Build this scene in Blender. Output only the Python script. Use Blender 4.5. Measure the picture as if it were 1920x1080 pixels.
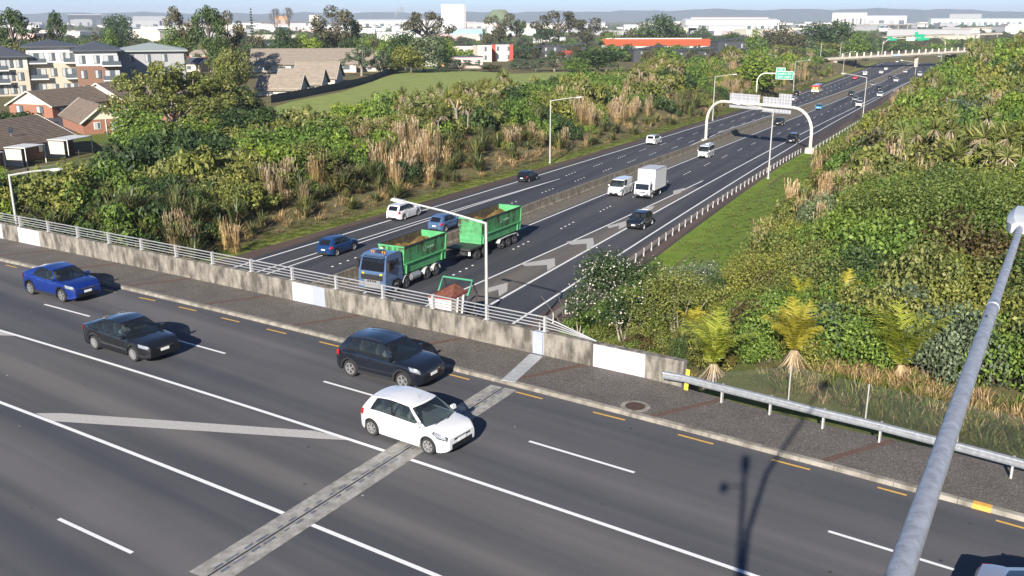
import bpy, bmesh, math, random
import numpy as np
from mathutils import Vector, Matrix, Euler
random.seed(7); RNG = np.random.default_rng(7)
SC = bpy.context.scene; COL = SC.collection
for o in list(bpy.data.objects): bpy.data.objects.remove(o)
# ------------------------------------------------------------------ camera
CAM_H = 13.707; FPX = 1740.0; PITCH = 0.283
cam = bpy.data.cameras.new('camera'); cam_ob = bpy.data.objects.new('camera', cam); COL.objects.link(cam_ob)
cam.sensor_width = 36.0; cam.lens = 36.0 * FPX / 1920.0; cam.clip_start = 0.1; cam.clip_end = 60000
cam_ob.location = (0, 0, CAM_H); cam_ob.rotation_euler = (math.pi / 2 - PITCH, 0, 0)
SC.camera = cam_ob
# ------------------------------------------------------------------ world and sun
SUN_AZ = math.radians(180 + 15.2); SUN_EL = math.radians(25.5)      # clockwise from +Y; the sun stands behind the camera
w = bpy.data.worlds.new('World'); SC.world = w; w.use_nodes = True
wn = w.node_tree.nodes; bg = wn['Background']
sky = wn.new('ShaderNodeTexSky'); sky.sky_type = 'NISHITA'; sky.sun_disc = False
sky.sun_elevation = SUN_EL; sky.sun_rotation = SUN_AZ; sky.air_density = 0.6; sky.dust_density = 0.05; sky.ozone_density = 5.0; sky.altitude = 20
w.node_tree.links.new(sky.outputs[0], bg.inputs[0]); bg.inputs[1].default_value = 0.066
sl = bpy.data.lights.new('sun', 'SUN'); sl.energy = 4.8; sl.angle = math.radians(0.5); sl.color = (1.0, 0.93, 0.82)
so = bpy.data.objects.new('sun', sl); COL.objects.link(so)
sd = Vector((math.sin(SUN_AZ) * math.cos(SUN_EL), math.cos(SUN_AZ) * math.cos(SUN_EL), math.sin(SUN_EL)))
so.rotation_euler = sd.to_track_quat('Z', 'Y').to_euler(); so.location = sd * 100
SC.view_settings.view_transform = 'Standard'; SC.view_settings.look = 'None'
SC.view_settings.exposure = 1.0; SC.view_settings.gamma = 1.0; SC.view_settings.use_curve_mapping = False
SC.render.engine = 'CYCLES'
SC.cycles.max_bounces = 6; SC.cycles.transparent_max_bounces = 12
# ------------------------------------------------------------------ geometry of the place
cP, sP = math.cos(PITCH), math.sin(PITCH)
TH = 1.1548; AX = np.array([math.cos(TH), math.sin(TH)]); NX = np.array([-AX[1], AX[0]])   # along / to the left of the motorway
def ray(px, py):
    u = (px - 960) / FPX; v = -(py - 540) / FPX
    return np.array([u, cP + sP * v, -sP + cP * v])
def PZ(px, py, z=0.0):
    r = ray(px, py); return np.array([0, 0, CAM_H]) + r * (z - CAM_H) / r[2]
def PD(px, py, d):
    r = ray(px, py); return np.array([0, 0, CAM_H]) + r * d
def sn2xy(s, n): return np.array([AX[0] * s + NX[0] * n, AX[1] * s + NX[1] * n])
def xy2sn(x, y): return AX[0] * x + AX[1] * y, NX[0] * x + NX[1] * y
def prof(s):                                                       # motorway level
    s = np.asarray(s, float)
    z = -5.72 - 0.0179 * s
    t = np.clip((s - 250) / 290, 0, 1)
    zc = -5.72 - 0.0179 * 250 - 0.0179 * 290 * (t - t * t / 2)
    return np.where(s > 250, zc, z)
def PMW(px, py, up=0.0):                                           # pixel on the motorway surface -> s, n
    r = ray(px, py); t = 30.0
    lo, hi = 20.0, 1500.0
    for _ in range(60):
        m = (lo + hi) / 2
        p = np.array([0, 0, CAM_H]) + m * r
        if p[2] > prof(AX @ p[:2]) + up: lo = m
        else: hi = m
    p = np.array([0, 0, CAM_H]) + lo * r
    s, n = xy2sn(p[0], p[1]); return float(s), float(n)
def fitline(pts, deg=3):
    q = np.array([PMW(*p) for p in pts]); 
    c = np.polyfit(q[:, 0] / 100, q[:, 1], deg)
    s1 = q[:, 0].max(); d = np.polyder(c)
    def f(s):
        s = np.asarray(s, float); sc = np.clip(s, 20, s1)
        v = np.polyval(c, sc / 100)
        return v + np.where(s > s1, np.polyval(d, s1 / 100) / 100 * (s - s1), 0)
    return f
LE = fitline([(440,498),(480,486),(730,417.5),(960,346),(1202,270),(1362,220),(1475,186),(1565,152),(1630,129),(1685,107)])
RE = fitline([(975,596),(1045,551),(1185,461),(1437,305),(1522,257),(1665,172),(1762,125),(1785,112)])
ME = fitline([(960,434),(1135,365),(1302,296),(1370,270),(1485,222),(1635,162),(1692,135)])
IN = lambda s: ME(s) + np.interp(s, [0, 150, 200, 300, 500], [4.4, 4.6, 7.2, 6.2, 5.0])
BA = lambda s: ME(s) + np.interp(s, [0, 100, 170, 230, 300, 500], [2.9, 3.0, 3.0, 3.1, 3.0, 2.6])
BD = np.array([math.cos(-0.6293), math.sin(-0.6293)]); BN = np.array([-BD[1], BD[0]])       # bridge direction and its far side
PAR_OFF = 31.6
def Lv(s): return np.interp(s, [-100, 40, 250, 600, 1000, 3000], [-3.6, -3.8, -3.8, -10.0, -12.0, -14.0])
def Rv(s, n): return np.interp(s, [-100, 60, 300, 600, 1000, 3000], [-0.9, -1.2, -4.4, -9.0, -12.0, -14.0]) + np.interp(s, [0, 70, 110, 300, 560, 800], [0.0, 0.02, .28, .36, .36, 0]) * np.clip(-n - 3, 0, 24)
def terr(x, y):
    x = np.asarray(x, float); y = np.asarray(y, float)
    s, n = xy2sn(x, y); sc = np.clip(s, 0, 900)
    zm = prof(s); le = LE(sc); re = RE(sc)
    nat = np.where(n > (le + re) / 2, Lv(s), Rv(s, n))
    dp = BN[0] * x + BN[1] * y - PAR_OFF
    nat = np.maximum(nat, -0.45 - 0.42 * np.maximum(dp - 0.6, 0))
    cl = le + np.interp(sc, [0, 60, 120, 200, 900], [5.4, 5.4, 5.8, 6.5, 6.5]); cr = re - np.interp(sc, [0, 60, 110, 160, 260, 450, 900], [9.5, 6.5, 4.6, 5.6, 4.5, 4.0, 4.0])
    b = np.where(n > cl, zm + 0.42 * (n - cl), np.where(n < cr, zm + 0.40 * (cr - n), zm - 0.07))
    fade = np.clip((s - 640) / 200, 0, 1)
    z = np.minimum(nat, b)
    far = np.where(n > (le + re) / 2, Lv(s), Rv(s, n))
    return np.where(s > 640, z * (1 - fade) + np.minimum(far, -12.9) * fade, z)
def GP(px, py, dz=0.0, tmax=4000.0):                               # pixel -> ground point
    r = ray(px, py); t = 15.0; st = 0.5
    while t < tmax:
        p = np.array([0, 0, CAM_H]) + r * t
        if p[2] < terr(p[0], p[1]) + dz: return p
        t += st; st = max(0.5, t * 0.004)
    return np.array([0, 0, CAM_H]) + r * tmax
# ------------------------------------------------------------------ mesh helpers
class MB:
    def __init__(self): self.v = []; self.f = []; self.m = []
    def quad(self, a, b, c, d, m=0):
        i = len(self.v); self.v += [tuple(a), tuple(b), tuple(c), tuple(d)]; self.f.append((i, i+1, i+2, i+3)); self.m.append(m)
    def tri(self, a, b, c, m=0):
        i = len(self.v); self.v += [tuple(a), tuple(b), tuple(c)]; self.f.append((i, i+1, i+2)); self.m.append(m)
    def poly(self, pts, m=0):
        i = len(self.v); self.v += [tuple(p) for p in pts]; self.f.append(tuple(range(i, i + len(pts)))); self.m.append(m)
    def box(self, c, s, rz=0.0, m=0, M=None, taper=1.0):
        i = len(self.v); hx, hy, hz = s[0]/2, s[1]/2, s[2]/2
        R = M if M is not None else Matrix.Rotation(rz, 3, 'Z')
        for z in (-1, 1):
            k = taper if z > 0 else 1.0
            for x, y in ((-1,-1),(1,-1),(1,1),(-1,1)):
                p = R @ Vector((x*hx*k, y*hy*k, z*hz)); self.v.append((p.x+c[0], p.y+c[1], p.z+c[2]))
        for f in ((3,2,1,0),(4,5,6,7),(0,1,5,4),(1,2,6,5),(2,3,7,6),(3,0,4,7)):
            self.f.append(tuple(i+k for k in f)); self.m.append(m)
    def beam(self, a, b, w, h, m=0):
        a = Vector(a); b = Vector(b); d = b - a; L = d.length
        q = d.to_track_quat('X', 'Z').to_matrix(); c = (a + b) / 2
        self.box(c, (L, w, h), M=q, m=m)
    def tube(self, pts, r, n=8, m=0, cap=True):
        pts = [Vector(p) for p in pts]; k = len(pts)
        rr = r if isinstance(r, (list, tuple)) else [r] * k
        i0 = len(self.v); up = None
        for j, p in enumerate(pts):
            d = (pts[min(j+1, k-1)] - pts[max(j-1, 0)]).normalized()
            if up is None: up = Vector((0,0,1)) if abs(d.z) < .9 else Vector((1,0,0))
            x = d.cross(up).normalized(); y = x.cross(d).normalized(); up = y
            for t in range(n):
                a = 2*math.pi*t/n; q = p + (x*math.cos(a) + y*math.sin(a)) * rr[j]; self.v.append(tuple(q))
        for j in range(k-1):
            for t in range(n):
                a = i0+j*n+t; b = i0+j*n+(t+1) % n
                self.f.append((a, b, b+n, a+n)); self.m.append(m)
        if cap:
            self.f.append(tuple(i0+t for t in range(n))[::-1]); self.m.append(m)
            self.f.append(tuple(i0+(k-1)*n+t for t in range(n))); self.m.append(m)
    def prism(self, poly, ax, a, b, m=0):                          # extrude a polygon in the plane of the other two axes
        n = len(poly); i = len(self.v)
        for t in (a, b):
            for p in poly:
                v = list(p); v.insert(ax, t); self.v.append(tuple(v))
        self.f.append(tuple(range(i, i+n))[::-1]); self.f.append(tuple(range(i+n, i+2*n))); self.m += [m, m]
        for k in range(n):
            self.f.append((i+k, i+(k+1) % n, i+n+(k+1) % n, i+n+k)); self.m.append(m)
    def grid(self, P, m=0, closed=False):                          # rows of points
        nr, nc = len(P), len(P[0]); i = len(self.v)
        for r in P:
            for p in r: self.v.append(tuple(p))
        for a in range(nr-1):
            for b in range(nc-1 if not closed else nc):
                b2 = (b+1) % nc
                self.f.append((i+a*nc+b, i+a*nc+b2, i+(a+1)*nc+b2, i+(a+1)*nc+b)); self.m.append(m)
    def mesh(self, name, mats, smooth=None, weld=False):
        me = bpy.data.meshes.new(name); me.from_pydata([tuple(map(float, p)) for p in self.v], [], self.f)
        if not isinstance(mats, (list, tuple)): mats = [mats]
        for mt in mats: me.materials.append(mt)
        if len(mats) > 1: me.polygons.foreach_set('material_index', self.m)
        if weld or smooth is not None:
            bm = bmesh.new(); bm.from_mesh(me); bmesh.ops.remove_doubles(bm, verts=bm.verts, dist=0.0005)
            bmesh.ops.recalc_face_normals(bm, faces=bm.faces); bm.to_mesh(me); bm.free()
        if smooth is not None:
            me.polygons.foreach_set('use_smooth', [True]*len(me.polygons))
            me.set_sharp_from_angle(angle=math.radians(smooth))
        me.update(); return me
    def build(self, name, mats, parent=None, smooth=None, weld=False):
        return obj(name, self.mesh(name, mats, smooth, weld), parent)
def obj(name, me, parent=None, loc=None, rz=None):
    o = bpy.data.objects.new(name, me); COL.objects.link(o)
    if parent is not None: o.parent = parent
    if loc is not None: o.location = loc
    if rz is not None: o.rotation_euler = (0, 0, rz)
    return o
def tag(o, label=None, cat=None, group=None, kind=None):
    if label: o['label'] = label
    if cat: o['category'] = cat
    if group: o['group'] = group
    if kind: o['kind'] = kind
    return o
def empty(name, loc=(0,0,0), rz=0.0, label=None, cat=None, group=None):
    o = bpy.data.objects.new(name, None); COL.objects.link(o); o.location = loc; o.rotation_euler = (0,0,rz); o.empty_display_size = .3
    return tag(o, label, cat, group)
KIDS = {}
def copy_tree(o, parent=None):
    c = o.copy(); COL.objects.link(c)
    if parent is not None: c.parent = parent
    for ch in o.children: copy_tree(ch, c)
    return c
# ------------------------------------------------------------------ materials
MATS = {}
def nodes_of(name):
    m = bpy.data.materials.new(name); m.use_nodes = True; MATS[name] = m
    nt = m.node_tree; return m, nt, nt.nodes['Principled BSDF']
def _n(nt, t, **kw):
    n = nt.nodes.new(t)
    for k, v in kw.items(): setattr(n, k, v)
    return n
def coords(nt, scale=(1,1,1), rz=0.0, space='Object', tex=False):
    tc = _n(nt, 'ShaderNodeTexCoord'); mp = _n(nt, 'ShaderNodeMapping'); mp.inputs['Scale'].default_value = scale; mp.inputs['Rotation'].default_value[2] = rz
    if tex: mp.vector_type = 'TEXTURE'
    nt.links.new(tc.outputs[space], mp.inputs[0]); return mp.outputs[0]
def noise(nt, vec, scale, detail=4, rough=.55):
    n = _n(nt, 'ShaderNodeTexNoise'); n.inputs['Scale'].default_value = scale; n.inputs['Detail'].default_value = detail; n.inputs['Roughness'].default_value = rough
    nt.links.new(vec, n.inputs['Vector']); return n.outputs['Fac']
def ramp(nt, fac, stops):
    r = _n(nt, 'ShaderNodeValToRGB'); e = r.color_ramp.elements
    while len(e) > 1: e.remove(e[-1])
    for i, (p, c) in enumerate(stops):
        k = e[0] if i == 0 else e.new(p)
        k.position = p; k.color = (*c, 1) if len(c) == 3 else c
    nt.links.new(fac, r.inputs[0]); return r.outputs[0]
def mix(nt, fac, a, b, mode='MIX'):
    m = _n(nt, 'ShaderNodeMix', data_type='RGBA', blend_type=mode)
    for s, v in ((0, fac), (6, a), (7, b)):
        if hasattr(v, 'is_linked') or hasattr(v, 'links'): nt.links.new(v, m.inputs[s])
        else: m.inputs[s].default_value = v if s == 0 else (*v, 1)
    return m.outputs[2]
def bump(nt, fac, strength, dist=0.02):
    b = _n(nt, 'ShaderNodeBump'); b.inputs['Strength'].default_value = strength; b.inputs['Distance'].default_value = dist
    nt.links.new(fac, b.inputs['Height']); return b.outputs[0]
def plain(name, col, rough=.6, metal=0.0, coat=0.0, var=0.0, vscale=3.0, spec=None, emit=None):
    m, nt, b = nodes_of(name)
    b.inputs['Base Color'].default_value = (*col, 1); b.inputs['Roughness'].default_value = rough; b.inputs['Metallic'].default_value = metal
    b.inputs['Coat Weight'].default_value = coat
    if coat: b.inputs['Coat Roughness'].default_value = 0.04
    if spec is not None: b.inputs['Specular IOR Level'].default_value = spec
    if var:
        v = coords(nt); f = noise(nt, v, vscale, 5)
        c = ramp(nt, f, [(.3, tuple(x*(1-var) for x in col)), (.7, tuple(min(1, x*(1+var)) for x in col))])
        nt.links.new(c, b.inputs['Base Color'])
    return m
def asphalt(name, lo, hi, along, speck=.5, patch=.12):
    m, nt, b = nodes_of(name)
    v = coords(nt); f1 = noise(nt, v, 55, 3, .7); f2 = noise(nt, v, .35, 4)
    vs = coords(nt, (30.0, 1.0, 1), along, tex=True); f3 = noise(nt, vs, .55, 3)
    c = ramp(nt, f1, [(.32, tuple(x*(1-speck*.6) for x in lo)), (.5, lo), (.72, tuple(x*(1+speck) for x in hi))])
    c = mix(nt, 1.0, c, ramp(nt, f2, [(.3, (1-patch,)*3), (.7, (1+patch*.0+.0,)*3)]), 'MULTIPLY')
    c = mix(nt, 1.0, c, ramp(nt, f3, [(.34, (.62, .64, .69)), (.64, (1.24, 1.17, 1.09))]), 'MULTIPLY')
    vo = _n(nt, 'ShaderNodeTexVoronoi'); vo.inputs['Scale'].default_value = .8; nt.links.new(coords(nt), vo.inputs['Vector'])
    sp = ramp(nt, vo.outputs['Distance'], [(.030, (.35,.35,.36)), (.05, (1,1,1))]); c = mix(nt, 1.0, c, sp, 'MULTIPLY')
    vp = _n(nt, 'ShaderNodeTexVoronoi'); vp.inputs['Scale'].default_value = .55; nt.links.new(coords(nt, (1.13, .91, 1), .6), vp.inputs['Vector'])
    sp = ramp(nt, vp.outputs['Distance'], [(.018, (4.,4.,4.)), (.026, (1,1,1))]); c = mix(nt, 1.0, c, sp, 'MULTIPLY')
    nt.links.new(c, b.inputs['Base Color']); b.inputs['Roughness'].default_value = .82; b.inputs['Specular IOR Level'].default_value = .35
    nt.links.new(bump(nt, f1, .35, .01), b.inputs['Normal']); return m
BANG = math.atan2(BD[1], BD[0])
M_road = asphalt('bridge_asphalt', (.096,.098,.109), (.125,.126,.135), BANG, .4)
M_median = asphalt('painted_median_asphalt', (.108,.108,.113), (.130,.130,.134), BANG, .35, .06)
M_mway = asphalt('motorway_asphalt', (.056,.060,.073), (.076,.080,.093), TH, .3, .1)
M_gore = asphalt('chip_gore', (.115,.106,.100), (.14,.13,.12), TH, .3, .1)
M_shoulder = asphalt('red_chip_shoulder', (.085,.062,.054), (.115,.085,.072), TH, .45, .15)
def speckle(name, base, chips, scale):
    m, nt, b = nodes_of(name); v = coords(nt)
    vo = _n(nt, 'ShaderNodeTexVoronoi'); vo.inputs['Scale'].default_value = scale; nt.links.new(v, vo.inputs['Vector'])
    sep = _n(nt, 'ShaderNodeSeparateColor'); nt.links.new(vo.outputs['Color'], sep.inputs[0])
    c = ramp(nt, sep.outputs[0], [(0, tuple(x*.5 for x in base)), (.45, base), (.8, tuple(x*1.25 for x in base)), (.94, chips), (1, tuple(x*1.5 for x in chips))])
    c = mix(nt, 1.0, c, ramp(nt, noise(nt, v, .8, 5), [(.3, (.78,.77,.76)), (.7, (1.1,1.08,1.06))]), 'MULTIPLY')
    nt.links.new(c, b.inputs['Base Color']); b.inputs['Roughness'].default_value = .9
    nt.links.new(bump(nt, vo.outputs['Distance'], .4, .01), b.inputs['Normal']); return m
M_path = speckle('exposed_aggregate', (.105,.094,.086), (.19,.175,.155), 40)
def concrete(name, col, dark=.45, streak=True, sc=1.0, thr=(.38,.62)):
    m, nt, b = nodes_of(name); v = coords(nt, (1,1,1))
    f = noise(nt, v, 1.3*sc, 8, .65); f2 = noise(nt, coords(nt, (1.5, 1.5, .55)), 1.7*sc, 7, .6); f3 = noise(nt, v, 40, 2)
    c = ramp(nt, f, [(.3, tuple(x*.72 for x in col)), (.7, tuple(x*1.15 for x in col))])
    if streak: c = mix(nt, 1.0, c, ramp(nt, f2, [(thr[0], (dark, dark*.96, dark*.90)), (thr[1], (1.08,1.06,1.02))]), 'MULTIPLY')
    c = mix(nt, 1.0, c, ramp(nt, f3, [(.3, (.88,.88,.88)), (.7, (1.06,1.06,1.06))]), 'MULTIPLY')
    nt.links.new(c, b.inputs['Base Color']); b.inputs['Roughness'].default_value = .9
    nt.links.new(bump(nt, f3, .15, .01), b.inputs['Normal']); return m
M_conc = concrete('weathered_parapet_concrete', (.255,.237,.212), .34, thr=(.38,.60))
M_barrier = concrete('median_barrier_concrete', (.26,.235,.195), .55)
M_kerb = concrete('kerb_concrete', (.29,.27,.24), .6)
M_lightconc = concrete('pale_concrete', (.50,.48,.43), .75)
M_joint = concrete('expansion_joint_concrete', (.34,.335,.325), .72, sc=1.2)
M_plate = plain('galvanised_plate', (.42,.43,.44), .55, .2, var=.15, vscale=5)
M_rust_strip = plain('red_sawcut_strip', (.105,.062,.048), .9, var=.35, vscale=9)
def paintmat(name, col, wear=.0, chips=True):
    m, nt, b = nodes_of(name); v = coords(nt); f = noise(nt, v, 9, 6, .7)
    f9 = noise(nt, v, 26, 5, .75); c = ramp(nt, f, [(.25, tuple(x*(.80-wear*.5) for x in col)), (.5, tuple(x*(1-wear*.35) for x in col)), (.62, col)])
    if chips: c = mix(nt, ramp(nt, f9, [(.30,(1,1,1)),(.37,(0,0,0))]), c, (.16,.155,.15))
    nt.links.new(c, b.inputs['Base Color']); b.inputs['Roughness'].default_value = .7; return m
M_white = paintmat('white_road_paint', (.74,.74,.74)); M_worn = paintmat('worn_white_paint', (.46,.44,.42), .25, False)
M_yellow = paintmat('yellow_road_paint', (.68,.40,.08), .3)
M_patchw = paintmat('pale_grey_paint_out', (.47,.47,.53)); M_patchb = paintmat('bluish_paint_out', (.33,.36,.46))
M_galv = plain('galvanised_steel', (.52,.54,.56), .42, .75, var=.18, vscale=7)
M_galvw = plain('pale_galvanised_post', (.50,.50,.49), .5, .25, var=.08)
M_rail = plain('aluminium_rail', (.40,.40,.41), .45, .4, var=.08)
M_dark = plain('dark_metal', (.035,.035,.038), .6)
M_black = plain('black_rubber', (.016,.016,.017), .85)
M_cast = plain('cast_iron_cover', (.075,.045,.035), .8, .2, var=.3, vscale=20)
M_bolt = plain('dark_joint_seal', (.03,.03,.034), .7)
M_bluepl = plain('blue_grey_joint_plate', (.17,.19,.24), .5, .4, var=.3, vscale=12)
def grassmat(name, a, b2, c3, sc=1.0):
    m, nt, b = nodes_of(name); v = coords(nt)
    f = noise(nt, v, .35*sc, 6, .6); f2 = noise(nt, v, 9*sc, 4, .7)
    c = ramp(nt, f, [(.3, a), (.52, b2), (.75, c3)])
    c = mix(nt, 1.0, c, ramp(nt, f2, [(.3, (.5,.5,.5)), (.7, (1.35,1.35,1.3))]), 'MULTIPLY')
    nt.links.new(c, b.inputs['Base Color']); b.inputs['Roughness'].default_value = .95; b.inputs['Specular IOR Level'].default_value = .15
    nt.links.new(bump(nt, f2, .6, .08), b.inputs['Normal']); return m
M_soil = grassmat('bank_soil_and_litter', (.15,.12,.075), (.16,.14,.07), (.10,.12,.042))
M_verge = grassmat('verge_grass', (.14,.185,.035), (.20,.235,.05), (.27,.25,.085))
M_grass = grassmat('lush_grass', (.125,.20,.026), (.165,.245,.034), (.20,.255,.05))
M_lawn = grassmat('lawn', (.10,.14,.03), (.13,.165,.038), (.16,.17,.05))
# ------------------------------------------------------------------ ground
def axis(parts):
    out = []
    for a, b, st in parts: out += list(np.arange(a, b, st))
    return np.array(out + [parts[-1][1]])
gs = axis([(-9000,-600,1400),(-600,-100,100),(-100,30,10),(30,330,2.5),(330,660,6),(660,1200,30),(1200,3000,150),(3000,16000,1300)])
gn = axis([(-9000,-800,820),(-800,-200,60),(-200,-40,10),(-40,0,3),(0,100,1.6),(100,220,8),(220,800,40),(800,9200,840)])
S, Nn = np.meshgrid(gs, gn, indexing='ij'); X = AX[0]*S + NX[0]*Nn; Y = AX[1]*S + NX[1]*Nn
Z = terr(X, Y)
Z = Z + np.where((S > 40) & (S < 600), .0, 0)
mb = MB(); ni, nj = S.shape
mb.v = [tuple(p) for p in np.stack([X, Y, Z], -1).reshape(-1, 3)]
mb.f = [(i*nj+j, (i+1)*nj+j, (i+1)*nj+j+1, i*nj+j+1) for i in range(ni-1) for j in range(nj-1)]; mb.m = [0]*len(mb.f)
ground = mb.build('ground', M_soil); tag(ground, kind='structure')
ground.data.polygons.foreach_set('use_smooth', [True]*len(ground.data.polygons))
# ------------------------------------------------------------------ motorway ribbons
def ribbon(name, fl, fr, s0, s1, mat, lift, parent=None, step=5.0):
    ss = np.arange(s0, s1 + step*.5, step) if s1 - s0 > step*1.5 else np.array([s0, s1])
    ss[-1] = s1
    z = prof(ss) + lift; L = fl(ss) if callable(fl) else np.full_like(ss, fl); R = fr(ss) if callable(fr) else np.full_like(ss, fr)
    mb = MB(); mb.grid([[(*sn2xy(s, l), zz), (*sn2xy(s, r), zz)] for s, l, r, zz in zip(ss, L, R, z)])
    return mb.build(name, mat, parent)
S1 = 640.0
mway = ribbon('motorway', lambda s: LE(s)+1.0, lambda s: RE(s)-.9, -60, S1, M_mway, 0.0); tag(mway, kind='structure')
shl = ribbon('left_shoulder', lambda s: LE(s)+3.0, lambda s: LE(s)+1.0, -60, S1, M_shoulder, -.004); tag(shl, kind='structure')
shr = ribbon('right_shoulder', lambda s: RE(s)-.9, lambda s: RE(s)-np.interp(s,[0,90,150,200,300,600],[4.2,3.3,3.0,4.0,4.6,4.5]), -60, S1, M_shoulder, -.004); tag(shr, kind='structure')
cm = concrete('median_strip_surface', (.15,.135,.115), .8)
med = ribbon('median_strip', lambda s: BA(s)-.3, lambda s: ME(s)+.35, -60, S1, cm, .006); tag(med, kind='structure')
med2 = ribbon('median_inner_strip', lambda s: np.maximum(IN(s)-.3, BA(s)+.4), lambda s: BA(s)+.3, -60, S1, cm, .006); tag(med2, kind='structure')
GL = fitline([(880,540),(940,511),(1060,455),(1170,410),(1300,348),(1345,325)], 2)
GR = fitline([(930,570),(1045,500),(1170,430),(1310,350),(1437,285),(1500,253),(1590,208),(1690,160)], 2)
gore = ribbon('gore_surface', lambda s: GL(s)-.05, lambda s: GR(s)+.05, 20, 122, M_gore, .003, mway)
for nm, f, a, b, wd in (('edge_line', LE, -60, S1, .22), ('edge_line', RE, -60, S1, .2), ('edge_line', ME, -60, S1, .2), ('edge_line', IN, 60, S1, .2),
                        ('gore_line', GL, 20, 128, .18), ('gore_line', GR, 20, 122, .22), ('exit_lane_line', GR, 122, 480, .2)):
    ribbon(nm, (lambda f, wd: lambda s: f(s)+wd/2)(f, wd), (lambda f, wd: lambda s: f(s)-wd/2)(f, wd), a, b, M_white, .008, mway)
I1 = fitline([(505,502),(590,478),(705,437),(820,404),(960,363),(1045,336)], 2); I2 = fitline([(520,507),(598,482),(670,456),(805,411),(960,365),(1045,336)], 2)
s_end = PMW(1048, 335)[0]
for f in (I1, I2): ribbon('diverge_line', (lambda f: lambda s: f(s)+.09)(f), (lambda f: lambda s: f(s)-.09)(f), 20, s_end, M_white, .008, mway)
# gore chevrons: each a long pale arm and a worn block
for pts in ([(945,519),(1040,486),(1040,496),(1022,500),(1022,508),(1036,507),(1018,512),(955,526)],):
    pass
def flatpoly(name, pix, mat, lift, parent, z=None):
    mb = MB(); P = []
    for p in pix:
        if z is None:
            s, n = PMW(*p); P.append((*sn2xy(s, n), float(prof(s)) + lift))
        else: P.append((*PZ(p[0], p[1], z)[:2], z + lift))
    mb.poly(P); return mb.build(name, mat, parent)
for q in (([(975,495),(1040,484),(1041,499),(1026,508),(1026,497),(985,499)]), ([(1062,453),(1112,446),(1114,460),(1100,468),(1100,457),(1070,459)]),
          ([(1138,424),(1180,413),(1172,425),(1160,430),(1161,423),(1142,428)]), ([(1205,390),(1228,386),(1222,393),(1213,397),(1212,392),(1204,394)]),
          ([(1262,358),(1285,352),(1275,362),(1263,366)]), ([(912,541),(952,530),(951,546),(936,556),(934,543),(914,549)])):
    flatpoly('gore_chevron', q, M_worn, .010, mway)
# rows of four ceramic lane dots
dot = MB(); dot.box((0,0,.012), (.24,.16,.024), taper=.7); dotme = dot.mesh('lane_dot', M_white)
A_f = fitline([(1070.5,326),(1121,309),(1167,294),(1207.5,280.5)], 1); B_f = fitline([(1026,357.5),(1086,337),(1137.5,319),(1184,302.5),(1224.5,288),(1262,275)], 1)
R_f = fitline([(977.5,460),(1057.5,425),(1125,395.5),(1181,372),(1279,328.5),(1317.5,312),(1353,296),(1384,282)], 2)
def lanes(f, s0, s1, ref, fallback):
    per = 11.0; k = math.ceil((s0 - ref) / per); s = ref + k*per; out = []
    while s < s1:
        for j in range(4): out.append((s - 1.8 + j*1.2, float(f(s) if s < fallback[0] else fallback[1](s))))
        s += per
    return out
dots = lanes(lambda s: B_f(s), 52, 420, PMW(1026,357.5)[0], (165, lambda s: IN(s)-3.6+0*s if False else LE(s)-7.0))
dots += lanes(lambda s: A_f(s), 118, 420, PMW(1070.5,326)[0], (165, lambda s: LE(s)-3.5))
dots += lanes(lambda s: R_f(s), 45, 420, PMW(977.5,460)[0], (180, lambda s: (ME(s)+GR(s))/2))
dots.sort()
for i, (s, n) in enumerate(dots[:300]):
    d = obj('lane_dot', dotme, mway, (*sn2xy(s, n), float(prof(s)) + .004), TH)
mbd = MB()
for s, n in dots[300:]:
    x, y = sn2xy(s, n); mbd.box((x, y, float(prof(s)) + .016), (.24,.16,.024), rz=TH)
tag(mbd.build('lane_dots', M_white, mway), kind='stuff')
# long dashes farther up
for f, a in ((lambda s: LE(s)-3.5, 420), (lambda s: LE(s)-7.0, 420), (lambda s: (ME(s)+GR(s))/2, 420)):
    for k in range(14):
        s = a + k*11.0; ribbon('lane_dash', (lambda f: lambda s: f(s)+.08)(f), (lambda f: lambda s: f(s)-.08)(f), s, s+4, M_white, .008, mway)
# median barrier: precast segments
bar = empty('median_barrier', (*sn2xy(60, float(BA(60))), float(prof(60))), 0, 'long stained concrete barrier down the middle of the motorway', 'barrier')
L0 = Vector(bar.location)
s = -50.0; k = 0
while s < 560:
    e = s + 6.0
    def P(ss, off, z):
        x, y = sn2xy(ss, float(BA(ss)) + off); return (x - L0.x, y - L0.y, float(prof(ss)) + z - L0.z)
    pr = [(-.32,-.05),(-.32,.12),(-.20,.32),(-.12,1.05),(.12,1.05),(.20,.32),(.32,.12),(.32,-.05)]
    mb = MB(); mb.grid([[P(s+.02, *q) for q in pr], [P(e-.02, *q) for q in pr]]); mb.poly([P(s+.02, *q) for q in pr]); mb.poly([P(e-.02, *q) for q in pr][::-1])
    mb.build('barrier_segment', M_barrier, bar); s = e
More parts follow.
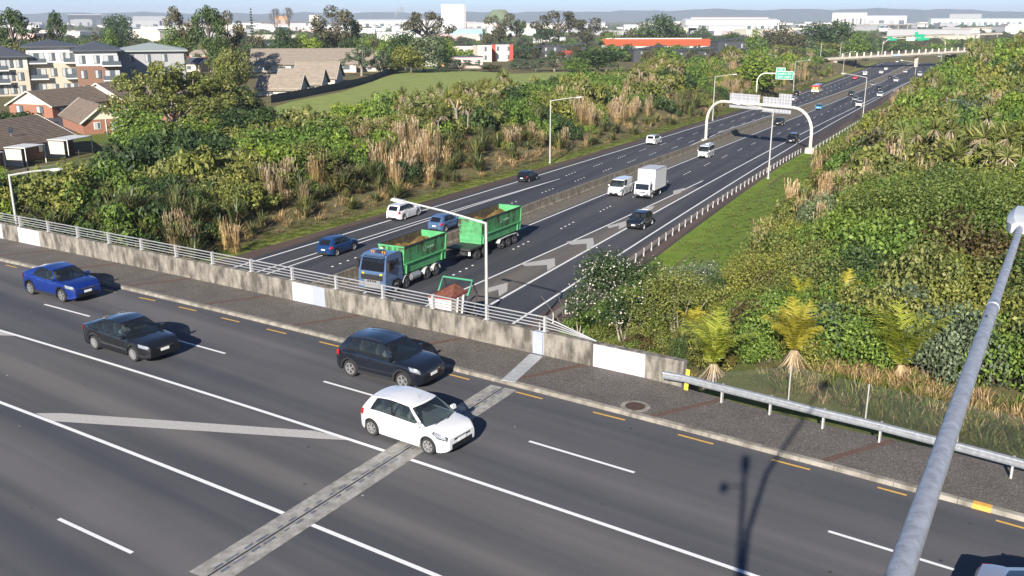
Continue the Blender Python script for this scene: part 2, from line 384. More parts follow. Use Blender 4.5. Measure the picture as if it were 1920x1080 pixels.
# verges
vl = ribbon('left_verge', lambda s: LE(s)+np.interp(s,[0,60,120,200,900],[5.4,5.6,6.0,6.7,6.7]), lambda s: LE(s)+3.0, -40, S1, M_verge, .0); tag(vl, kind='structure')
def drape(name, fl, fr, s0, s1, mat, lift, nc=6, st=3.0):
    mb = MB(); rows = []
    for s in np.arange(s0, s1, st):
        a, b = float(fl(s)), float(fr(s)); row = []
        for t in np.linspace(0, 1, nc):
            x, y = sn2xy(s, a + (b-a)*t); row.append((x, y, max(float(terr(x, y)), float(prof(s)) - .03) + lift))
        rows.append(row)
    mb.grid(rows); return tag(mb.build(name, mat), kind='structure')
vr = drape('right_verge', lambda s: RE(s)-np.interp(s,[0,90,150,200,300,600],[4.2,3.3,3.0,4.0,4.6,4.5]), lambda s: RE(s)-np.interp(s,[0,60,110,160,260,450,700],[16,14.5,13.0,11.5,9.5,6.5,5.5]), 30, 560, M_grass, .07, 14, 1.5)
# ------------------------------------------------------------------ bridge road
def B(u, v, z=0.0): return (BD[0]*u + BN[0]*v, BD[1]*u + BN[1]*v, z)     # along the bridge, across the bridge
def uv(px, py, z=0.0):
    p = PZ(px, py, z); return float(BD @ p[:2]), float(BN @ p[:2])
def bline(pts, z=0.0, deg=2):
    q = np.array([uv(*p, z) for p in pts]); c = np.polyfit(q[:,0], q[:,1], deg)
    lo, hi = q[:,0].min(), q[:,0].max(); d = np.polyder(c)
    def f(u):
        u = np.asarray(u, float); uc = np.clip(u, lo, hi); return np.polyval(c, uc) + np.polyval(d, uc)*(u-uc)
    return f
KB = bline([(0,490),(225,539),(480,604.5),(630,642),(955,720),(1095,760),(1292,810),(1440,849),(1705,919),(1915,980)])
PB = bline([(0,446),(240,499),(475,544),(730,605),(955,650),(997,661),(1110,687.5),(1280,725)], .13)
S_1 = bline([(0,620),(275,702),(620,813),(745,855),(960,925),(1415,1080)]); S_2 = bline([(0,755),(147.5,810),(480,943),(820,1080)])
def bribbon(name, f, g, u0, u1, mat, z, parent=None, step=2.0):
    us = np.linspace(u0, u1, max(2, int(round((u1-u0)/step))+1))
    mb = MB(); mb.grid([[B(u, float(g(u)), z), B(u, float(f(u)), z)] for u in us]); return mb.build(name, mat, parent)
U0, U1 = -110.0, 60.0
road = bribbon('road', lambda u: KB(u), lambda u: -30+0*u, U0, U1, M_road, 0.0); tag(road, kind='structure')
bribbon('median_surface', lambda u: S_1(u)-.1, lambda u: S_2(u)+.1, U0, U1, M_median, .003, road)
for f in (S_1, S_2): bribbon('edge_line', (lambda f: lambda u: f(u)+.075)(f), (lambda f: lambda u: f(u)-.075)(f), U0, U1, M_white, .010, road)
DL = bline([(82.5,571),(170,593),(422,663),(605,716),(993,827),(1190,886),(1554,995.5),(1760,1061)], deg=2)
for a, b in (((82.5,571),(170,593)), ((318,632),(422.5,663)), ((605,716),(713,746)), ((993,827),(1190,886)), ((1554,995.5),(1790,1068))):
    ua, ub = uv(*a)[0], uv(*b)[0]; bribbon('lane_dash', lambda u: DL(u)+.06, lambda u: DL(u)-.06, ua, ub, M_white, .008, road, .5)
bribbon('lane_dash', lambda u: DL(u)+.06, lambda u: DL(u)-.06, uv(82.5,571)[0]-10, uv(170,593)[0]-10, M_white, .008, road, .5)
def strip(name, a, b, wd, mat, z, parent):
    a = np.array(uv(*a)); b = np.array(uv(*b)); d = (b-a)/np.linalg.norm(b-a); n = np.array([-d[1], d[0]])*wd/2
    mb = MB(); mb.poly([B(*(a-n), z), B(*(b-n), z), B(*(b+n), z), B(*(a+n), z)]); return mb.build(name, mat, parent)
strip('lane_dash', (110,973), (248,1037), .12, M_white, .008, road)
for a, b in (((10,497),(32,502)),((194,543),(216,548)),((261,558),(291,564)),((335,575.5),(368,583)),((415,596),(449,604)),((500,617),(537,626)),((599,641),(640,651)),((838,701),(880,712)),
             ((967,735),(1017,748)),((1112,773),(1172,788)),((1271,815),(1338,833)),((1447,862),(1519,881)),((1645,914),(1700,929)),((1867,976),(1925,992))):
    strip('no_stopping_dash', a, b, .10, M_yellow, .008, road)
flatpoly('median_bar', [(66,775),(120,775),(590,808),(665,826),(600,823),(100,790)], M_worn, .008, road, 0.0)
flatpoly('median_bar', [(-30,615),(0,619),(35,630),(0,629)], M_worn, .0085, road, 0.0)
# expansion joint
ja, jb = (944,727), (384,1085)
strip('expansion_joint', ja, jb, 1.15, M_joint, .012, road)
A0 = np.array(uv(*ja)); A1 = np.array(uv(*jb)); jd = (A1-A0)/np.linalg.norm(A1-A0); jn = np.array([-jd[1], jd[0]])
mb = MB(); mb2 = MB(); Lj = np.linalg.norm(A1-A0)
for off, wdt in ((.13,.10),(-.13,.10)):
    t = .3; rj = random.Random(int(off*100))
    while t < Lj-.2:
        a = A0 + jd*t + jn*(off + rj.uniform(-.015,.015)); ln = rj.uniform(.18,.50); wdt = rj.uniform(.05,.10)
        p = a + jd*ln; n = jn*wdt/2
        mb.poly([B(*(a-n),.016), B(*(p-n),.016), B(*(p+n),.016), B(*(a+n),.016)]); t += .55
a = A0; p = A1; n = jn*.03
mb2.poly([B(*(a-n),.017), B(*(p-n),.017), B(*(p+n),.017), B(*(a+n),.017)])
mb.build('joint_plate', M_bluepl, road); mb2.build('joint_seal', M_bolt, road)
# deck slab and its far fascia
UE = float(uv(940,728)[0])                                            # right end of the span
mb = MB(); mb.grid([[B(u, float(PB(u))+.34, z) for z in (.1, -1.15)] for u in np.linspace(-75, UE+2, 20)]); mb.grid([[B(u, float(PB(u))+.34, -1.15), B(u, -25, -1.15)] for u in np.linspace(-75, UE+2, 20)])
tag(mb.build('bridge_deck', M_lightconc), kind='structure')
# kerb stones
kerb = tag(empty('kerb', B(0, float(KB(0)), 0)), kind='structure')
K0 = Vector(kerb.location)
def kb(u, off, z): p = B(u, float(KB(u))+off, z); return (p[0]-K0.x, p[1]-K0.y, p[2])
u = U0; kme = 0
M_kerby = paintmat('yellow_kerb_paint', (.66,.36,.07), .2)
uy0, uy1 = uv(1822,951)[0], uv(1858,961)[0]
while u < U1:
    e = u + (1.8 if u < uy0 else 1.8)
    mb = MB(); pr = [(0,-.02),(.02,.10),(.05,.13),(.24,.135),(.24,-.02)]
    mb.grid([[kb(u+.006, *q) for q in pr], [kb((u+e)/2, *q) for q in pr], [kb(e-.006, *q) for q in pr]]); mb.build('kerb_stone', M_kerb, kerb); u = e
mb = MB(); pr = [(-.012,.0),(.010,.108),(.046,.138),(.245,.142)]
mb.grid([[kb(uy0, *q) for q in pr], [kb(uy1, *q) for q in pr]]); mb.build('yellow_kerb_mark', M_kerby, kerb)
# footpath
uE = uv(1283,727,.13)[0]
def PE(u): return np.where(u < uE, PB(np.minimum(u, uE)), np.interp(u, [uE, uE+.8, uv(1500,790)[0], uv(1650,822)[0], uv(1900,872)[0], 60], [float(PB(uE))-.1, float(PB(uE))-.25, uv(1500,788,.1)[1], uv(1650,822,.1)[1], uv(1900,873,.1)[1], uv(1900,873,.1)[1]-3]))
path = bribbon('footpath', lambda u: PE(u)+.02, lambda u: KB(u)+.23, U0, U1, M_path, .13); tag(path, kind='structure')
for u in np.arange(-70, 40, 6.05):
    uu = u + 2.2; a = B(uu-.5, float(KB(uu))+.25, .1345); b = B(uu+.9, float(PE(uu+.9))-.02, .1345)
    mb = MB(); d = Vector(b)-Vector(a); n = Vector((-d.y, d.x, 0)).normalized()*.13
    mb.poly([Vector(a)-n, Vector(a)+n, Vector(b)+n, Vector(b)-n]); mb.build('sawcut_strip', M_rust_strip, path)
# cover plate over the joint in the footpath
mb = MB(); P1, P2, P3, P4 = [PZ(*p, .15) for p in ((940,712),(966,716),(1018,668),(994,663))]
mb.poly([P1,P2,P3,P4]); base = [(p[0],p[1],.128) for p in (P1,P2,P3,P4)]
T = [P1,P2,P3,P4]
for i in range(4): mb.quad(base[i], base[(i+1)%4], T[(i+1)%4], T[i])
mb.build('joint_cover_plate', M_plate, path)
# manhole and its concrete collar
c = PZ(1191,762,.13); mh = empty('manhole_cover', (c[0], c[1], .136), 0, 'round rusty manhole cover in the aggregate footpath', 'manhole')
mb = MB(); n = 28
ring = lambda r, z: [(r*math.cos(2*math.pi*i/n), r*math.sin(2*math.pi*i/n), z) for i in range(n)]
mb.grid([ring(.54,-.002), ring(.52,.006), ring(.37,.008)], closed=True); mb.build('collar', M_kerb, mh)
mb = MB(); mb.poly(ring(.355,.004)); 
for i in range(-4, 5):
    for j in range(-4, 5):
        if i*i + j*j < 17: mb.box((i*.075, j*.075, .008), (.035,.035,.008))
mb.build('lid', M_cast, mh)
# ------------------------------------------------------------------ parapet and railing
PH = .98
parapet = empty('bridge_parapet', B(0, float(PB(0)), .13), 0, 'stained concrete parapet wall along the far side of the bridge', 'parapet')
Q0 = Vector(parapet.location)
def pb(u, off, z): p = B(u, float(PB(u))+off, z); return (p[0]-Q0.x, p[1]-Q0.y, p[2]+.13-Q0.z)
pu = lambda px, py: uv(px, py, .13)[0]
uend = pu(1278,726)
paints = [(pu(-20,444), pu(17,446), M_patchw), (pu(47,452), pu(83,461), M_patchw), (pu(553,562), pu(588,571), M_patchw), (pu(588,571), pu(611,576), M_patchb),
          (pu(1000,661), pu(1019,665), M_patchb), (pu(1110,688), pu(1144,695), M_patchw), (pu(1144,695), pu(1208,709), M_patchw)]
ujo = pu(1000,661), pu(1020,666)
edges = list(np.arange(U0, ujo[0]-1.2, 2.93)) + [ujo[0]]
segs = list(zip(edges[:-1], edges[1:])) + [(ujo[1], pu(1110,688)), (pu(1110,688), pu(1208,709)), (pu(1208,709), uend)]
for a, b in segs:
    h = PH
    pr = [(.0,-.15),(.0,h),(.02,h+.02),(.30,h+.02),(.32,h),(.32,-.4)]
    mb = MB(); 
    us = np.linspace(a+.008, b-.008, 3); mb.grid([[pb(u, *q) for q in pr] for u in us]); mb.poly([pb(us[0], *q) for q in pr]); mb.poly([pb(us[-1], *q) for q in pr][::-1])
    mb.build('wall_panel', M_conc, parapet)
mb = MB(); mb.grid([[pb(u, *q) for q in [(.06,-.1),(.06,PH-.02),(.28,PH-.02)]] for u in ujo]); mb.build('joint_plate', M_patchb, parapet)
for a, b, m in paints:
    mb = MB(); mb.grid([[pb(u, *q) for q in [(-.004,.01),(-.004,PH-.01)]] for u in (a, (a+b)/2, b)]); mb.build('painted_out_patch', m, parapet)
M_rail2 = M_rail
railing = empty('bridge_railing', B(0, float(PB(0))+.16, 1.15), 0, 'four rail metal railing with square posts on the bridge parapet', 'railing')
R0 = Vector(railing.location)
def rb(u, off, z): p = B(u, float(PB(u))+.16+off, z); return (p[0]-R0.x, p[1]-R0.y, p[2]-R0.z)
urail = pu(1030,668)-.3; u3 = pu(1112,688)
post = MB(); post.box((0,0,.33), (.09,.14,.66)); post.box((0,0,.012), (.24,.24,.024)); pme = post.mesh('post', M_galvw)
u = urail
while u > -75:
    obj('post', pme, railing, rb(u, 0, 1.15), BANG); u -= 2.93
for z in (1.33,1.47,1.62,1.78):
    mb = MB(); us = np.linspace(-75, urail, 26)
    tail = [rb(urail + (u3-urail)*t, 0, z*(1-t) + 1.17*t + .0) for t in (.25,.5,.75,1.0)]
    mb.tube([rb(u, -.05, z) for u in us] + tail, (.024 if z < 1.7 else .032), 6); mb.build('rail', M_rail, railing, smooth=40)
# ------------------------------------------------------------------ guardrail by the footpath
gpix = [(1243,700),(1283,707),(1353,725),(1444,747),(1544,772),(1651,797),(1775,829),(1900,862),(2010,892)]
gpt = [PZ(p[0], p[1], .78) for p in gpix]
gr = empty('guardrail', gpt[0][:2].tolist() + [.1], 0, 'galvanised steel guardrail beside the aggregate footpath', 'guardrail'); g0 = Vector(gr.location)
prof_w = [(.0,.0),(-.07,.03),(-.08,.07),(-.01,.12),(-.01,.18),(-.08,.23),(-.07,.28),(.0,.31)]
def gside(i):
    a = Vector(gpt[max(i-1,0)]); b = Vector(gpt[min(i+1,len(gpt)-1)]); d = (b-a); d.z = 0; d.normalize(); return Vector((-d.y, d.x, 0))
mb = MB(); rows = []
for i, p in enumerate(gpt):
    n = gside(i); rows.append([Vector((p[0],p[1],.57)) + n*q[0] + Vector((0,0,q[1])) - g0 for q in prof_w])
mb.grid(rows); mb.grid([[q + gside(i)*.006 for q in r] for i, r in enumerate(rows)]); mb.build('beam', M_galv, gr, smooth=30)
pm = MB(); pm.box((0,0,.28), (.06,.14,.95)); pmm = pm.mesh('post', M_galvw)
for i, p in enumerate(gpt[2:], 2): n = gside(i); obj('post', pmm, gr, Vector((p[0],p[1],.1)) + n*.1 - g0, BANG)
ym = MB(); ym.box((0,0,.42), (.16,.03,.84), taper=.95); q = PZ(1286,731,.13); yb = ym.build('marker_post', plain('fluorescent_yellow', (.75,.62,.05), .5)); yb.location = (q[0],q[1],.13); yb.rotation_euler = (0,.06,BANG)
tag(yb, 'flat yellow marker post at the end of the parapet and guardrail', 'marker post')
# ------------------------------------------------------------------ chain link fence
fpix = [(1220,672),(1338,694),(1480,728),(1625,764),(1797,812),(1935,856),(2080,905)]
fp = []
for p in fpix:
    q = PZ(p[0], p[1], -.35); fp.append(Vector((q[0], q[1], float(terr(q[0], q[1])))))
fe = empty('chain_link_fence', fp[0], 0, 'chain link fence on steel posts in grass behind the guardrail', 'fence'); f0 = fp[0].copy()
FH = 1.75
wm = plain('galvanised_wire', (.13,.14,.14), .6, .3)
for i, p in enumerate(fp):
    mb = MB(); mb.tube([p - f0 - Vector((0,0,.3)), p - f0 + Vector((0,0,FH))], .028, 6); mb.build('post', M_galvw, fe)
    if i < len(fp)-1: mb = MB(); mb.tube([p - f0 + Vector((0,0,FH-.05)), fp[i+1] - f0 + Vector((0,0,FH-.05))], .008, 4); mb.build('strand', wm, fe)
mb = MB()
for a, b in zip(fp[:-1], fp[1:]):
    d = b - a; L = d.length; e = d.normalized(); st = .075; hw = .0026; Hh = FH - .08
    k = -Hh
    while k < L:
        for sgn in (1, -1):
            x0, x1 = (k, k+Hh); z0, z1 = 0.0, Hh
            if x0 < 0: z0 += -x0; x0 = 0
            if x1 > L: z1 -= (x1-L); x1 = L
            if x1 > x0:
                A_, B_ = (a - f0 + e*x0 + Vector((0,0,z0)), a - f0 + e*x1 + Vector((0,0,z1)))
                if sgn < 0: A_, B_ = (a - f0 + e*x0 + Vector((0,0,Hh-z0)), a - f0 + e*x1 + Vector((0,0,Hh-z1)))
                w_ = e*hw*1.4; off = Vector((-e.y, e.x, 0))*(.002*sgn)
                mb.quad(A_-w_+off, A_+w_+off, B_+w_+off, B_-w_+off)
        k += st
tag(mb.build('wire_mesh', wm, fe), kind='stuff')
# ------------------------------------------------------------------ wire barrier on the right of the exit lane
WB = fitline([(1180,500),(1220,471),(1340,386),(1420,336),(1500,287)], 2)
wb = empty('post_and_wire_barrier', (*sn2xy(60, float(WB(60))), float(prof(60))), 0, 'row of short pale posts and wires along the exit lane grass', 'barrier'); w0 = Vector(wb.location)
pm = MB(); pm.box((0,0,.38), (.07,.11,.80)); pmm = pm.mesh('post', M_galvw)
s = 40.0; prs = []
while s < 168:
    x, y = sn2xy(s, float(WB(s))); p = Vector((x, y, float(prof(s)))) - w0; obj('post', pmm, wb, p, TH); prs.append(p); s += 2.5
for z in (.45,.55,.65,.74):
    mb = MB(); mb.tube([p + Vector((0,0,z)) for p in prs], .014, 4); mb.build('wire', M_galvw, wb)
gb_ = fitline([(1531,280),(1565,258),(1620,226),(1650,207)], 1)
g2 = empty('motorway_guardrail', (*sn2xy(170, float(gb_(170))), float(prof(170))), 0, 'short pale guardrail on the grass beyond the sign gantry leg', 'guardrail'); w0 = Vector(g2.location)
rows = []; 
for s in np.arange(170, 236, 4.0):
    x, y = sn2xy(s, float(gb_(s))); p = Vector((x, y, float(prof(s)))) - w0; rows.append(p); obj('post', pmm, g2, p, TH)
mb = MB(); mb.grid([[p + Vector((0,0,z)) + Vector((-NX[0]*o, -NX[1]*o, 0)) for z, o in ((.45,.0),(.5,-.08),(.57,0),(.64,0),(.71,-.08),(.76,0))] for p in rows]); mb.build('beam', M_galvw, g2)
# ------------------------------------------------------------------ street lamps of the motorway
M_lamp = plain('grey_lamp_head', (.55,.56,.55), .5, .2); M_glass = plain('lamp_lens', (.75,.78,.78), .15)
def lamp(s, n, h, side, label, arm=4.2, zb=None):
    x, y = sn2xy(s, n); zb = float(prof(s)) if zb is None else zb
    e = empty('street_lamp', (x, y, zb), 0, label, 'street lamp', 'street lamps along the motorway')
    d = Vector((NX[0], NX[1], 0)) * side
    mb = MB(); mb.tube([(0,0,-.2),(0,0,.25)], .19, 10); mb.tube([(0,0,.2),(0,0,h*.5),(0,0,h)], [.13,.10,.075], 8); mb.build('pole', M_galvw, e, smooth=50)
    mb = MB(); p = [Vector((0,0,h-.06)), d*arm*.5 + Vector((0,0,h+arm*.08)), d*arm + Vector((0,0,h+arm*.15))]; mb.tube(p, [.07,.06,.05], 6); mb.build('arm', M_galvw, e, smooth=50)
    hd = MB(); M = d.to_track_quat('X', 'Z').to_matrix() @ Matrix.Rotation(-.12, 3, 'Y'); c = p[2] + d*.42 + Vector((0,0,.04))
    hd.box(c, (.95,.30,.13), M=M, taper=.8); hb = hd.build('lamp_head', M_lamp, e)
    ln = MB(); ln.box(c + Vector((0,0,-.085)), (.6,.22,.04), M=M); ln.build('lens', M_glass, hb)
    return e
def lp(px, py): return PMW(px, py)
lamp(44, 57.2, 9.9, -1, 'tall lamp by the bushes at the left end of the bridge railing')
lamp(44.5, 21.2, 9.6, 1, 'nearest tall lamp standing just behind the middle of the bridge railing', 5.0)
lamp(*lp(1031,307), 9.7, -1, 'slim lamp on the left verge beside the dark car')
lamp(*lp(1336,226), 10.2, -1, 'lamp on the left verge behind the sign gantry left leg')
lamp(*lp(1487,172), 10.5, -1, 'lamp on the left verge beside the green sign and dark car')
lamp(*lp(1580,141), 10.5, -1, 'farther lamp on the left verge just before the overpass')
lamp(*lp(1440,336), 9.6, 1, 'lamp on the right grass in front of the sign gantry', 4.6)
lamp(*lp(1617,226), 10.2, 1, 'lamp on the right grass between the gantry and the overpass', 5.0)
lamp(*lp(1712,171), 10.2, 1, 'second lamp from the overpass on the right grass verge', 4.6)
lamp(*lp(1761,142), 10.2, 1, 'lamp on the right verge closest to the overpass', 4.6)
# ------------------------------------------------------------------ sign gantry
M_gan = plain('cream_gantry_paint', (.66,.64,.56), .5, .1, var=.06); M_alu = plain('aluminium_sign_back', (.58,.58,.62), .45, .35, var=.06); M_brk = plain('sign_bracket', (.42,.42,.43), .5, .4)
(s1, n1), (s2, n2) = PMW(1323,264), PMW(1518,288)
p1 = Vector((*sn2xy(s1, n1), float(prof(s1)))); p2 = Vector((*sn2xy(s2, n2), float(prof(s2))))
ga = empty('sign_gantry', p1, 0, 'cream arched sign gantry spanning the near carriageway', 'gantry')
gd = (p2 - p1); gd.z = 0; GLn = gd.length; gd.normalize(); gdn = Vector((gd.y, -gd.x, 0)); GHt = 7.7; Rr = 4.0
if gdn.dot(Vector(p1.xy.to_3d())) > 0: gdn = -gdn                     # towards the camera
dz2 = p2.z - p1.z
path_ = [Vector((0,0,-.2)), Vector((0,0,2)), Vector((0,0,GHt-Rr))] + [gd*(Rr-Rr*math.cos(a)) + Vector((0,0,GHt-Rr+Rr*math.sin(a))) for a in np.linspace(.2, math.pi/2, 7)]
path_ += [gd*(GLn-Rr+Rr*math.sin(a)) + Vector((0,0,GHt-Rr+Rr*math.cos(a))) for a in np.linspace(0, math.pi/2-.2, 7)] + [gd*GLn + Vector((0,0,GHt-Rr)), gd*GLn + Vector((0,0,2)), gd*GLn + Vector((0,0,dz2-.3))]
mb = MB(); mb.tube(path_, .27, 12); mb.build('arch', M_gan, ga, smooth=40)
mb = MB(); mb.box((0,0,.18), (1.6,1.3,.36), rz=TH); mb.build('footing', M_lightconc, ga)
mb = MB(); c = gd*GLn + Vector((0,0,dz2+.35)); mb.box(c, (1.7,1.5,1.3), rz=TH); mb.build('footing', M_lightconc, ga)
def signback(t0, t1, z0, z1, off=.38):
    mb = MB(); c = gd*((t0+t1)/2) - gdn*off + Vector((0,0,(z0+z1)/2)); M = gd.to_track_quat('X','Z').to_matrix()
    mb.box(c, (t1-t0, .06, z1-z0), M=M); sgn = mb.build('sign_panel', M_alu, ga)
    mb = MB()
    for z in np.arange(z0+.15, z1, .55): mb.box(c + Vector((0,0,z-(z0+z1)/2)) + gdn*.05, (t1-t0, .05, .06), M=M)
    for t in np.linspace(t0+.5, t1-.5, 4): mb.box(gd*t - gdn*(off-.14) + Vector((0,0,(z0+z1)/2)), (.09,.14,z1-z0), M=M)
    mb.build('bracket', M_brk, sgn)
k = GLn/195.0
signback(41*k, 98*k, GHt-1.0, GHt+1.65); signback(104*k, 132*k, GHt-1.2, GHt+1.45); signback(132.2*k, 155*k, GHt-1.2, GHt+2.2)
mb = MB(); M = gd.to_track_quat('X','Z').to_matrix(); mb.box(gd*(101*k) - gdn*.2 + Vector((0,0,GHt-.45)), (.55,.3,.75), M=M); mb.build('control_box', M_gan, ga)
# ------------------------------------------------------------------ lettering helper
def text(txt, size, mat, parent, loc, rot, name='lettering', align='CENTER'):
    cu = bpy.data.curves.new(name, 'FONT'); cu.body = txt; cu.size = size; cu.align_x = align; cu.align_y = 'CENTER'; cu.resolution_u = 1; cu.extrude = .002
    o = bpy.data.objects.new(name, cu); COL.objects.link(o)
    dg = bpy.context.evaluated_depsgraph_get(); me = bpy.data.meshes.new_from_object(o.evaluated_get(dg)); bpy.data.objects.remove(o); bpy.data.curves.remove(cu)
    me.materials.clear(); me.materials.append(mat)
    t = obj(name, me, parent, loc); t.rotation_euler = rot; return t
M_sgreen = plain('sign_green', (.01,.32,.17), .45); M_swhite = plain('sign_white', (.82,.84,.82), .45); M_sblue = plain('sign_blue', (.03,.12,.42), .45)
# cantilever exit sign on the left
s3, n3 = PMW(1417,187); c0 = Vector((*sn2xy(s3, n3), float(prof(s3)))); dd = c0.length
cs = empty('exit_sign', c0, 0, 'green exit sign on a curved cream post over the left verge', 'road sign')
e = Vector((-NX[0], -NX[1], 0)); facing = Vector((-AX[0], -AX[1], 0)); pxm = FPX / (c0.xy.length*1.01)
tx = lambda px: (px-1417)/pxm; tz = lambda py: (187-py)/pxm
hB = tz(141)
mb = MB(); R_ = 2.6
mb.tube([Vector((0,0,-.2)), Vector((0,0,hB-R_))] + [e*(R_-R_*math.cos(a)) + Vector((0,0,hB-R_+R_*math.sin(a))) for a in np.linspace(.2, math.pi/2, 7)] + [e*tx(1480) + Vector((0,0,hB))], .2, 10); mb.build('post', M_gan, cs, smooth=40)
Ms = e.to_track_quat('X','Z').to_matrix(); rotE = Ms.to_euler()
def spanel(x0, x1, y0, y1, border=True):
    w_, h_ = tx(x1)-tx(x0), tz(y0)-tz(y1); c = e*((tx(x0)+tx(x1))/2) + facing*.3 + Vector((0,0,(tz(y0)+tz(y1))/2))
    mb = MB(); mb.box(c, (w_, .05, h_), M=Ms); p = mb.build('panel', M_swhite, cs)
    mb = MB(); mb.box(c + facing*.03, (w_-.24, .03, h_-.24), M=Ms); mb.build('face', M_sgreen, p); return c, w_, h_
rt = (Matrix((e, -facing.cross(e).cross(e)*0 + Vector((0,0,1)), facing)).transposed()).to_euler()
c, w_, h_ = spanel(1448.5,1478,137,150.5)
text('Lambie Dr', h_*.40, M_swhite, cs, c + facing*.05 + Vector((0,0,h_*.2)), rt); text('EXIT ONLY', h_*.33, M_swhite, cs, c + facing*.05 - Vector((0,0,h_*.22)), rt)
c, w_, h_ = spanel(1449,1464,131,137.2); text('EXIT', h_*.55, M_swhite, cs, c + facing*.05, rt)
# ------------------------------------------------------------------ far overpass
ov0 = Vector((229, 543, 0)); ovd = Vector((.902, .43, 0)).normalized(); ovn = Vector((ovd.y, -ovd.x, 0))
def ovz(t): return -6.7 + (t/60.0)*1.4                                # soffit height along the bridge
ob = empty('overpass', (ov0.x, ov0.y, -12.5), 0, 'concrete overpass crossing the motorway in the distance with white fence posts', 'bridge')
def OV(t, off, z): return ov0 + ovd*t + ovn*off + Vector((0,0,z)) - Vector((ov0.x, ov0.y, -12.5))
M_ovc = concrete('overpass_concrete', (.50,.47,.42), .75); M_ovd = concrete('overpass_girder', (.20,.18,.16), .7)
mb = MB()
for a, b in zip(np.linspace(-70, 78, 9)[:-1], np.linspace(-70, 78, 9)[1:]):
    mb.grid([[OV(t, o, ovz(t)+z) for o, z in ((4.6,.35),(5.2,.55),(5.2,1.75),(4.9,1.75),(4.9,1.2),(-5,1.2),(-5,.6),(4.6,.35))] for t in (a, b)])
mb.build('deck', M_ovc, ob)
mb = MB(); mb.grid([[OV(t, o, ovz(t)+z) for o, z in ((4.6,.55),(4.4,-.1),(-4.4,-.1),(-4.6,.55))] for t in np.linspace(-66, 74, 9)]); mb.build('girder', M_ovc, ob)
mb = MB(); M = ovd.to_track_quat('X','Z').to_matrix()
pc = OV(1.5, 0, 0); zt = ovz(1.5); zt_ = zt + 12.5
mb.box((pc.x, pc.y, (zt_-1.0)/2), (8.0, 1.9, zt_+1.2), rz=TH); mb.build('pier', M_ovc, ob)
for t in (-64, 70):
    pc = OV(t, 0, 0); mb = MB(); mb.box((pc.x, pc.y, ovz(t)+12.5-2.2), (2.0, 10, 4.2), M=M); mb.build('abutment', M_ovc, ob)
pm = MB(); pm.box((0,0,1.25), (.75,.32,2.5)); fpm = pm.mesh('fence_post', plain('white_post', (.70,.68,.62), .6))
for i, t in enumerate(np.arange(-60, 80, 5.15)):
    obj('fence_post', fpm, ob, OV(t, 5.35, ovz(t)+1.2), math.atan2(ovd.y, ovd.x))
M_frail = plain('brown_fence_rail', (.16,.11,.10), .6)
for z in (1.75, 2.4, 3.05):
    mb = MB(); mb.beam(OV(-62,5.05,ovz(-62)+z), OV(80,5.05,ovz(80)+z), .08, .1); mb.build('fence_rail', M_frail, ob)
mb = MB()
for t in np.arange(-62, 80, .43):
    mb.beam(OV(t,5.05,ovz(t)+1.55), OV(t,5.05,ovz(t)+3.1), .07, .07)
tag(mb.build('fence_pickets', M_frail, ob), kind='stuff')
mb = MB(); cc = OV(-20,5.25,ovz(-20)+1.1); mb.box(cc, (4.6,.08,.9), M=M); mb.build('sign_board', plain('pale_blue_board', (.35,.5,.75), .5), ob)
def ovlamp(px, t, lab, hh):
    b = ov0 + ovd*t + ovn*-4.6 + Vector((0,0,ovz(t)+1.2)); l = empty('street_lamp', b, 0, lab, 'street lamp', 'street lamps on the overpass')
    mb = MB(); mb.tube([(0,0,0),(0,0,hh)], [.16,.10], 6); mb.build('pole', M_galvw, l)
    mb = MB(); mb.box((0,-.8,hh-.1), (.3,1.9,.18)); mb.build('lamp_head', M_lamp, l)
for px, t, lab, hh in ((1525,-66,'lamp at the far left end of the overpass',8),(1562,-52,'second lamp from the left on the overpass',8),(1600,-38,'third lamp from the left on the overpass',9),(1639,-21,'lamp on the overpass left of the pier',8),(1807,52,'lamp on the overpass right of the pier',9)):
    ovlamp(px, t, lab, hh)
# far gantry with green signs beyond the overpass
fg0 = PD(1640, 80, 760); fg = empty('far_sign_gantry', (fg0[0], fg0[1], -12.9), 0, 'distant sign gantry with green boards seen above the overpass', 'gantry')
sc = 760/FPX
def fgp(px, py): q = PD(px, py, 760 + (px-1640)*.25); return Vector(q) - Vector(fg.location)
mb = MB(); mb.tube([fgp(1655,100)*1.0, fgp(1657,80), fgp(1668,73), fgp(1760,70), fgp(1772,78), fgp(1773,100)], .3, 8); mb.build('arch', M_gan, fg, smooth=40)
Mx = Vector((1,.15,0)).normalized().to_track_quat('X','Z').to_matrix()
for x0, x1, y0, y1, mt in ((1664,1672,69,72,M_sgreen),(1664,1680,72,76,M_sgreen),(1700,1714,70,76,M_swhite),(1715,1720,60,75,M_sgreen),(1720,1732,64,76,M_sgreen),(1733,1741,71,75,M_sgreen)):
    a, b = fgp(x0, y0), fgp(x1, y1); c = (a+b)/2 - Vector((0,.5,0)); mb = MB(); mb.box(c, (abs(b.x-a.x), .1, abs(a.z-b.z)), M=Mx); mb.build('sign_board', mt, fg)
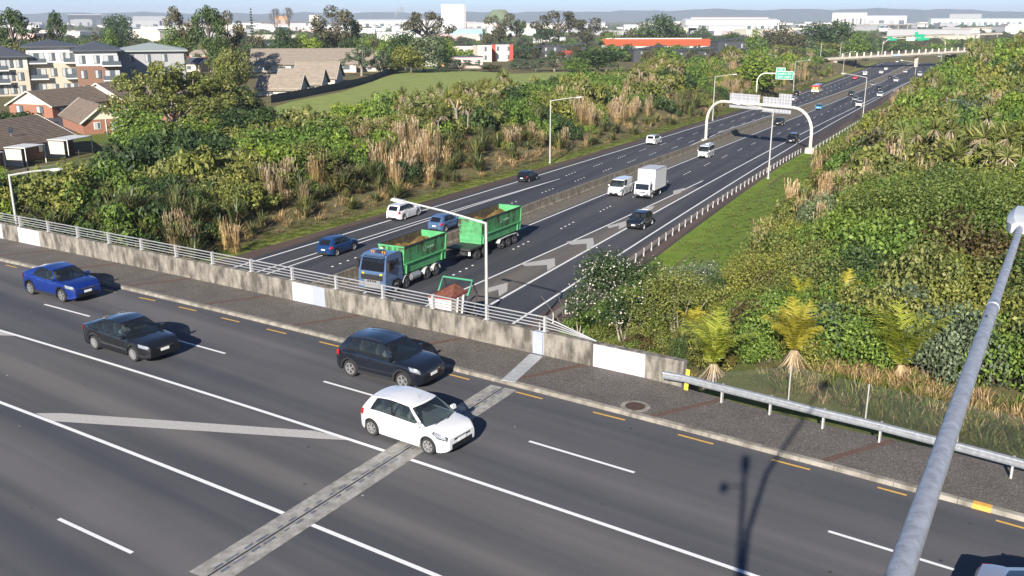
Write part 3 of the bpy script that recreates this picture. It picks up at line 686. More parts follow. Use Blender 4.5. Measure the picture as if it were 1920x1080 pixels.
# ------------------------------------------------------------------ lamp arm and camera mast in the foreground
M_arm = plain('weathered_galvanised_arm', (.44,.46,.50), .5, .55, var=.22, vscale=16)
P1 = Vector(PD(1684,1085,4.65)); P2 = Vector(PD(1914,425,10.9)); dv = (P2-P1).normalized(); P0 = P1 - dv*4.2
fl = empty('lamp_post', (.32, .15, 0), 0, 'galvanised lamp arm reaching over the road in the right foreground', 'street lamp'); l0 = Vector(fl.location)
top = Vector((.32, .15, 9.9))
mb = MB(); mb.tube([top - l0 - Vector((0,0,10)), top - l0 - Vector((0,0,5)), top - l0], [.11,.095,.08], 12); mb.build('pole', M_arm, fl, smooth=50)
mid = P1.lerp(P2, .60)
mb = MB(); mb.tube([top - l0, top - l0 + Vector((.06,.15,.6)), Vector((.62,1.0,10.85)) - l0, P1 - l0, mid - l0], [.08,.078,.075,.066,.052], 20); mb.build('arm', M_arm, fl, smooth=60)
mb = MB(); mb.tube([mid - l0 - dv*.10, mid - l0 + dv*.02], [.059,.056], 16); mb.build('collar', M_galv, fl, smooth=40)
mb = MB(); mb.tube([mid - l0, P2 - l0 + dv*.1], [.048,.036], 16); mb.build('outer_arm', M_arm, fl, smooth=60)
bl = MB(); bl.tube([mid - l0 - dv*.5 + Vector((-.02,-.02,.04)), mid - l0 - dv*.5 + Vector((-.03,-.02,.065))], .009, 6); bl.build('bolt', M_dark, fl)
hx = dv.copy(); Mh = hx.to_track_quat('X','Z').to_matrix()
hm = MB(); L_ = .78
sec = lambda k, zz: [Mh @ Vector((k, y, z)) + (P2 - l0) + dv*.05 for y, z in ((-.17*zz,-.07),(-.17*zz,.03),(-.10*zz,.11*zz),(.10*zz,.11*zz),(.17*zz,.03),(.17*zz,-.07))]
rows = [sec(-.12,.55), sec(.0,.9), sec(.3,1.0), sec(.6,.95), sec(.75,.6)]
hm.grid(rows, closed=True); hm.poly(rows[0]); hm.poly(rows[-1][::-1]); hh = hm.build('lamp_head', plain('lamp_housing', (.60,.63,.66), .45, .3, var=.1), fl, smooth=25)
hm = MB(); hm.box(Mh @ Vector((.38,0,-.10)) + (P2 - l0) + dv*.05, (.5,.26,.06), M=Mh); hm.build('lens', M_glass, hh)
mast = empty('camera_mast', (.05, -.35, 0), 0, 'camera mast standing beside the road behind the viewpoint', 'mast')
mb = MB(); mb.tube([(0,0,0),(0,0,7),(0,0,13.35)], [.10,.085,.07], 12); mb.build('pole', M_galv, mast, smooth=50)
mb = MB(); mb.tube([(0,-.02,13.3),(0,-.02,13.75)], .14, 10); mb.build('camera_housing', M_lamp, mast)
mb = MB(); mb.box((-.35,-.05,12.8), (.7,.05,.05)); mb.box((-.62,-.05,12.75), (.2,.2,.24)); mb.build('side_bracket', M_galv, mast)
# ------------------------------------------------------------------ vehicle materials
def carpaint(name, col, metal=.0, rough=.25):
    m, nt, b = nodes_of(name); b.inputs['Base Color'].default_value = (*col, 1); b.inputs['Metallic'].default_value = metal; b.inputs['Roughness'].default_value = rough
    b.inputs['Coat Weight'].default_value = 1.0; b.inputs['Coat Roughness'].default_value = .03
    f = noise(nt, coords(nt), 2.2, 4); c = ramp(nt, f, [(.3, tuple(x*.93 for x in col)), (.7, tuple(min(1, x*1.04) for x in col))]); nt.links.new(c, b.inputs['Base Color']); return m
def glassmat(name, tint, trans):
    m, nt, b = nodes_of(name); b.inputs['Base Color'].default_value = (*tint, 1); b.inputs['Roughness'].default_value = .03; b.inputs['Specular IOR Level'].default_value = .9
    t = _n(nt, 'ShaderNodeBsdfTransparent'); t.inputs[0].default_value = (.62,.70,.70,1); mx = _n(nt, 'ShaderNodeMixShader'); mx.inputs[0].default_value = trans
    out = nt.nodes['Material Output']; nt.links.new(b.outputs[0], mx.inputs[1]); nt.links.new(t.outputs[0], mx.inputs[2]); nt.links.new(mx.outputs[0], out.inputs['Surface']); return m
C_white = carpaint('white_car_paint', (.72,.72,.73)); C_black = carpaint('black_car_paint', (.010,.011,.014), .0, .2); C_navy = carpaint('dark_navy_car_paint', (.010,.013,.021), .2)
C_blue = carpaint('bright_blue_car_paint', (.010,.040,.26), .4); C_dblue = carpaint('deep_blue_car_paint', (.015,.06,.20), .4); C_lblue = carpaint('steel_blue_car_paint', (.10,.19,.36), .4)
C_sky = carpaint('sky_blue_car_paint', (.14,.46,.80), .2); C_silver = carpaint('silver_car_paint', (.50,.52,.55), .6, .3); C_red = carpaint('red_car_paint', (.62,.03,.025)); C_grey = carpaint('grey_car_paint', (.10,.11,.12), .5)
C_truck = carpaint('steel_blue_truck_paint', (.12,.20,.36), .4)
G_win = glassmat('window_glass', (.02,.025,.03), .45); G_dark = glassmat('tinted_glass', (.012,.013,.018), .12)
M_trim = plain('black_plastic_trim', (.022,.022,.024), .55); M_grille = plain('black_grille', (.010,.010,.012), .4); M_tyre = plain('tyre_rubber', (.022,.022,.023), .85, var=.2)
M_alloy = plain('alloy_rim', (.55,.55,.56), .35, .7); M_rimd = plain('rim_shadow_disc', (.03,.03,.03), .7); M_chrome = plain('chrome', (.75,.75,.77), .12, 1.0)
M_head = plain('headlight_glass', (.40,.43,.47), .1, .5, coat=1.0); M_tail = plain('tail_light_red', (.42,.012,.015), .15, coat=1.0); M_plate_ = plain('number_plate_white', (.80,.80,.78), .5)
M_int = plain('dark_interior', (.05,.05,.052), .8); M_seat = plain('grey_seat_fabric', (.16,.155,.15), .9); M_amber = plain('amber_lamp', (.7,.28,.03), .3)
# ------------------------------------------------------------------ wheel
WHEELS = {}
def wheel_meshes(r, wd, spokes):
    k = (round(r,3), round(wd,3), spokes)
    if k in WHEELS: return WHEELS[k]
    n = 24; mb = MB()
    pr = [(r*.66,-wd*.46),(r*.70,-wd/2),(r*.93,-wd/2),(r,-wd*.36),(r,wd*.36),(r*.93,wd/2),(r*.70,wd/2),(r*.66,wd*.46)]
    mb.grid([[(p*math.cos(2*math.pi*i/n), y, p*math.sin(2*math.pi*i/n)) for i in range(n)] for p, y in pr], closed=True)
    tyre = mb.mesh('tyre', M_tyre, smooth=40)
    mb = MB(); 
    ring = lambda rr, y: [(rr*math.cos(2*math.pi*i/n), y, rr*math.sin(2*math.pi*i/n)) for i in range(n)]
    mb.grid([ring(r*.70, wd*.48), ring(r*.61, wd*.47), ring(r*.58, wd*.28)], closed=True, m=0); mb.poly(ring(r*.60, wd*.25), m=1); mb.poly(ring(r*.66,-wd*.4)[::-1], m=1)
    for s in range(spokes):
        a = 2*math.pi*s/spokes
        for da in (-.10, .10):
            c, sn_ = math.cos(a+da), math.sin(a+da); mb.beam((c*r*.10, wd*.40, sn_*r*.10), (math.cos(a+da*1.4)*r*.62, wd*.44, math.sin(a+da*1.4)*r*.62), r*.10, wd*.10)
    mb.poly(ring(r*.15, wd*.47))
    rim = mb.mesh('rim', [M_alloy, M_rimd]); WHEELS[k] = (tyre, rim); return WHEELS[k]
def add_wheel(root, x, y, r, wd, spokes=6, rim_mat=None):
    t, rm = wheel_meshes(r, wd, spokes); w_ = obj('wheel', t, root, (x, y, r), 0 if y > 0 else math.pi); w_.name = 'wheel'
    rr = obj('rim', rm, w_); 
    if rim_mat: rr.material_slots[0].link = 'OBJECT'; rr.material_slots[0].material = rim_mat
    return w_
def cubic(pts):
    x = np.array([p[0] for p in pts], float); y = np.array([p[1] for p in pts], float); m = np.zeros_like(y)
    h = np.diff(x); d = np.diff(y)/h
    m[1:-1] = np.where(d[:-1]*d[1:] > 0, 2*d[:-1]*d[1:]/(d[:-1]+d[1:]+1e-12), 0); m[0] = d[0]; m[-1] = d[-1]
    def f(t):
        t = np.clip(t, x[0], x[-1]); i = int(np.clip(np.searchsorted(x, t)-1, 0, len(h)-1)); u = (t-x[i])/h[i]
        return float((2*u**3-3*u**2+1)*y[i] + (u**3-2*u**2+u)*h[i]*m[i] + (-2*u**3+3*u**2)*y[i+1] + (u**3-u**2)*h[i]*m[i+1])
    return f
# ------------------------------------------------------------------ passenger car
SPECS = {
 'hatch':  dict(L=3.9, W=1.70, H=1.47, wb=2.49, fo=.78, r=.30, gc=.19, top=[(-1,.80),(-.9,.92),(-.5,.96),(0,.93),(.45,.90),(.62,.885),(.84,.83),(.95,.76),(1,.66)], cowl=.56, rf=.16, rr=-.74, tail=-.97, rz=(1.42,1.47,1.36), wr=.60, spokes=7, pil=(.0,.17,.21,.5,.54,.93), clad=0),
 'sedan':  dict(L=4.62, W=1.80, H=1.47, wb=2.66, fo=.95, r=.32, gc=.19, top=[(-1,.80),(-.96,.96),(-.72,1.00),(-.4,.97),(0,.93),(.38,.90),(.58,.875),(.84,.83),(.95,.77),(1,.67)], cowl=.50, rf=.13, rr=-.36, tail=-.74, rz=(1.42,1.46,1.40), wr=.60, spokes=10, pil=(.0,.13,.20,.52,.56,.94), clad=0),
 'suv':    dict(L=4.30, W=1.83, H=1.64, wb=2.60, fo=.85, r=.345, gc=.24, top=[(-1,.88),(-.93,1.04),(-.5,1.07),(0,1.03),(.42,1.02),(.6,1.00),(.84,.94),(.95,.85),(1,.72)], cowl=.48, rf=.13, rr=-.70, tail=-.95, rz=(1.58,1.63,1.56), wr=.66, spokes=5, pil=(.0,.17,.21,.52,.56,.93), clad=1),
 'cross':  dict(L=4.36, W=1.80, H=1.56, wb=2.62, fo=.90, r=.345, gc=.21, top=[(-1,.92),(-.95,1.08),(-.6,1.10),(-.2,1.02),(.2,.98),(.44,1.0),(.62,.985),(.84,.93),(.95,.86),(1,.74)], cowl=.52, rf=.14, rr=-.50, tail=-.93, rz=(1.50,1.555,1.43), wr=.60, spokes=5, pil=(.0,.30,.34,.58,.62,.94), clad=1),
 'lsuv':   dict(L=4.72, W=1.88, H=1.72, wb=2.75, fo=.92, r=.36, gc=.23, top=[(-1,.92),(-.95,1.10),(-.5,1.11),(0,1.08),(.42,1.06),(.6,1.05),(.84,1.0),(.95,.90),(1,.76)], cowl=.46, rf=.16, rr=-.80, tail=-.97, rz=(1.66,1.71,1.65), wr=.68, spokes=5, pil=(.02,.24,.27,.55,.58,.93), clad=0),
 'van':    dict(L=4.95, W=1.93, H=1.95, wb=3.0, fo=.95, r=.34, gc=.20, top=[(-1,.95),(-.985,1.18),(-.5,1.19),(0,1.18),(.5,1.14),(.66,1.10),(.88,.92),(.975,.74),(1,.60)], cowl=.66, rf=.34, rr=-.95, tail=-.985, rz=(1.92,1.95,1.90), wr=.78, spokes=6, pil=(.0,.0,.0,.63,.66,.95), clad=0, cargo=1),
 'minibus':dict(L=4.80, W=1.80, H=1.98, wb=2.75, fo=1.1, r=.33, gc=.20, top=[(-1,.95),(-.985,1.16),(-.5,1.18),(0,1.16),(.55,1.13),(.78,1.06),(.92,.92),(.98,.74),(1,.60)], cowl=.80, rf=.50, rr=-.95, tail=-.985, rz=(1.94,1.98,1.92), wr=.76, spokes=6, pil=(.03,.36,.39,.66,.70,.95), clad=0),
}
TEMPL = {}
def make_car(kind, detail=True):
    sp = SPECS[kind]; L, W, H, wb, fo, r, gc = (sp[k] for k in ('L','W','H','wb','fo','r','gc'))
    xf = wb/2 + fo; xr = xf - L; xc = (xf+xr)/2; hl = L/2
    X = lambda t: xc + t*hl
    ftop = cubic([(X(a), b) for a, b in sp['top']])
    root = empty('parked', (0,0,0)); 
    def wv(x):
        t = abs(x-xc)/hl; return W/2*(1 - .22*max(0,(t-.74)/.26)**2.3)
    ra = r + .055
    def zlow(x):
        t = (x-xc)/hl; z = gc + .10*max(0,(abs(t)-.88)/.12)**1.5
        for xw in (-wb/2, wb/2):
            if abs(x-xw) < ra: z = max(z, r + math.sqrt(ra*ra-(x-xw)**2))
        return z
    xs = set(np.linspace(xr+.10, xf-.10, 22)) | {xr, xr+.03, xf-.03, xf}
    for xw in (-wb/2, wb/2): xs |= set(xw + ra*np.cos(np.linspace(0.001, math.pi-.001, 11))) | {xw-ra-.01, xw+ra+.01}
    xs = sorted(xs)
    def ring(x):
        zt = ftop(x); zb = zlow(x); wd = wv(x); t = (x-xc)/hl; hgt = zt - zb
        e = max(0,(abs(t)-.93)/.07)
        crown = .05*(1-e)
        return [(0,gc+.02),(wd*.9,max(gc+.02,zb) if zb < gc+.3 else zb),(wd*.978,zb),(wd*.992,zb+.22*hgt),(wd,zb+.5*hgt),(wd*.992,zb+.72*hgt),(wd*.972,zb+.90*hgt),(wd*.93,zt),(wd*.82,zt+crown*.4),(wd*.45,zt+crown*.85),(0,zt+crown)]
    body = MB(); R = [ring(x) for x in xs]; K = len(R[0])
    for sgn in (1,-1):
        rows = [[(x, sgn*p[0], p[1]) for p in rg[1:]] for x, rg in zip(xs, R)]
        if sgn < 0: rows = [q[::-1] for q in rows]
        body.grid(rows)
    for x, rg, fl in ((xs[0], R[0], 1), (xs[-1], R[-1], -1)):
        for a, b in zip(rg[1:-1], rg[2:]):
            q = [(x, a[0], a[1]), (x, b[0], b[1]), (x, -b[0], b[1]), (x, -a[0], a[1])]; body.poly(q[::fl])
    # greenhouse surfaces
    xA, xB, xC, xD = X(sp['cowl']), X(sp['rf']), X(sp['rr']), X(sp['tail']); zr1, zr2, zr3 = sp['rz']; wr = sp['wr']
    froof = cubic([(xC, zr3), ((xB+xC)/2, zr2), (xB, zr1)])
    def side(u, v):
        xb = xD + (xA-xD)*u; xt = xC + (xB-xC)*u; x = xb + (xt-xb)*v
        yb = wv(xb)*.93; yt = wr if not sp.get('cargo') else wr
        y = yb + (yt-yb)*v + .035*math.sin(math.pi*v); z0 = ftop(xb) - .005; z = z0 + (froof(xt)-z0)*v
        return (x, y, z)
    d0, q1, q2, b1, b2, a1 = sp['pil']
    vs = [0,.05,.36,.66,.93,1.0]
    us = sorted(set([0, 1] + [t for t in (d0,q1,q2,b1,b2,a1)] + list(np.linspace(0,1,13))))
    wins = {}
    for sgn in (1,-1):
        for i in range(len(us)-1):
            um = (us[i]+us[i+1])/2
            zone = 'p'
            if d0 < um < q1: zone = 'quarter_window'
            elif q2 < um < b1: zone = 'rear_side_window'
            elif b2 < um < a1: zone = 'front_side_window'
            if sp.get('cargo') and um < b1: zone = 'p'
            if kind in ('hatch','suv','cross') and zone == 'quarter_window': zone = 'p'
            for j in range(len(vs)-1):
                q = [side(us[i],vs[j]), side(us[i+1],vs[j]), side(us[i+1],vs[j+1]), side(us[i],vs[j+1])]
                q = [(a, sgn*b, c) for a, b, c in q]
                if sgn < 0: q = q[::-1]
                if zone == 'p' and q1-.02 < um < a1 and not sp.get('cargo') and 0 < j < len(vs)-2 and d0 < um: wins.setdefault(('window_pillar', sgn*(1 if um < (q2+b1)/2 else 2)), MB()).quad(*q)
                elif zone != 'p' and 0 < j < len(vs)-2: wins.setdefault((zone, sgn), MB()).quad(*q)
                else: body.quad(*q)
    def screen(front, t, v):
        u = 1 if front else 0; p = side(u, v); bow = (.16 if front else .08)*(1-t*t)*(1 if front else -1)*(1-.35*v)
        z = p[2] + .03*(1-t*t)*(v if v > .9 else .6)
        return (p[0]+bow, p[1]*t, z)
    ts = np.linspace(-1, 1, 9)
    for front, nm in ((True,'windscreen'), (False,'rear_window')):
        g = MB(); sv = [0,.06,.35,.65,.92,1.0] if front else [0,.14,.4,.65,.88,1.0]
        cargo_back = kind in ('van',) and not front
        for i in range(8):
            for j in range(5):
                q = [screen(front, ts[i], sv[j]), screen(front, ts[i+1], sv[j]), screen(front, ts[i+1], sv[j+1]), screen(front, ts[i], sv[j+1])]
                if not front: q = q[::-1]
                inside = (0 < i < 7 or front) and 0 < j < 4
                (g if inside else body).quad(*q)
        g.build(nm, G_win if front else G_dark, root, smooth=50)
    ur = np.linspace(0, 1, 9); rows = []
    for u in ur:
        row = []
        for t in ts:
            p = side(u, 1.0); bow = .16*(1-t*t)*.65 if u == 1 else (-.08*(1-t*t)*.65 if u == 0 else 0)
            row.append((p[0]+bow, p[1]*t, p[2] + .035*(1-t*t)))
        rows.append(row)
    body.grid(rows)
    bo = body.build('body', C_white, root, smooth=38)
    for (zone, sgn), g in wins.items():
        if zone == 'window_pillar': g.build('window_pillar', M_grille, root, smooth=50); continue
        g.build('side_window', G_win if zone == 'front_side_window' else (G_win if kind in ('hatch','suv','sedan','cross') else G_dark), root, smooth=50)
    # underbody and cabin
    mb = MB(); mb.box((xc, 0, gc+.17), (L-.30, W-.34, .28)); mb.box(((xA+xr)/2+.1,0,gc+.42), (xA-xr-.5, W-.36, .30)); mb.box((wb/2,0,gc+.36), (2*ra+.1, W-.40, min(.34, ftop(xf-.1)-gc-.28))); mb.build('underbody', M_trim, root)
    mb = MB()
    for y in (-.36,.36):
        for xx in ([.05, -.85] if kind not in ('van',) else [.75]):
            mb.box((X(.05)+xx*.9, y, .80), (.5,.5,.35)); mb.box((X(.05)+xx*.9-.28, y, 1.02 if H < 1.7 else 1.2), (.14,.48,.62)); mb.box((X(.05)+xx*.9-.30, y, 1.36 if H < 1.7 else 1.55), (.10,.26,.16))
    mb.build('seats', M_seat, root)
    mb = MB(); mb.box((xA-.34, 0, ftop(xA)-.06), (.5, W*.78, .12)); mb.build('dashboard', M_int, root)
    for xw in (-wb/2, wb/2):
        for sgn in (1,-1): add_wheel(root, xw, sgn*(W/2-.115), r, .215, sp['spokes'])
    # surface patches
    def surf(x, k, off=.006):
        rg = ring(x); i = int(min(k, K-2)); f = k-i; a, b = rg[i], rg[i+1]; y = a[0]+(b[0]-a[0])*f; z = a[1]+(b[1]-a[1])*f
        nrm = Vector((0, b[1]-a[1], -(b[0]-a[0]))).normalized(); d = wv(x+.05)-wv(x-.05); nx = -d/.1
        return (x + nx*off, y + nrm.y*off, z + nrm.z*off)
    def patch(name, x0, x1, k0, k1, mat, off=.008, nx=5, nk=4, shear=0.0):
        for sgn in (1,-1):
            g = MB(); rows = []
            for k in np.linspace(k0, k1, nk):
                rows.append([(lambda p: (p[0], sgn*p[1], p[2]))(surf(x + shear*(k-k0), k, off)) for x in np.linspace(x0, x1, nx)])
            g.grid(rows); g.build(name, mat, root, smooth=60)
    patch('headlight', xf-.48, xf-.075, 5.45, 6.75, M_head, .022, 9, 5, shear=-.05)
    patch('headlight_bezel', xf-.56, xf-.05, 5.1, 6.95, M_grille, .014, 9, 5)
    patch('tail_light', xr+.03, xr+.30, 5.0, 6.8, M_tail, .018)
    # nose and tail furniture, straddling the end caps
    zn = ftop(xf)
    gm = MB(); wn_ = wv(xf)
    def arc(x0, z0, z1, yw, bulge, sgn, mb, n=6):
        rows = [[(x0 + sgn*bulge*(1-(t*t)), t*yw, z) for t in np.linspace(-1,1,n+1)] for z in (z0, z1)]; mb.grid(rows if sgn > 0 else rows[::-1])
    arc(xf+.008, gc+.07, gc+.26, wn_*.80, .0, 1, gm)
    gm.build('lower_intake', M_grille, root)
    gm = MB(); arc(xf+.008, zn-.17 if kind not in ('hatch','cross') else zn-.10, zn-.03, wn_*.62, .0, 1, gm); g0_ = ftop(xf-.10); gm.grid([[(xf+.004, t*wn_*.60, zn-.06) for t in (-1,0,1)], [(xf-.03, t*wn_*.62, ftop(xf-.03)+.012) for t in (-1,0,1)]]); gm.build('grille', M_grille, root)
    gm = MB(); gm.box((xf+.016, 0, zn-.045), (.012, wn_*1.1, .022)); gm.build('grille_trim', M_chrome, root)
    pz = (gc+.33)
    mb = MB(); mb.box((xf+.014, 0, pz), (.016, .40, .115)); mb.build('number_plate', M_plate_, root)
    mb = MB(); mb.box((xr-.012, 0, .62 if H < 1.6 else .70), (.016, .40, .115)); mb.build('number_plate', M_plate_, root)
    mb = MB(); mb.box((xr-.004, 0, gc+.13), (.03, wn_*1.5, .16)); mb.build('rear_valance', M_trim, root)
    for sgn in (1,-1):
        mb = MB(); p = side(.93, .06); c = Vector((p[0]+.02, sgn*(p[1]+.13), p[2]+.08)); mb.box(c, (.12,.21,.14), taper=.85); mb.box((c.x, sgn*(p[1]+.02), c.z-.05), (.06,.10,.05)); mb.build('wing_mirror', C_white, root)
        fg = MB(); fg.box((xf-.14, sgn*wv(xf-.14)*.80, gc+.22), (.2,.16,.10)); 
        if kind in ('suv','hatch','cross'): fg.build('fog_lamp', M_head if kind == 'suv' else M_trim, root)
    # door seams, handles, wipers, aerial
    for u in ((b1+b2)/2, q2-.02):
        xb = xD + (xA-xD)*u
        for sgn in (1,-1):
            mb = MB(); mb.tube([(surf(xb,k,.003)[0], sgn*surf(xb,k,.003)[1], surf(xb,k,.003)[2]) for k in np.linspace(2.6,6.9,6)], .006, 4, cap=False)
            if abs(xb+wb/2) > ra: mb.build('door_seam', M_grille, root)
            h = MB(); p = surf(xb+.14 if u > .4 else xb+.16, 5.75, .015); h.box((p[0], sgn*p[1], p[2]), (.16,.03,.03)); h.build('door_handle', C_white, root)
    if sp['clad']:
        for xw in (-wb/2, wb/2):
            for sgn in (1,-1):
                mb = MB(); rows = []
                for a in np.linspace(.02, math.pi-.02, 13):
                    xx = xw + ra*math.cos(a); zz = r + ra*math.sin(a); y = wv(xx)*.985
                    xo = xw + (ra+.07)*math.cos(a); zo = r + (ra+.07)*math.sin(a); yo = wv(xo)*.992
                    rows.append([(xx, sgn*(y+.012), max(zz, gc)), (xo, sgn*(yo+.014), max(zo, gc))])
                mb.grid(rows); mb.build('arch_cladding', M_trim if kind == 'suv' else M_grille, root)
        for sgn in (1,-1):
            mb = MB(); mb.box((0, sgn*W*.487, gc+.07), (wb-2*ra, .05, .15)); mb.build('sill_cladding', M_trim, root)
    mb = MB()
    for y in (-.45,.12):
        a = screen(True, y/.8, .03); b_ = screen(True, y/.8+.5, .10); mb.beam(Vector(a)+Vector((.02,0,.015)), Vector(b_)+Vector((.02,0,.015)), .02, .012)
    mb.build('wipers', M_trim, root)
    mb = MB(); p = side(.08 if kind != 'hatch' else .92, 1.0); mb.tube([(p[0],0,p[2]+.02),(p[0]-.09,0,p[2]+.20)], .006, 4); mb.build('aerial', M_trim, root)
    if kind in ('lsuv','suv'):
        for sgn in (1,-1):
            mb = MB(); mb.tube([(lambda p: (p[0], sgn*(p[1]-.06), p[2]+.05))(side(u, 1.0)) for u in np.linspace(.08,.92,6)], .018, 5); mb.build('roof_rail', M_trim, root)
    if kind == 'minibus':
        for u in (.2,.5,.8):
            p = side(u,1.0); mb = MB(); mb.box((p[0],0,p[2]+.12), (.06, 1.5, .05)); mb.build('roof_bar', M_chrome, root)
        mb = MB(); mb.box((side(.5,1)[0], .25, zr2+.2), (2.2,.5,.12)); mb.build('roof_rack_load', C_white, root)
    return root
PAINTED = ('body','wing_mirror','door_handle')
def recolor(root, mat):
    for ch in root.children:
        if ch.name.split('.')[0] in PAINTED:
            ch.material_slots[0].link = 'OBJECT'; ch.material_slots[0].material = mat
USED = set()
def car(kind, name, mat, loc, rz, label, cat='car', group=None, pitch=0.0):
    if kind not in TEMPL: TEMPL[kind] = make_car(kind); r = TEMPL[kind]
    else: r = copy_tree(TEMPL[kind])
    r.name = name; r.location = loc; r.rotation_euler = (0, pitch, rz); recolor(r, mat); tag(r, label, cat, group)
    if not group and 'group' in r: del r['group']
    return r
def wheels2pose(rear, front, side, track, wb):
    """rear and front wheel contact points of the near side"""
    a = np.array(rear[:2]); b = np.array(front[:2]); d = (b-a)/np.linalg.norm(b-a); n = np.array([-d[1], d[0]])
    c = (a+b)/2 - n*side*track/2; return (c[0], c[1]), math.atan2(d[1], d[0])
def bridge_car(kind, name, mat, rear, front, label):
    sp = SPECS[kind]; (x, y), rz = wheels2pose(PZ(*rear), PZ(*front), -1, sp['W']-.2, sp['wb']); return car(kind, name, mat, (x, y, .004), rz, label)
bridge_car('cross', 'blue_crossover', C_blue, (62,552), (119,566), 'bright blue crossover leading at the left end of the bridge lanes')
bridge_car('sedan', 'black_sedan', C_black, (182,655), (253,677), 'black sedan with alloy wheels in the middle bridge lane behind the blue crossover')
bridge_car('suv', 'dark_navy_suv', C_navy, (660,705), (757,729), 'dark navy compact SUV with plastic arches in the kerbside bridge lane')
bridge_car('hatch', 'white_hatchback', C_white, (700,816), (805,851), 'white five door hatchback on the bridge beside the expansion joint')
# car cut by the lower right corner: silver roof with a dark glass panel
c = PZ(1845,1050,1.45); rzz = BANG
vx, vy = c[0] + math.cos(rzz)*2.15 + math.sin(rzz)*.05, c[1] + math.sin(rzz)*2.15 - math.cos(rzz)*.05
cc = car('sedan', 'silver_blue_sedan', C_silver, (vx, vy, .004), rzz, 'silver blue car with dark glass roof cut off by the lower right corner')
def dir_at(s):
    a = np.array(sn2xy(s, float(LE(s)))); b = np.array(sn2xy(s+4, float(LE(s+4)))); d = b-a; return math.atan2(d[1], d[0])
def mcar(kind, name, mat, px, toward, label, cat='car', side=None, up=0):
    s, n = PMW(*px); sp = SPECS[kind]
    rz = dir_at(s) + (math.pi if toward else 0); x, y = sn2xy(s, n)
    return car(kind, name, mat, (x, y, float(prof(s))+.01), rz, label, cat, pitch=math.atan(.0179)*(-1 if toward else 1) if s < 250 else 0)
def mcar2(kind, name, mat, rear, front, side, label, cat='car'):
    sp = SPECS[kind]; (s1, n1), (s2, n2) = PMW(*rear), PMW(*front); a = sn2xy(s1, n1); b = sn2xy(s2, n2)
    sm = (s1+s2)/2; c = (a+b)/2; rz = dir_at(sm) + (math.pi if s2 < s1 else 0); n = np.array([-math.sin(rz), math.cos(rz)])
    c = c - n*side*(sp['W']-.2)/2; s, _ = xy2sn(c[0], c[1])
    return car(kind, name, mat, (c[0], c[1], float(prof(s))+.01), rz, label, cat)
mcar2('suv', 'deep_blue_suv', C_dblue, (630,480.5), (664.5,469.5), -1, 'deep blue SUV driving away in the left carriageway nearest the bridge')
mcar2('lsuv', 'white_suv', C_white, (757,413), (784.5,405), -1, 'white large SUV driving away beside the left verge')
mcar2('suv', 'steel_blue_suv', C_lblue, (836,434), (858,427), -1, 'steel blue SUV half hidden behind the green trailer')
mcar2('hatch', 'dark_hatchback', C_navy, (989.5,342.5), (1007,337), -1, 'dark hatchback driving away below the left verge lamp')
mcar2('lsuv', 'white_four_wheel_drive', C_white, (1228,271.5), (1240,268), -1, 'white four wheel drive driving away left of the gantry')
mcar2('suv', 'dark_blue_suv', C_navy, (1222,422), (1205,431), 1, 'dark blue SUV on the exit lane ahead of the white box truck')
mcar2('van', 'white_van', C_white, (1184.5,361.5), (1165,367.5), 1, 'white panel van alongside the white box truck', 'van')
mcar2('minibus', 'white_minibus', C_white, (1340,292), (1325,297.5), 1, 'white minibus with a loaded roof rack near the gantry leg', 'van')
mcar2('lsuv', 'dark_people_carrier', C_black, (1500,265), (1489,270), 1, 'black people carrier on the exit lane under the gantry shadow')
mcar2('suv', 'black_suv', C_black, (1472,233), (1463,236), 1, 'black SUV seen just beneath the gantry sign boards')
mcar('hatch', 'sky_blue_hatchback', C_sky, (1536,205), True, 'sky blue hatchback alone in the lane beyond the gantry')
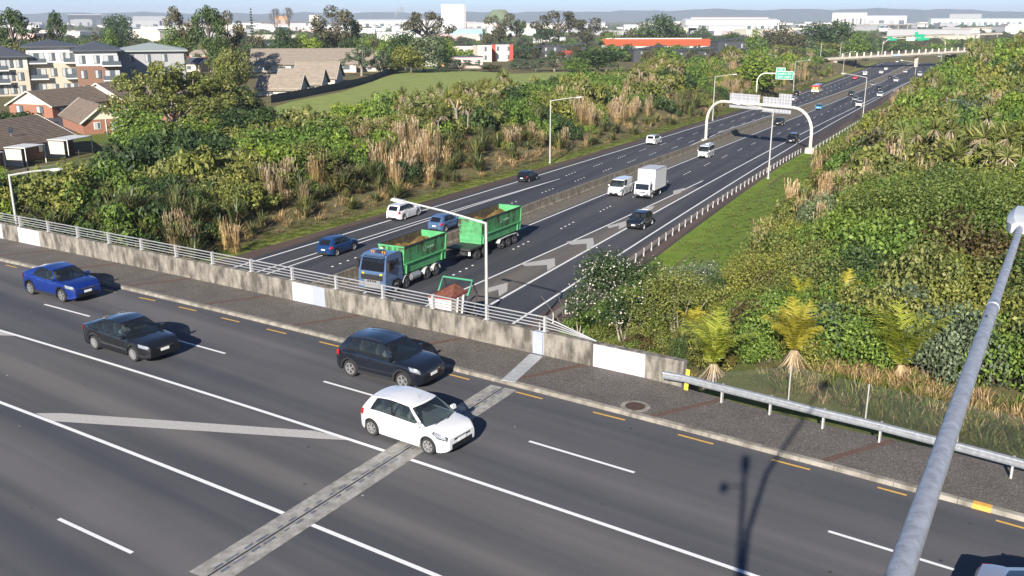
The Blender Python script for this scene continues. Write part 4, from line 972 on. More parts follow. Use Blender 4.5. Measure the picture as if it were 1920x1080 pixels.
far = [('sedan','silver_sedan',C_silver,(1487,189.5),0,'silver sedan driving away behind the gantry sign boards'),
 ('suv','black_wagon',C_black,(1495,178.5),0,'black wagon driving away beside the left verge behind the fire engine'),
 ('hatch','red_hatchback',C_red,(1603,148.5),0,'red hatchback driving away ahead of the fire engine'),
 ('van','pale_van',C_white,(1622,141),0,'pale van driving away behind a lamp head before the overpass'),
 ('sedan','white_sedan',C_white,(1652,138),0,'white sedan in the left carriageway nearest the median before the overpass'),
 ('hatch','white_small_car',C_white,(1661,131.5),0,'white small car driving away just left of the overpass pier'),
 ('sedan','pale_sedan',C_silver,(1682,117.5),0,'pale sedan driving away under the left half of the overpass'),
 ('suv','dark_suv',C_black,(1596,179.5),1,'dark SUV nearest the median ahead of a grey sedan'),
 ('sedan','grey_sedan',C_silver,(1604,189),1,'grey sedan between a dark SUV and a white sedan'),
 ('lsuv','white_wagon',C_white,(1611,200),1,'white wagon in the outer lane beside the lamp on the grass'),
 ('lsuv','white_large_suv',C_white,(1650,181.5),1,'white large SUV in the outer lane beyond the lamp'),
 ('suv','black_small_suv',C_black,(1648,169),1,'black small SUV in the middle lane ahead of a silver hatchback'),
 ('hatch','silver_hatchback',C_silver,(1637,161),1,'silver hatchback in the inner lane ahead of a black sedan'),
 ('sedan','black_far_sedan',C_black,(1669,147.5),1,'black sedan hidden partly behind a white ute before the overpass'),
 ('lsuv','white_far_suv',C_white,(1680,153.5),1,'white SUV in the middle lane in front of the overpass pier'),
 ('hatch','white_far_hatchback',C_white,(1697.5,136.5),1,'white hatchback in the inner lane beside the overpass pier base'),
 ('van','white_far_van',C_white,(1724.5,142.5),1,'white van with red trim in the outer lane before the overpass shadow'),
 ('hatch','white_underbridge_car',C_white,(1716,106.5),0,'white car just right of the pier seen beneath the overpass'),
 ('van','yellow_far_van',carpaint('cream_car_paint',(.70,.66,.35)),(1750,104.5),1,'cream van coming under the overpass'),
 ('sedan','white_distant_sedan',C_white,(1761,107),1,'white sedan beneath the overpass beside the cream van'),
 ('van','white_distant_van',C_white,(1780,104.5),1,'white van beneath the right end of the overpass'),
 ('suv','grey_shaded_suv',C_grey,(1757,122.5),1,'grey SUV in the shadow of the overpass')]
for k, nm, mt, px, tw, lb in far: mcar(k, nm, mt, px, tw, lb, 'van' if 'van' in nm else 'car')
# ------------------------------------------------------------------ drivers
def person_mesh():
    V = [(0,0,.0),(-.05,0,.25),(-.06,0,.45),(-.02,0,.56),(.0,0,.68),(.0,0,.78),(.02,.19,.44),(.20,.24,.24),(.42,.14,.34),(.02,-.19,.44),(.20,-.24,.24),(.42,-.14,.34),(.40,.10,.06),(.55,.11,-.3),(.40,-.10,.06),(.55,-.11,-.3),(.095,0,.70)]
    Ed = [(0,1),(1,2),(2,3),(3,4),(4,5),(2,6),(6,7),(7,8),(2,9),(9,10),(10,11),(0,12),(12,13),(0,14),(14,15),(4,16)]
    Rd = [.15,.15,.16,.06,.095,.085,.07,.05,.04,.07,.05,.04,.085,.055,.085,.055,.02]
    me = bpy.data.meshes.new('person'); me.from_pydata(V, Ed, []); o = bpy.data.objects.new('tmp', me); COL.objects.link(o)
    o.modifiers.new('s', 'SKIN'); 
    for i, rr in enumerate(Rd): me.skin_vertices[0].data[i].radius = (rr, rr)
    me.skin_vertices[0].data[0].use_root = True
    sb = o.modifiers.new('d', 'SUBSURF'); sb.levels = 1; sb.render_levels = 1
    dg = bpy.context.evaluated_depsgraph_get(); out = bpy.data.meshes.new_from_object(o.evaluated_get(dg)); bpy.data.objects.remove(o)
    out.materials.clear(); out.materials.append(M_skin); out.materials.append(M_shirt)
    for p in out.polygons:
        z = p.center.z; p.material_index = 0 if z > .57 or p.center.x > .33 and z > .15 else 1; p.use_smooth = True
    return out
M_skin = plain('skin', (.42,.24,.17), .5); M_shirt = plain('pale_shirt', (.55,.55,.53), .8); M_hair = plain('dark_hair', (.03,.02,.015), .7)
pme_ = person_mesh(); hm = MB()
hm.grid([[(.0 + .10*math.sin(a)*math.cos(b)-.015, .095*math.sin(a)*math.sin(b), .72+.10*math.cos(a)) for b in np.linspace(0, 2*math.pi, 9)[:-1]] for a in np.linspace(.05, 1.45, 5)], closed=True); hme = hm.mesh('hair', M_hair, smooth=60)
for cn, kind, lab in (('white_hatchback','hatch','driver in a pale shirt at the wheel of the white hatchback'), ('dark_navy_suv','suv','driver in a pale shirt at the wheel of the dark navy SUV'), ('black_sedan','sedan','driver in a pale shirt at the wheel of the black sedan'), ('blue_crossover','cross','driver in a pale shirt at the wheel of the blue crossover')):
    co = bpy.data.objects[cn]; sp = SPECS[kind]; M = Matrix.Translation(co.location) @ Matrix.Rotation(co.rotation_euler.z, 4, 'Z')
    hl = sp['L']/2; xc = sp['wb']/2 + sp['fo'] - hl
    d = obj('person', pme_, None); d.location = M @ Vector((xc+.05*hl+.05, -.36, .58 if sp['H'] < 1.6 else .68)); d.rotation_euler = (0,0,co.rotation_euler.z); tag(d, lab, 'person'); obj('hair', hme, d)
# ------------------------------------------------------------------ trucks
def rust_green():
    m, nt, b = nodes_of('scraped_green_bin'); v = coords(nt); f = noise(nt, v, 1.6, 8, .72); f2 = noise(nt, coords(nt,(1,1,.5)), 1.6, 7, .65)
    c = ramp(nt, f, [(.42, (.065,.25,.10)), (.58, (.085,.33,.13))]); c = mix(nt, ramp(nt, f2, [(.48,(0,0,0)),(.60,(1,1,1))]), c, (.05,.042,.025))
    g = _n(nt, 'ShaderNodeSeparateXYZ'); nt.links.new(coords(nt), g.inputs[0]); 
    mr = _n(nt, 'ShaderNodeMapRange'); mr.inputs[1].default_value = 1.9; mr.inputs[2].default_value = 2.2; nt.links.new(g.outputs[2], mr.inputs[0])
    c = mix(nt, mr.outputs[0], ramp(nt, f, [(.42, (.07,.28,.11)), (.58, (.09,.36,.15))]), c)
    nt.links.new(c, b.inputs['Base Color']); b.inputs['Roughness'].default_value = .6; return m
M_bin = rust_green(); M_bin2 = plain('clean_bin_green', (.085,.35,.14), .5, var=.12); M_binin = plain('rusty_bin_inside', (.10,.075,.04), .9, var=.5, vscale=3); M_waste = grassmat('garden_waste', (.10,.065,.025), (.20,.13,.045), (.24,.18,.07), 2.0)
def binbox(root, x0, x1, w_, z0, z1, side_text=True, rear_door=False):
    t = .06; m = MB()
    wt, wb_ = w_/2, w_/2-.14
    for sgn in (1,-1):
        m.poly([(x0,sgn*wb_,z0),(x1,sgn*wb_,z0),(x1,sgn*wt,z1),(x0,sgn*wt,z1)][::sgn]); 
    m.poly([(x1,-wb_,z0),(x1,wb_,z0),(x1,wt,z1),(x1,-wt,z1)]); m.poly([(x0,wb_,z0),(x0,-wb_,z0),(x0,-wt,z1),(x0,wt,z1)]); m.poly([(x0,-wb_,z0),(x0,wb_,z0),(x1,wb_,z0),(x1,-wb_,z0)])
    b = m.build('bin_body', M_bin, root)
    m = MB()
    for sgn in (1,-1): m.poly([(x0+t,sgn*(wb_-t),z0+t),(x1-t,sgn*(wb_-t),z0+t),(x1-t,sgn*(wt-t),z1),(x0+t,sgn*(wt-t),z1)][::-sgn])
    m.poly([(x1-t,-wt+t,z1),(x1-t,wt-t,z1),(x1-t,wb_-t,z0+t),(x1-t,-wb_+t,z0+t)]); m.build('bin_inside', M_binin, root)
    m = MB(); m.poly([(x0+t,wt-t,z1),(x0+t,-wt+t,z1),(x0+t,-wb_+t,z0+t),(x0+t,wb_-t,z0+t)][::-1]); m.build('bin_tail_inside', M_bin2, root)
    m = MB()
    for sgn in (1,-1): m.beam((x0-.03,sgn*wt,z1),(x1+.03,sgn*wt,z1),.09,.10)
    m.build('side_rim', M_dark, root); m = MB()
    for xx in (x0,x1): m.beam((xx,-wt,z1),(xx,wt,z1),.10,.10)
    m.build('end_rim', M_bin2, root)
    for sgn in (1,-1):
        m = MB(); zz = z0 + (z1-z0)*.36; y = wb_ + (wt-wb_)*.36
        m.beam((x0+.1,sgn*(y+.05),zz),(x1-.1,sgn*(y+.05),zz),.10,.09)
        for xx in (x0+.6, x1-.35): m.beam((xx,sgn*(wb_+.05),z0),(xx,sgn*(y+.05),zz),.12,.10)
        m.beam((x0+.05,sgn*(wb_+.03),z0),(x0+.05,sgn*(wt+.03),z1),.10,.10); m.build('side_brace', M_bin2, root)
    # heap
    n1, n2 = 16, 8; rows = []
    for i in range(n1+1):
        xx = x0+t + (x1-x0-2*t)*i/n1; row = []
        for j in range(n2+1):
            tt = -1+2*j/n2; h = z0 + (z1-z0)*(.70 + .22*math.sin(i*.7+1)*math.cos(j*.8) *.5 + .10*(1-tt*tt)) + random.uniform(-.09,.09)
            row.append((xx, tt*(wt-t-.06), min(h, z1+.12)))
        rows.append(row)
    m = MB(); m.grid(rows); m.build('waste_load', M_waste, root)
    # ring mark on the side facing the exit lane
    m = MB(); cx = (x0+x1)/2 + .2; zz = z0+(z1-z0)*.72; y = wb_+(wt-wb_)*.72
    for sgn in (1,):
        for k in range(14):
            a, a2 = 2*math.pi*k/14, 2*math.pi*(k+1)/14
            m.quad(*[(cx + r_*.75*math.cos(q), sgn*(y+.012), zz + r_*math.sin(q)) for r_, q in ((.20,a),(.28,a),(.28,a2),(.20,a2))])
    for i, (dx, hgt) in enumerate(((.55,.16),(.75,.10),(.95,.16),(1.2,.22),(1.45,.12))): m.box((cx-dx, y+.012, zz-.05), (.07,.012,hgt))
    m.build('side_emblem', plain('faded_emblem', (.42,.60,.45), .6), root)
zt_w = .0
s_w = PMW(743,549)[0]; n_w = 36.2
tw = empty('green_bin_truck', (0,0,0), 0, 'steel blue eight wheel truck carrying an open green bin of garden waste', 'truck')
xw_ = lambda ds: -ds                                                   # local x: front axle at 0, x forward
# cab
cw = 1.25
m = MB(); pr = [(1.42,.45),(1.48,1.0),(1.45,1.75),(1.40,1.86),(1.12,2.92),(.95,3.12),(-.3,3.22),(-.85,3.15),(-.95,2.9),(-.95,1.0),(-.62,.62),(-.60,.95),(-.42,1.12),(.42,1.12),(.60,.9),(.62,.45)]
n_ = len(pr)
for sgn in (1,-1):
    v = [(p[0], sgn*(cw if p[1] < 2.9 else cw-.14), p[1]) for p in pr]
    m.poly(v if sgn < 0 else v[::-1])
for i in range(n_):
    a, b = pr[i], pr[(i+1) % n_]; ya = cw if a[1] < 2.9 else cw-.14; yb_ = cw if b[1] < 2.9 else cw-.14
    m.quad((a[0],ya,a[1]),(a[0],-ya,a[1]),(b[0],-yb_,b[1]),(b[0],yb_,b[1]))
m.build('cab', C_truck, tw, smooth=30)
m = MB(); m.quad((1.415,-1.08,1.90),(1.415,1.08,1.90),(1.155,1.02,2.84),(1.155,-1.02,2.84)); m.build('windscreen', G_dark, tw)
for sgn in (1,-1):
    m = MB(); q = [(1.22,sgn*(cw+.006),1.92),(.25,sgn*(cw+.006),1.85),(.25,sgn*(cw+.006),2.72),(1.0,sgn*(cw+.006),2.72)]; m.poly(q if sgn < 0 else q[::-1]); m.build('side_window', G_dark, tw)
    m = MB(); q = [(.05,sgn*(cw+.006),2.2),(-.35,sgn*(cw+.006),2.2),(-.35,sgn*(cw+.006),2.7),(.05,sgn*(cw+.006),2.7)]; m.poly(q if sgn < 0 else q[::-1]); m.build('sleeper_window', G_dark, tw)
    m = MB(); m.box((1.28,sgn*(cw+.16),2.35), (.14,.26,.72)); m.beam((1.2,sgn*cw,2.7),(1.28,sgn*(cw+.2),2.7),.05,.05); m.build('mirror', M_trim, tw)
    m = MB(); m.box((1.44,sgn*.98,.86), (.10,.42,.22)); m.build('headlight', M_head, tw)
    m = MB(); m.box((1.42,sgn*.82,1.66), (.10,.20,.20)); m.build('yellow_lamp', plain('yellow_lamp', (.80,.55,.02), .3), tw)
    m = MB(); m.box((.05,sgn*(cw-.02),.62), (1.0,.12,.10)); m.box((-.45,sgn*(cw-.05),.72), (.35,.16,.5)); m.build('step', M_trim, tw)
m = MB(); m.box((1.455,0,1.42), (.06,2.0,.42)); 
m.build('upper_grille', M_trim, tw)
m = MB(); 
for z in np.arange(.62,1.2,.12): m.box((1.49,0,z), (.05,1.35,.05))
m.box((1.462,0,.9), (.04,1.45,.66)); m.build('lower_grille', M_alloy, tw)
[(lambda m, y: (m.box((1.523,y,1.12),(.012,.12,.13)), m.build('grille_letter', M_trim, tw)))(MB(), y) for y in (-.33,-.11,.11,.33)]
m = MB(); m.box((1.50,0,.52), (.04,1.3,.14)); m.box((1.47,0,.45), (.1,2.35,.12)); m.build('bumper', M_trim, tw)
m = MB(); m.box((.95,0,3.14), (.5,1.9,.10)); m.box((1.28,0,2.98),(.28,2.1,.05)); m.build('sun_visor', C_truck, tw)
m = MB(); m.box((.25,0,3.24), (.5,.7,.06)); m.build('roof_hatch', M_dark, tw)
m = MB(); 
for y in (-.6,-.4,.4,.6): m.box((.5,y,3.25),(.12,.1,.1))
m.build('roof_lamp', M_amber, tw)
m = MB(); m.box((-4.2,0,.86), (8.4,.9,.24)); m.build('chassis', M_dark, tw)
m = MB(); m.tube([(-2.2,1.0,.72),(-3.5,1.0,.72)], .32, 14); m.build('fuel_tank', M_alloy, tw, smooth=40); m = MB(); m.tube([(-2.2,-1.0,.72),(-3.5,-1.0,.72)], .32, 14); m.build('fuel_tank', M_alloy, tw, smooth=40)
for ds in (0, 1.47, 4.61, 6.0):
    for sgn in (1,-1):
        add_wheel(tw, -ds, sgn*1.05, .50, .34, 8, M_chrome if ds > .1 else None)
        if ds > .1:
            m = MB(); m.grid([[( -ds + .58*math.cos(a), sgn*(1.05+o), .5 + .58*math.sin(a)) for o in (-.2,.22)] for a in np.linspace(.15, math.pi-.15, 9)]); m.build('mudguard', M_galvw, tw, smooth=60)
binbox(tw, -7.6, -1.25, 2.45, 1.15, 3.35)
m = MB(); m.box((-1.16,-.3,2.6),(.16,.22,1.5)); m.box((-1.16,.3,2.6),(.16,.22,1.5)); m.build('lift_post', M_bin2, tw)
m = MB(); m.tube([(-1.17,-.85,2.95),(-1.13,-.85,2.95)], .22, 14); m.build('round_label', plain('pale_green_label', (.55,.72,.55), .5), tw)
hx = dir_at(66) + math.pi; x, y = sn2xy(s_w, n_w - 1.2 + 1.05 - .05)
near = np.array(sn2xy(s_w, 36.17)); nn_ = np.array([-math.sin(hx), math.cos(hx)]); o_ = near - nn_*1.2
tw.location = (o_[0], o_[1], float(prof(s_w))+.01); tw.rotation_euler = (0, -math.atan(.0179)*1, hx)
# trailer
tr = empty('green_bin_trailer', (0,0,0), 0, 'five axle trailer with an open green bin towed behind the steel blue truck', 'trailer')
tx0 = 12.6
m = MB(); m.box((-4.1,0,.98), (10.2,.95,.22)); m.build('chassis', M_dark, tr)
m = MB(); m.box((.35,0,1.12), (2.2,2.4,.16)); m.box((.3,0,.8),(2.6,1.6,.3)); m.build('front_platform', M_dark, tr)
m = MB(); m.beam((1.4,.35,.7),(4.6,.06,.75),.14,.14); m.beam((1.4,-.35,.7),(4.6,-.06,.75),.14,.14); m.build('drawbar', M_dark, tr)
m = MB(); m.box((1.05,.62,.72),(.03,.75,.36)); m.build('warning_board', M_plate_, tr)
for ds in (0,1.4,4.7,6.0,7.35):
    for sgn in (1,-1):
        add_wheel(tr, -ds, sgn*1.05, .47, .34, 8, M_chrome)
for sgn in (1,-1):
    m = MB(); m.grid([[(-ds_, sgn*(1.05+o), z) for o in (-.2,.22)] for ds_, z in ((4.0,.7),(4.25,1.02),(6.0,1.08),(7.8,1.02),(8.0,.7))]); m.build('mudguard', M_galvw, tr, smooth=40)
binbox(tr, -8.6, -.75, 2.45, 1.22, 3.45)
m = MB()
for z in (1.5,1.95,2.4,2.85): m.box((-.72,0,z),(.05,2.2,.05))
m.build('front_ribs', M_bin2, tr)
s_t = s_w + tx0; near = np.array(sn2xy(s_t, 35.2)); o_ = near - nn_*1.2
tr.location = (o_[0], o_[1], float(prof(s_t))+.01); tr.rotation_euler = (0, -math.atan(.0179), dir_at(78)+math.pi)
# white box truck
bt = empty('white_box_truck', (0,0,0), 0, 'white box truck with a tall plain cargo body beside the white van', 'truck')
M_boxw = plain('white_cargo_panel', (.74,.74,.76), .5, var=.04); M_boxr = plain('grey_cargo_roof', (.42,.44,.50), .55, var=.06)
m = MB(); bw = 1.12; x1, x0, z0, z1 = -.55, -5.1, .98, 3.45
m.box(((x0+x1)/2,0,(z0+z1)/2),(x1-x0,2*bw,z1-z0)); m.build('cargo_body', M_boxw, bt)
m = MB(); m.box(((x0+x1)/2,0,z1+.012),(x1-x0-.12,2*bw-.12,.03)); m.build('cargo_roof', M_boxr, bt)
for sgn in (1,-1):
    m = MB(); m.beam((x0,sgn*bw,z1+.01),(x1,sgn*bw,z1+.01),.06,.06); m.beam((x0,sgn*(bw+.01),z0),(x1,sgn*(bw+.01),z0),.05,.09); m.build('edge_rail', M_galvw, bt)
m = MB(); pr = [(1.02,.42),(1.06,1.1),(.86,1.9),(.70,2.12),(-.45,2.16),(-.5,.7),(-.46,.78),(.46,.78),(.50,.42)]; cw2 = .98
for sgn in (1,-1): v = [(p[0],sgn*(cw2 if p[1] < 2 else cw2-.08),p[1]) for p in pr]; m.poly(v if sgn < 0 else v[::-1])
for i in range(len(pr)):
    a, b = pr[i], pr[(i+1)%len(pr)]; ya = cw2 if a[1] < 2 else cw2-.08; yb_ = cw2 if b[1] < 2 else cw2-.08; m.quad((a[0],ya,a[1]),(a[0],-ya,a[1]),(b[0],-yb_,b[1]),(b[0],yb_,b[1]))
m.build('cab', C_white, bt, smooth=30)
m = MB(); m.quad((1.055,-.86,1.16),(1.055,.86,1.16),(.885,.84,1.86),(.885,-.84,1.86)); m.build('windscreen', G_dark, bt)
for sgn in (1,-1):
    m = MB(); q = [(.92,sgn*(cw2+.006),1.2),(.0,sgn*(cw2+.006),1.2),(.0,sgn*(cw2+.006),1.85),(.74,sgn*(cw2+.006),1.85)]; m.poly(q if sgn<0 else q[::-1]); m.build('side_window', G_dark, bt)
    m = MB(); m.box((.98,sgn*(cw2+.14),1.6),(.1,.18,.38)); m.build('mirror', M_trim, bt)
    m = MB(); m.box((1.05,sgn*.72,.72),(.05,.36,.2)); m.build('headlight', M_head, bt)
    for xx, rr in ((0,.38),(-3.3,.38)): add_wheel(bt, xx, sgn*.86, rr, .25, 6)
m = MB(); m.box((1.045,0,.86),(.04,.95,.12)); m.build('grille', M_trim, bt); m = MB(); m.box((1.03,0,.48),(.1,1.9,.2)); m.build('bumper', M_trim, bt); m = MB(); m.box((1.09,0,.5),(.02,.4,.12)); m.build('number_plate', M_plate_, bt)
m = MB(); m.box((-2.2,0,.8),(6,.8,.2)); m.box((-1.6,.8,.62),(1.0,.3,.4)); m.box((-1.6,-.8,.62),(1.0,.3,.4)); m.build('chassis', M_dark, bt)
s_b, n_b = PMW(1222,372.5); hb_ = dir_at(s_b)+math.pi; nnb = np.array([-math.sin(hb_), math.cos(hb_)]); o_ = np.array(sn2xy(s_b,n_b)) - nnb*.98
bt.location = (o_[0],o_[1],float(prof(s_b))+.01); bt.rotation_euler = (0,-math.atan(.0179),hb_)
# fire engine
fe_ = empty('fire_engine', (0,0,0), 0, 'red fire engine with pale lower panels driving away by the left verge', 'fire engine')
M_hiv = plain('fluorescent_yellow_panel', (.80,.72,.20), .5); M_pale = plain('pale_cream_panel', (.80,.78,.62), .5)
m = MB(); m.box((0,0,2.0),(7.6,2.45,1.5), taper=.97); m.build('body', C_red, fe_); m = MB(); m.box((0,0,.88),(7.7,2.5,.74)); m.build('lower_panel', M_pale, fe_)
m = MB(); m.box((-3.86,0,1.75),(.06,1.7,.8)); m.build('rear_locker', plain('red_orange_panel', (.75,.22,.06), .4), fe_); m = MB(); m.box((-3.88,.6,1.5),(.06,.5,1.2)); m.box((-3.88,-.6,1.5),(.06,.5,1.2)); m.build('chevron_panel', M_hiv, fe_)
for y in (-.55,-.25,.25,.55): m = MB(); m.tube([(-3.7,y,2.98),(2.6,y,2.98)], .06, 6); m.build('ladder_rail', M_galvw, fe_)
for xx in np.arange(-3.4,2.6,.6): [(lambda m: (m.beam((xx,a,2.98),(xx,b,2.98),.05,.05), m.build('ladder_rung', M_galvw, fe_)))(MB()) for a, b in ((-.55,-.25),(.25,.55))]
m = MB(); m.box((2.9,0,2.95),(.4,2.0,.25)); m.build('light_bar', M_sblue, fe_)
for sgn in (1,-1):
    m = MB(); m.box((-3.0,sgn*1.24,1.9),(1.3,.03,1.0)); m.box((-1.4,sgn*1.24,1.9),(1.3,.03,1.0)); m.build('roller_shutter', M_alloy, fe_); m = MB(); m.box((2.6,sgn*1.23,2.2),(1.5,.03,.7)); m.build('side_window', G_dark, fe_)
    for xx in (2.4,-2.2): add_wheel(fe_, xx, sgn*1.08, .5, .34, 8)
s_f, n_f = PMW(1528,175); xx, yy = sn2xy(s_f+3.9, n_f-.1); fe_.location = (xx,yy,float(prof(s_f+4))+.01); fe_.rotation_euler = (0,0,dir_at(s_f))
# skip truck half hidden by the parapet
sk = empty('skip_truck', (0,0,0), 0, 'white skip bin truck with green lifting arms entering under the bridge', 'truck')
M_binw = plain('dirty_white_bin', (.66,.60,.55), .7, var=.12, vscale=3); M_rustin = plain('rust_red_scrap', (.16,.055,.035), .9, var=.5, vscale=4)
m = MB(); 
for sgn in (1,-1): m.poly([(-.9,sgn*.75,1.0),(.9,sgn*.75,1.0),(1.15,sgn*.9,2.55),(-1.15,sgn*.9,2.55)][::sgn])
m.poly([(.9,-.75,1.0),(.9,.75,1.0),(1.15,.9,2.55),(1.15,-.9,2.55)]); m.poly([(-.9,.75,1.0),(-.9,-.75,1.0),(-1.15,-.9,2.55),(-1.15,.9,2.55)]); m.build('skip_bin', M_binw, sk)
m = MB(); 
for i in range(4):
    pass
P4 = [(1.12,-.87,2.5),(1.12,.87,2.5),(-1.12,.87,2.5),(-1.12,-.87,2.5)]; ap = (-.75,.1,3.15)
for i in range(4): m.tri(P4[i], P4[(i+1)%4], ap)
m.build('scrap_load', M_rustin, sk)
m = MB(); 
for a, b in zip(P4, P4[1:]+P4[:1]): m.beam((a[0],a[1],2.56),(b[0],b[1],2.56),.08,.09)
m.build('bin_rim', plain('maroon_bin_rim', (.20,.03,.04), .6), sk)
for sgn in (1,-1):
    m = MB(); 
    for xx in (-.45,.3): m.beam((xx*.9,sgn*.80,1.1),(xx,sgn*.93,2.5),.08,.10)
    m.build('bin_rib', M_binw, sk)
m = MB(); m.tube([(-.6,-1.15,2.4),(-1.3,-1.15,3.3),(-1.3,1.15,3.3),(-.6,1.15,2.4)], .075, 8); m.build('arm_frame', plain('green_arm_paint', (.06,.30,.17), .5), sk, smooth=30)
for sgn in (1,-1):
    m = MB(); m.tube([(-1.3,sgn*1.1,3.25),(-1.9,sgn*1.15,2.2),(-1.5,sgn*1.1,1.0)], .06, 6); m.build('lift_ram', M_dark, sk)
    m = MB(); m.tube([(-1.0,sgn*1.1,2.7),(-.2,sgn*1.02,1.9)], .025, 5); m.build('chain', M_dark, sk)
    for xx in (3.2,-1.6): add_wheel(sk, xx, sgn*1.0, .48, .32, 8)
m = MB(); m.box((.6,0,.85),(6.6,.9,.3)); m.build('chassis', M_dark, sk)
m = MB(); m.box((3.4,0,1.5),(1.6,2.2,1.6), taper=.92); m.build('cab', C_white, sk); m = MB(); m.box((4.16,0,1.8),(.08,1.9,.7)); m.build('windscreen', G_dark, sk)
s_k = 53.0; hk = dir_at(58)+math.pi; xx, yy = sn2xy(s_k, 28.1); sk.location = (xx,yy,float(prof(s_k))+.01); sk.rotation_euler = (0,0,hk)
# ------------------------------------------------------------------ buildings
def zat(y, py): r = ray(960, py); return CAM_H + y*r[2]/r[1]
def wallmat(name, col, rough=.8): return plain(name, col, rough, var=.06, vscale=.8)
def brickmat(name, col, mort=(.30,.27,.24)):
    m, nt, b = nodes_of(name); sx = _n(nt, 'ShaderNodeSeparateXYZ'); nt.links.new(coords(nt), sx.inputs[0]); ad = _n(nt, 'ShaderNodeMath'); nt.links.new(sx.outputs[0], ad.inputs[0]); nt.links.new(sx.outputs[1], ad.inputs[1])
    cx = _n(nt, 'ShaderNodeCombineXYZ'); nt.links.new(ad.outputs[0], cx.inputs[0]); nt.links.new(sx.outputs[2], cx.inputs[1]); bt_ = _n(nt, 'ShaderNodeTexBrick'); nt.links.new(cx.outputs[0], bt_.inputs[0]); bt_.inputs['Scale'].default_value = 4.5
    bt_.inputs['Color1'].default_value = (*col,1); bt_.inputs['Color2'].default_value = (*[c*.75 for c in col],1); bt_.inputs['Mortar'].default_value = (*mort,1); bt_.inputs['Mortar Size'].default_value = .012
    nt.links.new(bt_.outputs[0], b.inputs['Base Color']); b.inputs['Roughness'].default_value = .9; return m
W_cream = wallmat('cream_wall', (.62,.56,.46)); W_white = wallmat('white_wall', (.62,.62,.60)); W_brick = brickmat('red_brick', (.33,.13,.075)); W_tan = wallmat('tan_wall', (.46,.41,.33)); W_bbrick = brickmat('brown_brick', (.24,.12,.075))
W_char = wallmat('charcoal_cladding', (.055,.057,.065)); W_orange = wallmat('orange_timber', (.50,.27,.10)); W_grey = wallmat('grey_wall', (.33,.33,.34)); W_teal = wallmat('teal_glass_wall', (.25,.42,.46)); W_pink = wallmat('pale_pink_wall', (.62,.45,.42)); W_red = wallmat('red_panel', (.5,.07,.05)); W_blue = wallmat('blue_shed_wall', (.18,.30,.5))
R_brown = plain('brown_roof_tiles', (.175,.135,.105), .85, var=.22, vscale=1.3); R_brown2 = plain('grey_brown_roof', (.27,.225,.18), .85, var=.15, vscale=.9); R_grey = plain('dark_grey_metal_roof', (.10,.11,.13), .5, .3, var=.06); R_green = plain('pale_green_grey_roof', (.36,.40,.38), .5, .2, var=.06); R_orange = plain('orange_red_roof', (.58,.12,.035), .6, var=.07)
R_white = plain('white_roof_sheet', (.60,.61,.61), .5, var=.05); R_char = plain('charcoal_roof', (.055,.055,.062), .6, var=.1); R_red = plain('red_roof', (.40,.07,.05), .7, var=.1); R_light = plain('pale_roof_sheet', (.55,.55,.56), .5, var=.08)
M_frame = plain('dark_window_frame', (.03,.03,.033), .5); M_wframe = plain('white_window_frame', (.7,.7,.68), .5); M_pane = plain('window_pane', (.10,.12,.14), .06, spec=.9); M_pale = plain('curtained_pane', (.42,.44,.45), .15)
M_fascia = plain('cream_fascia', (.66,.63,.56), .6)
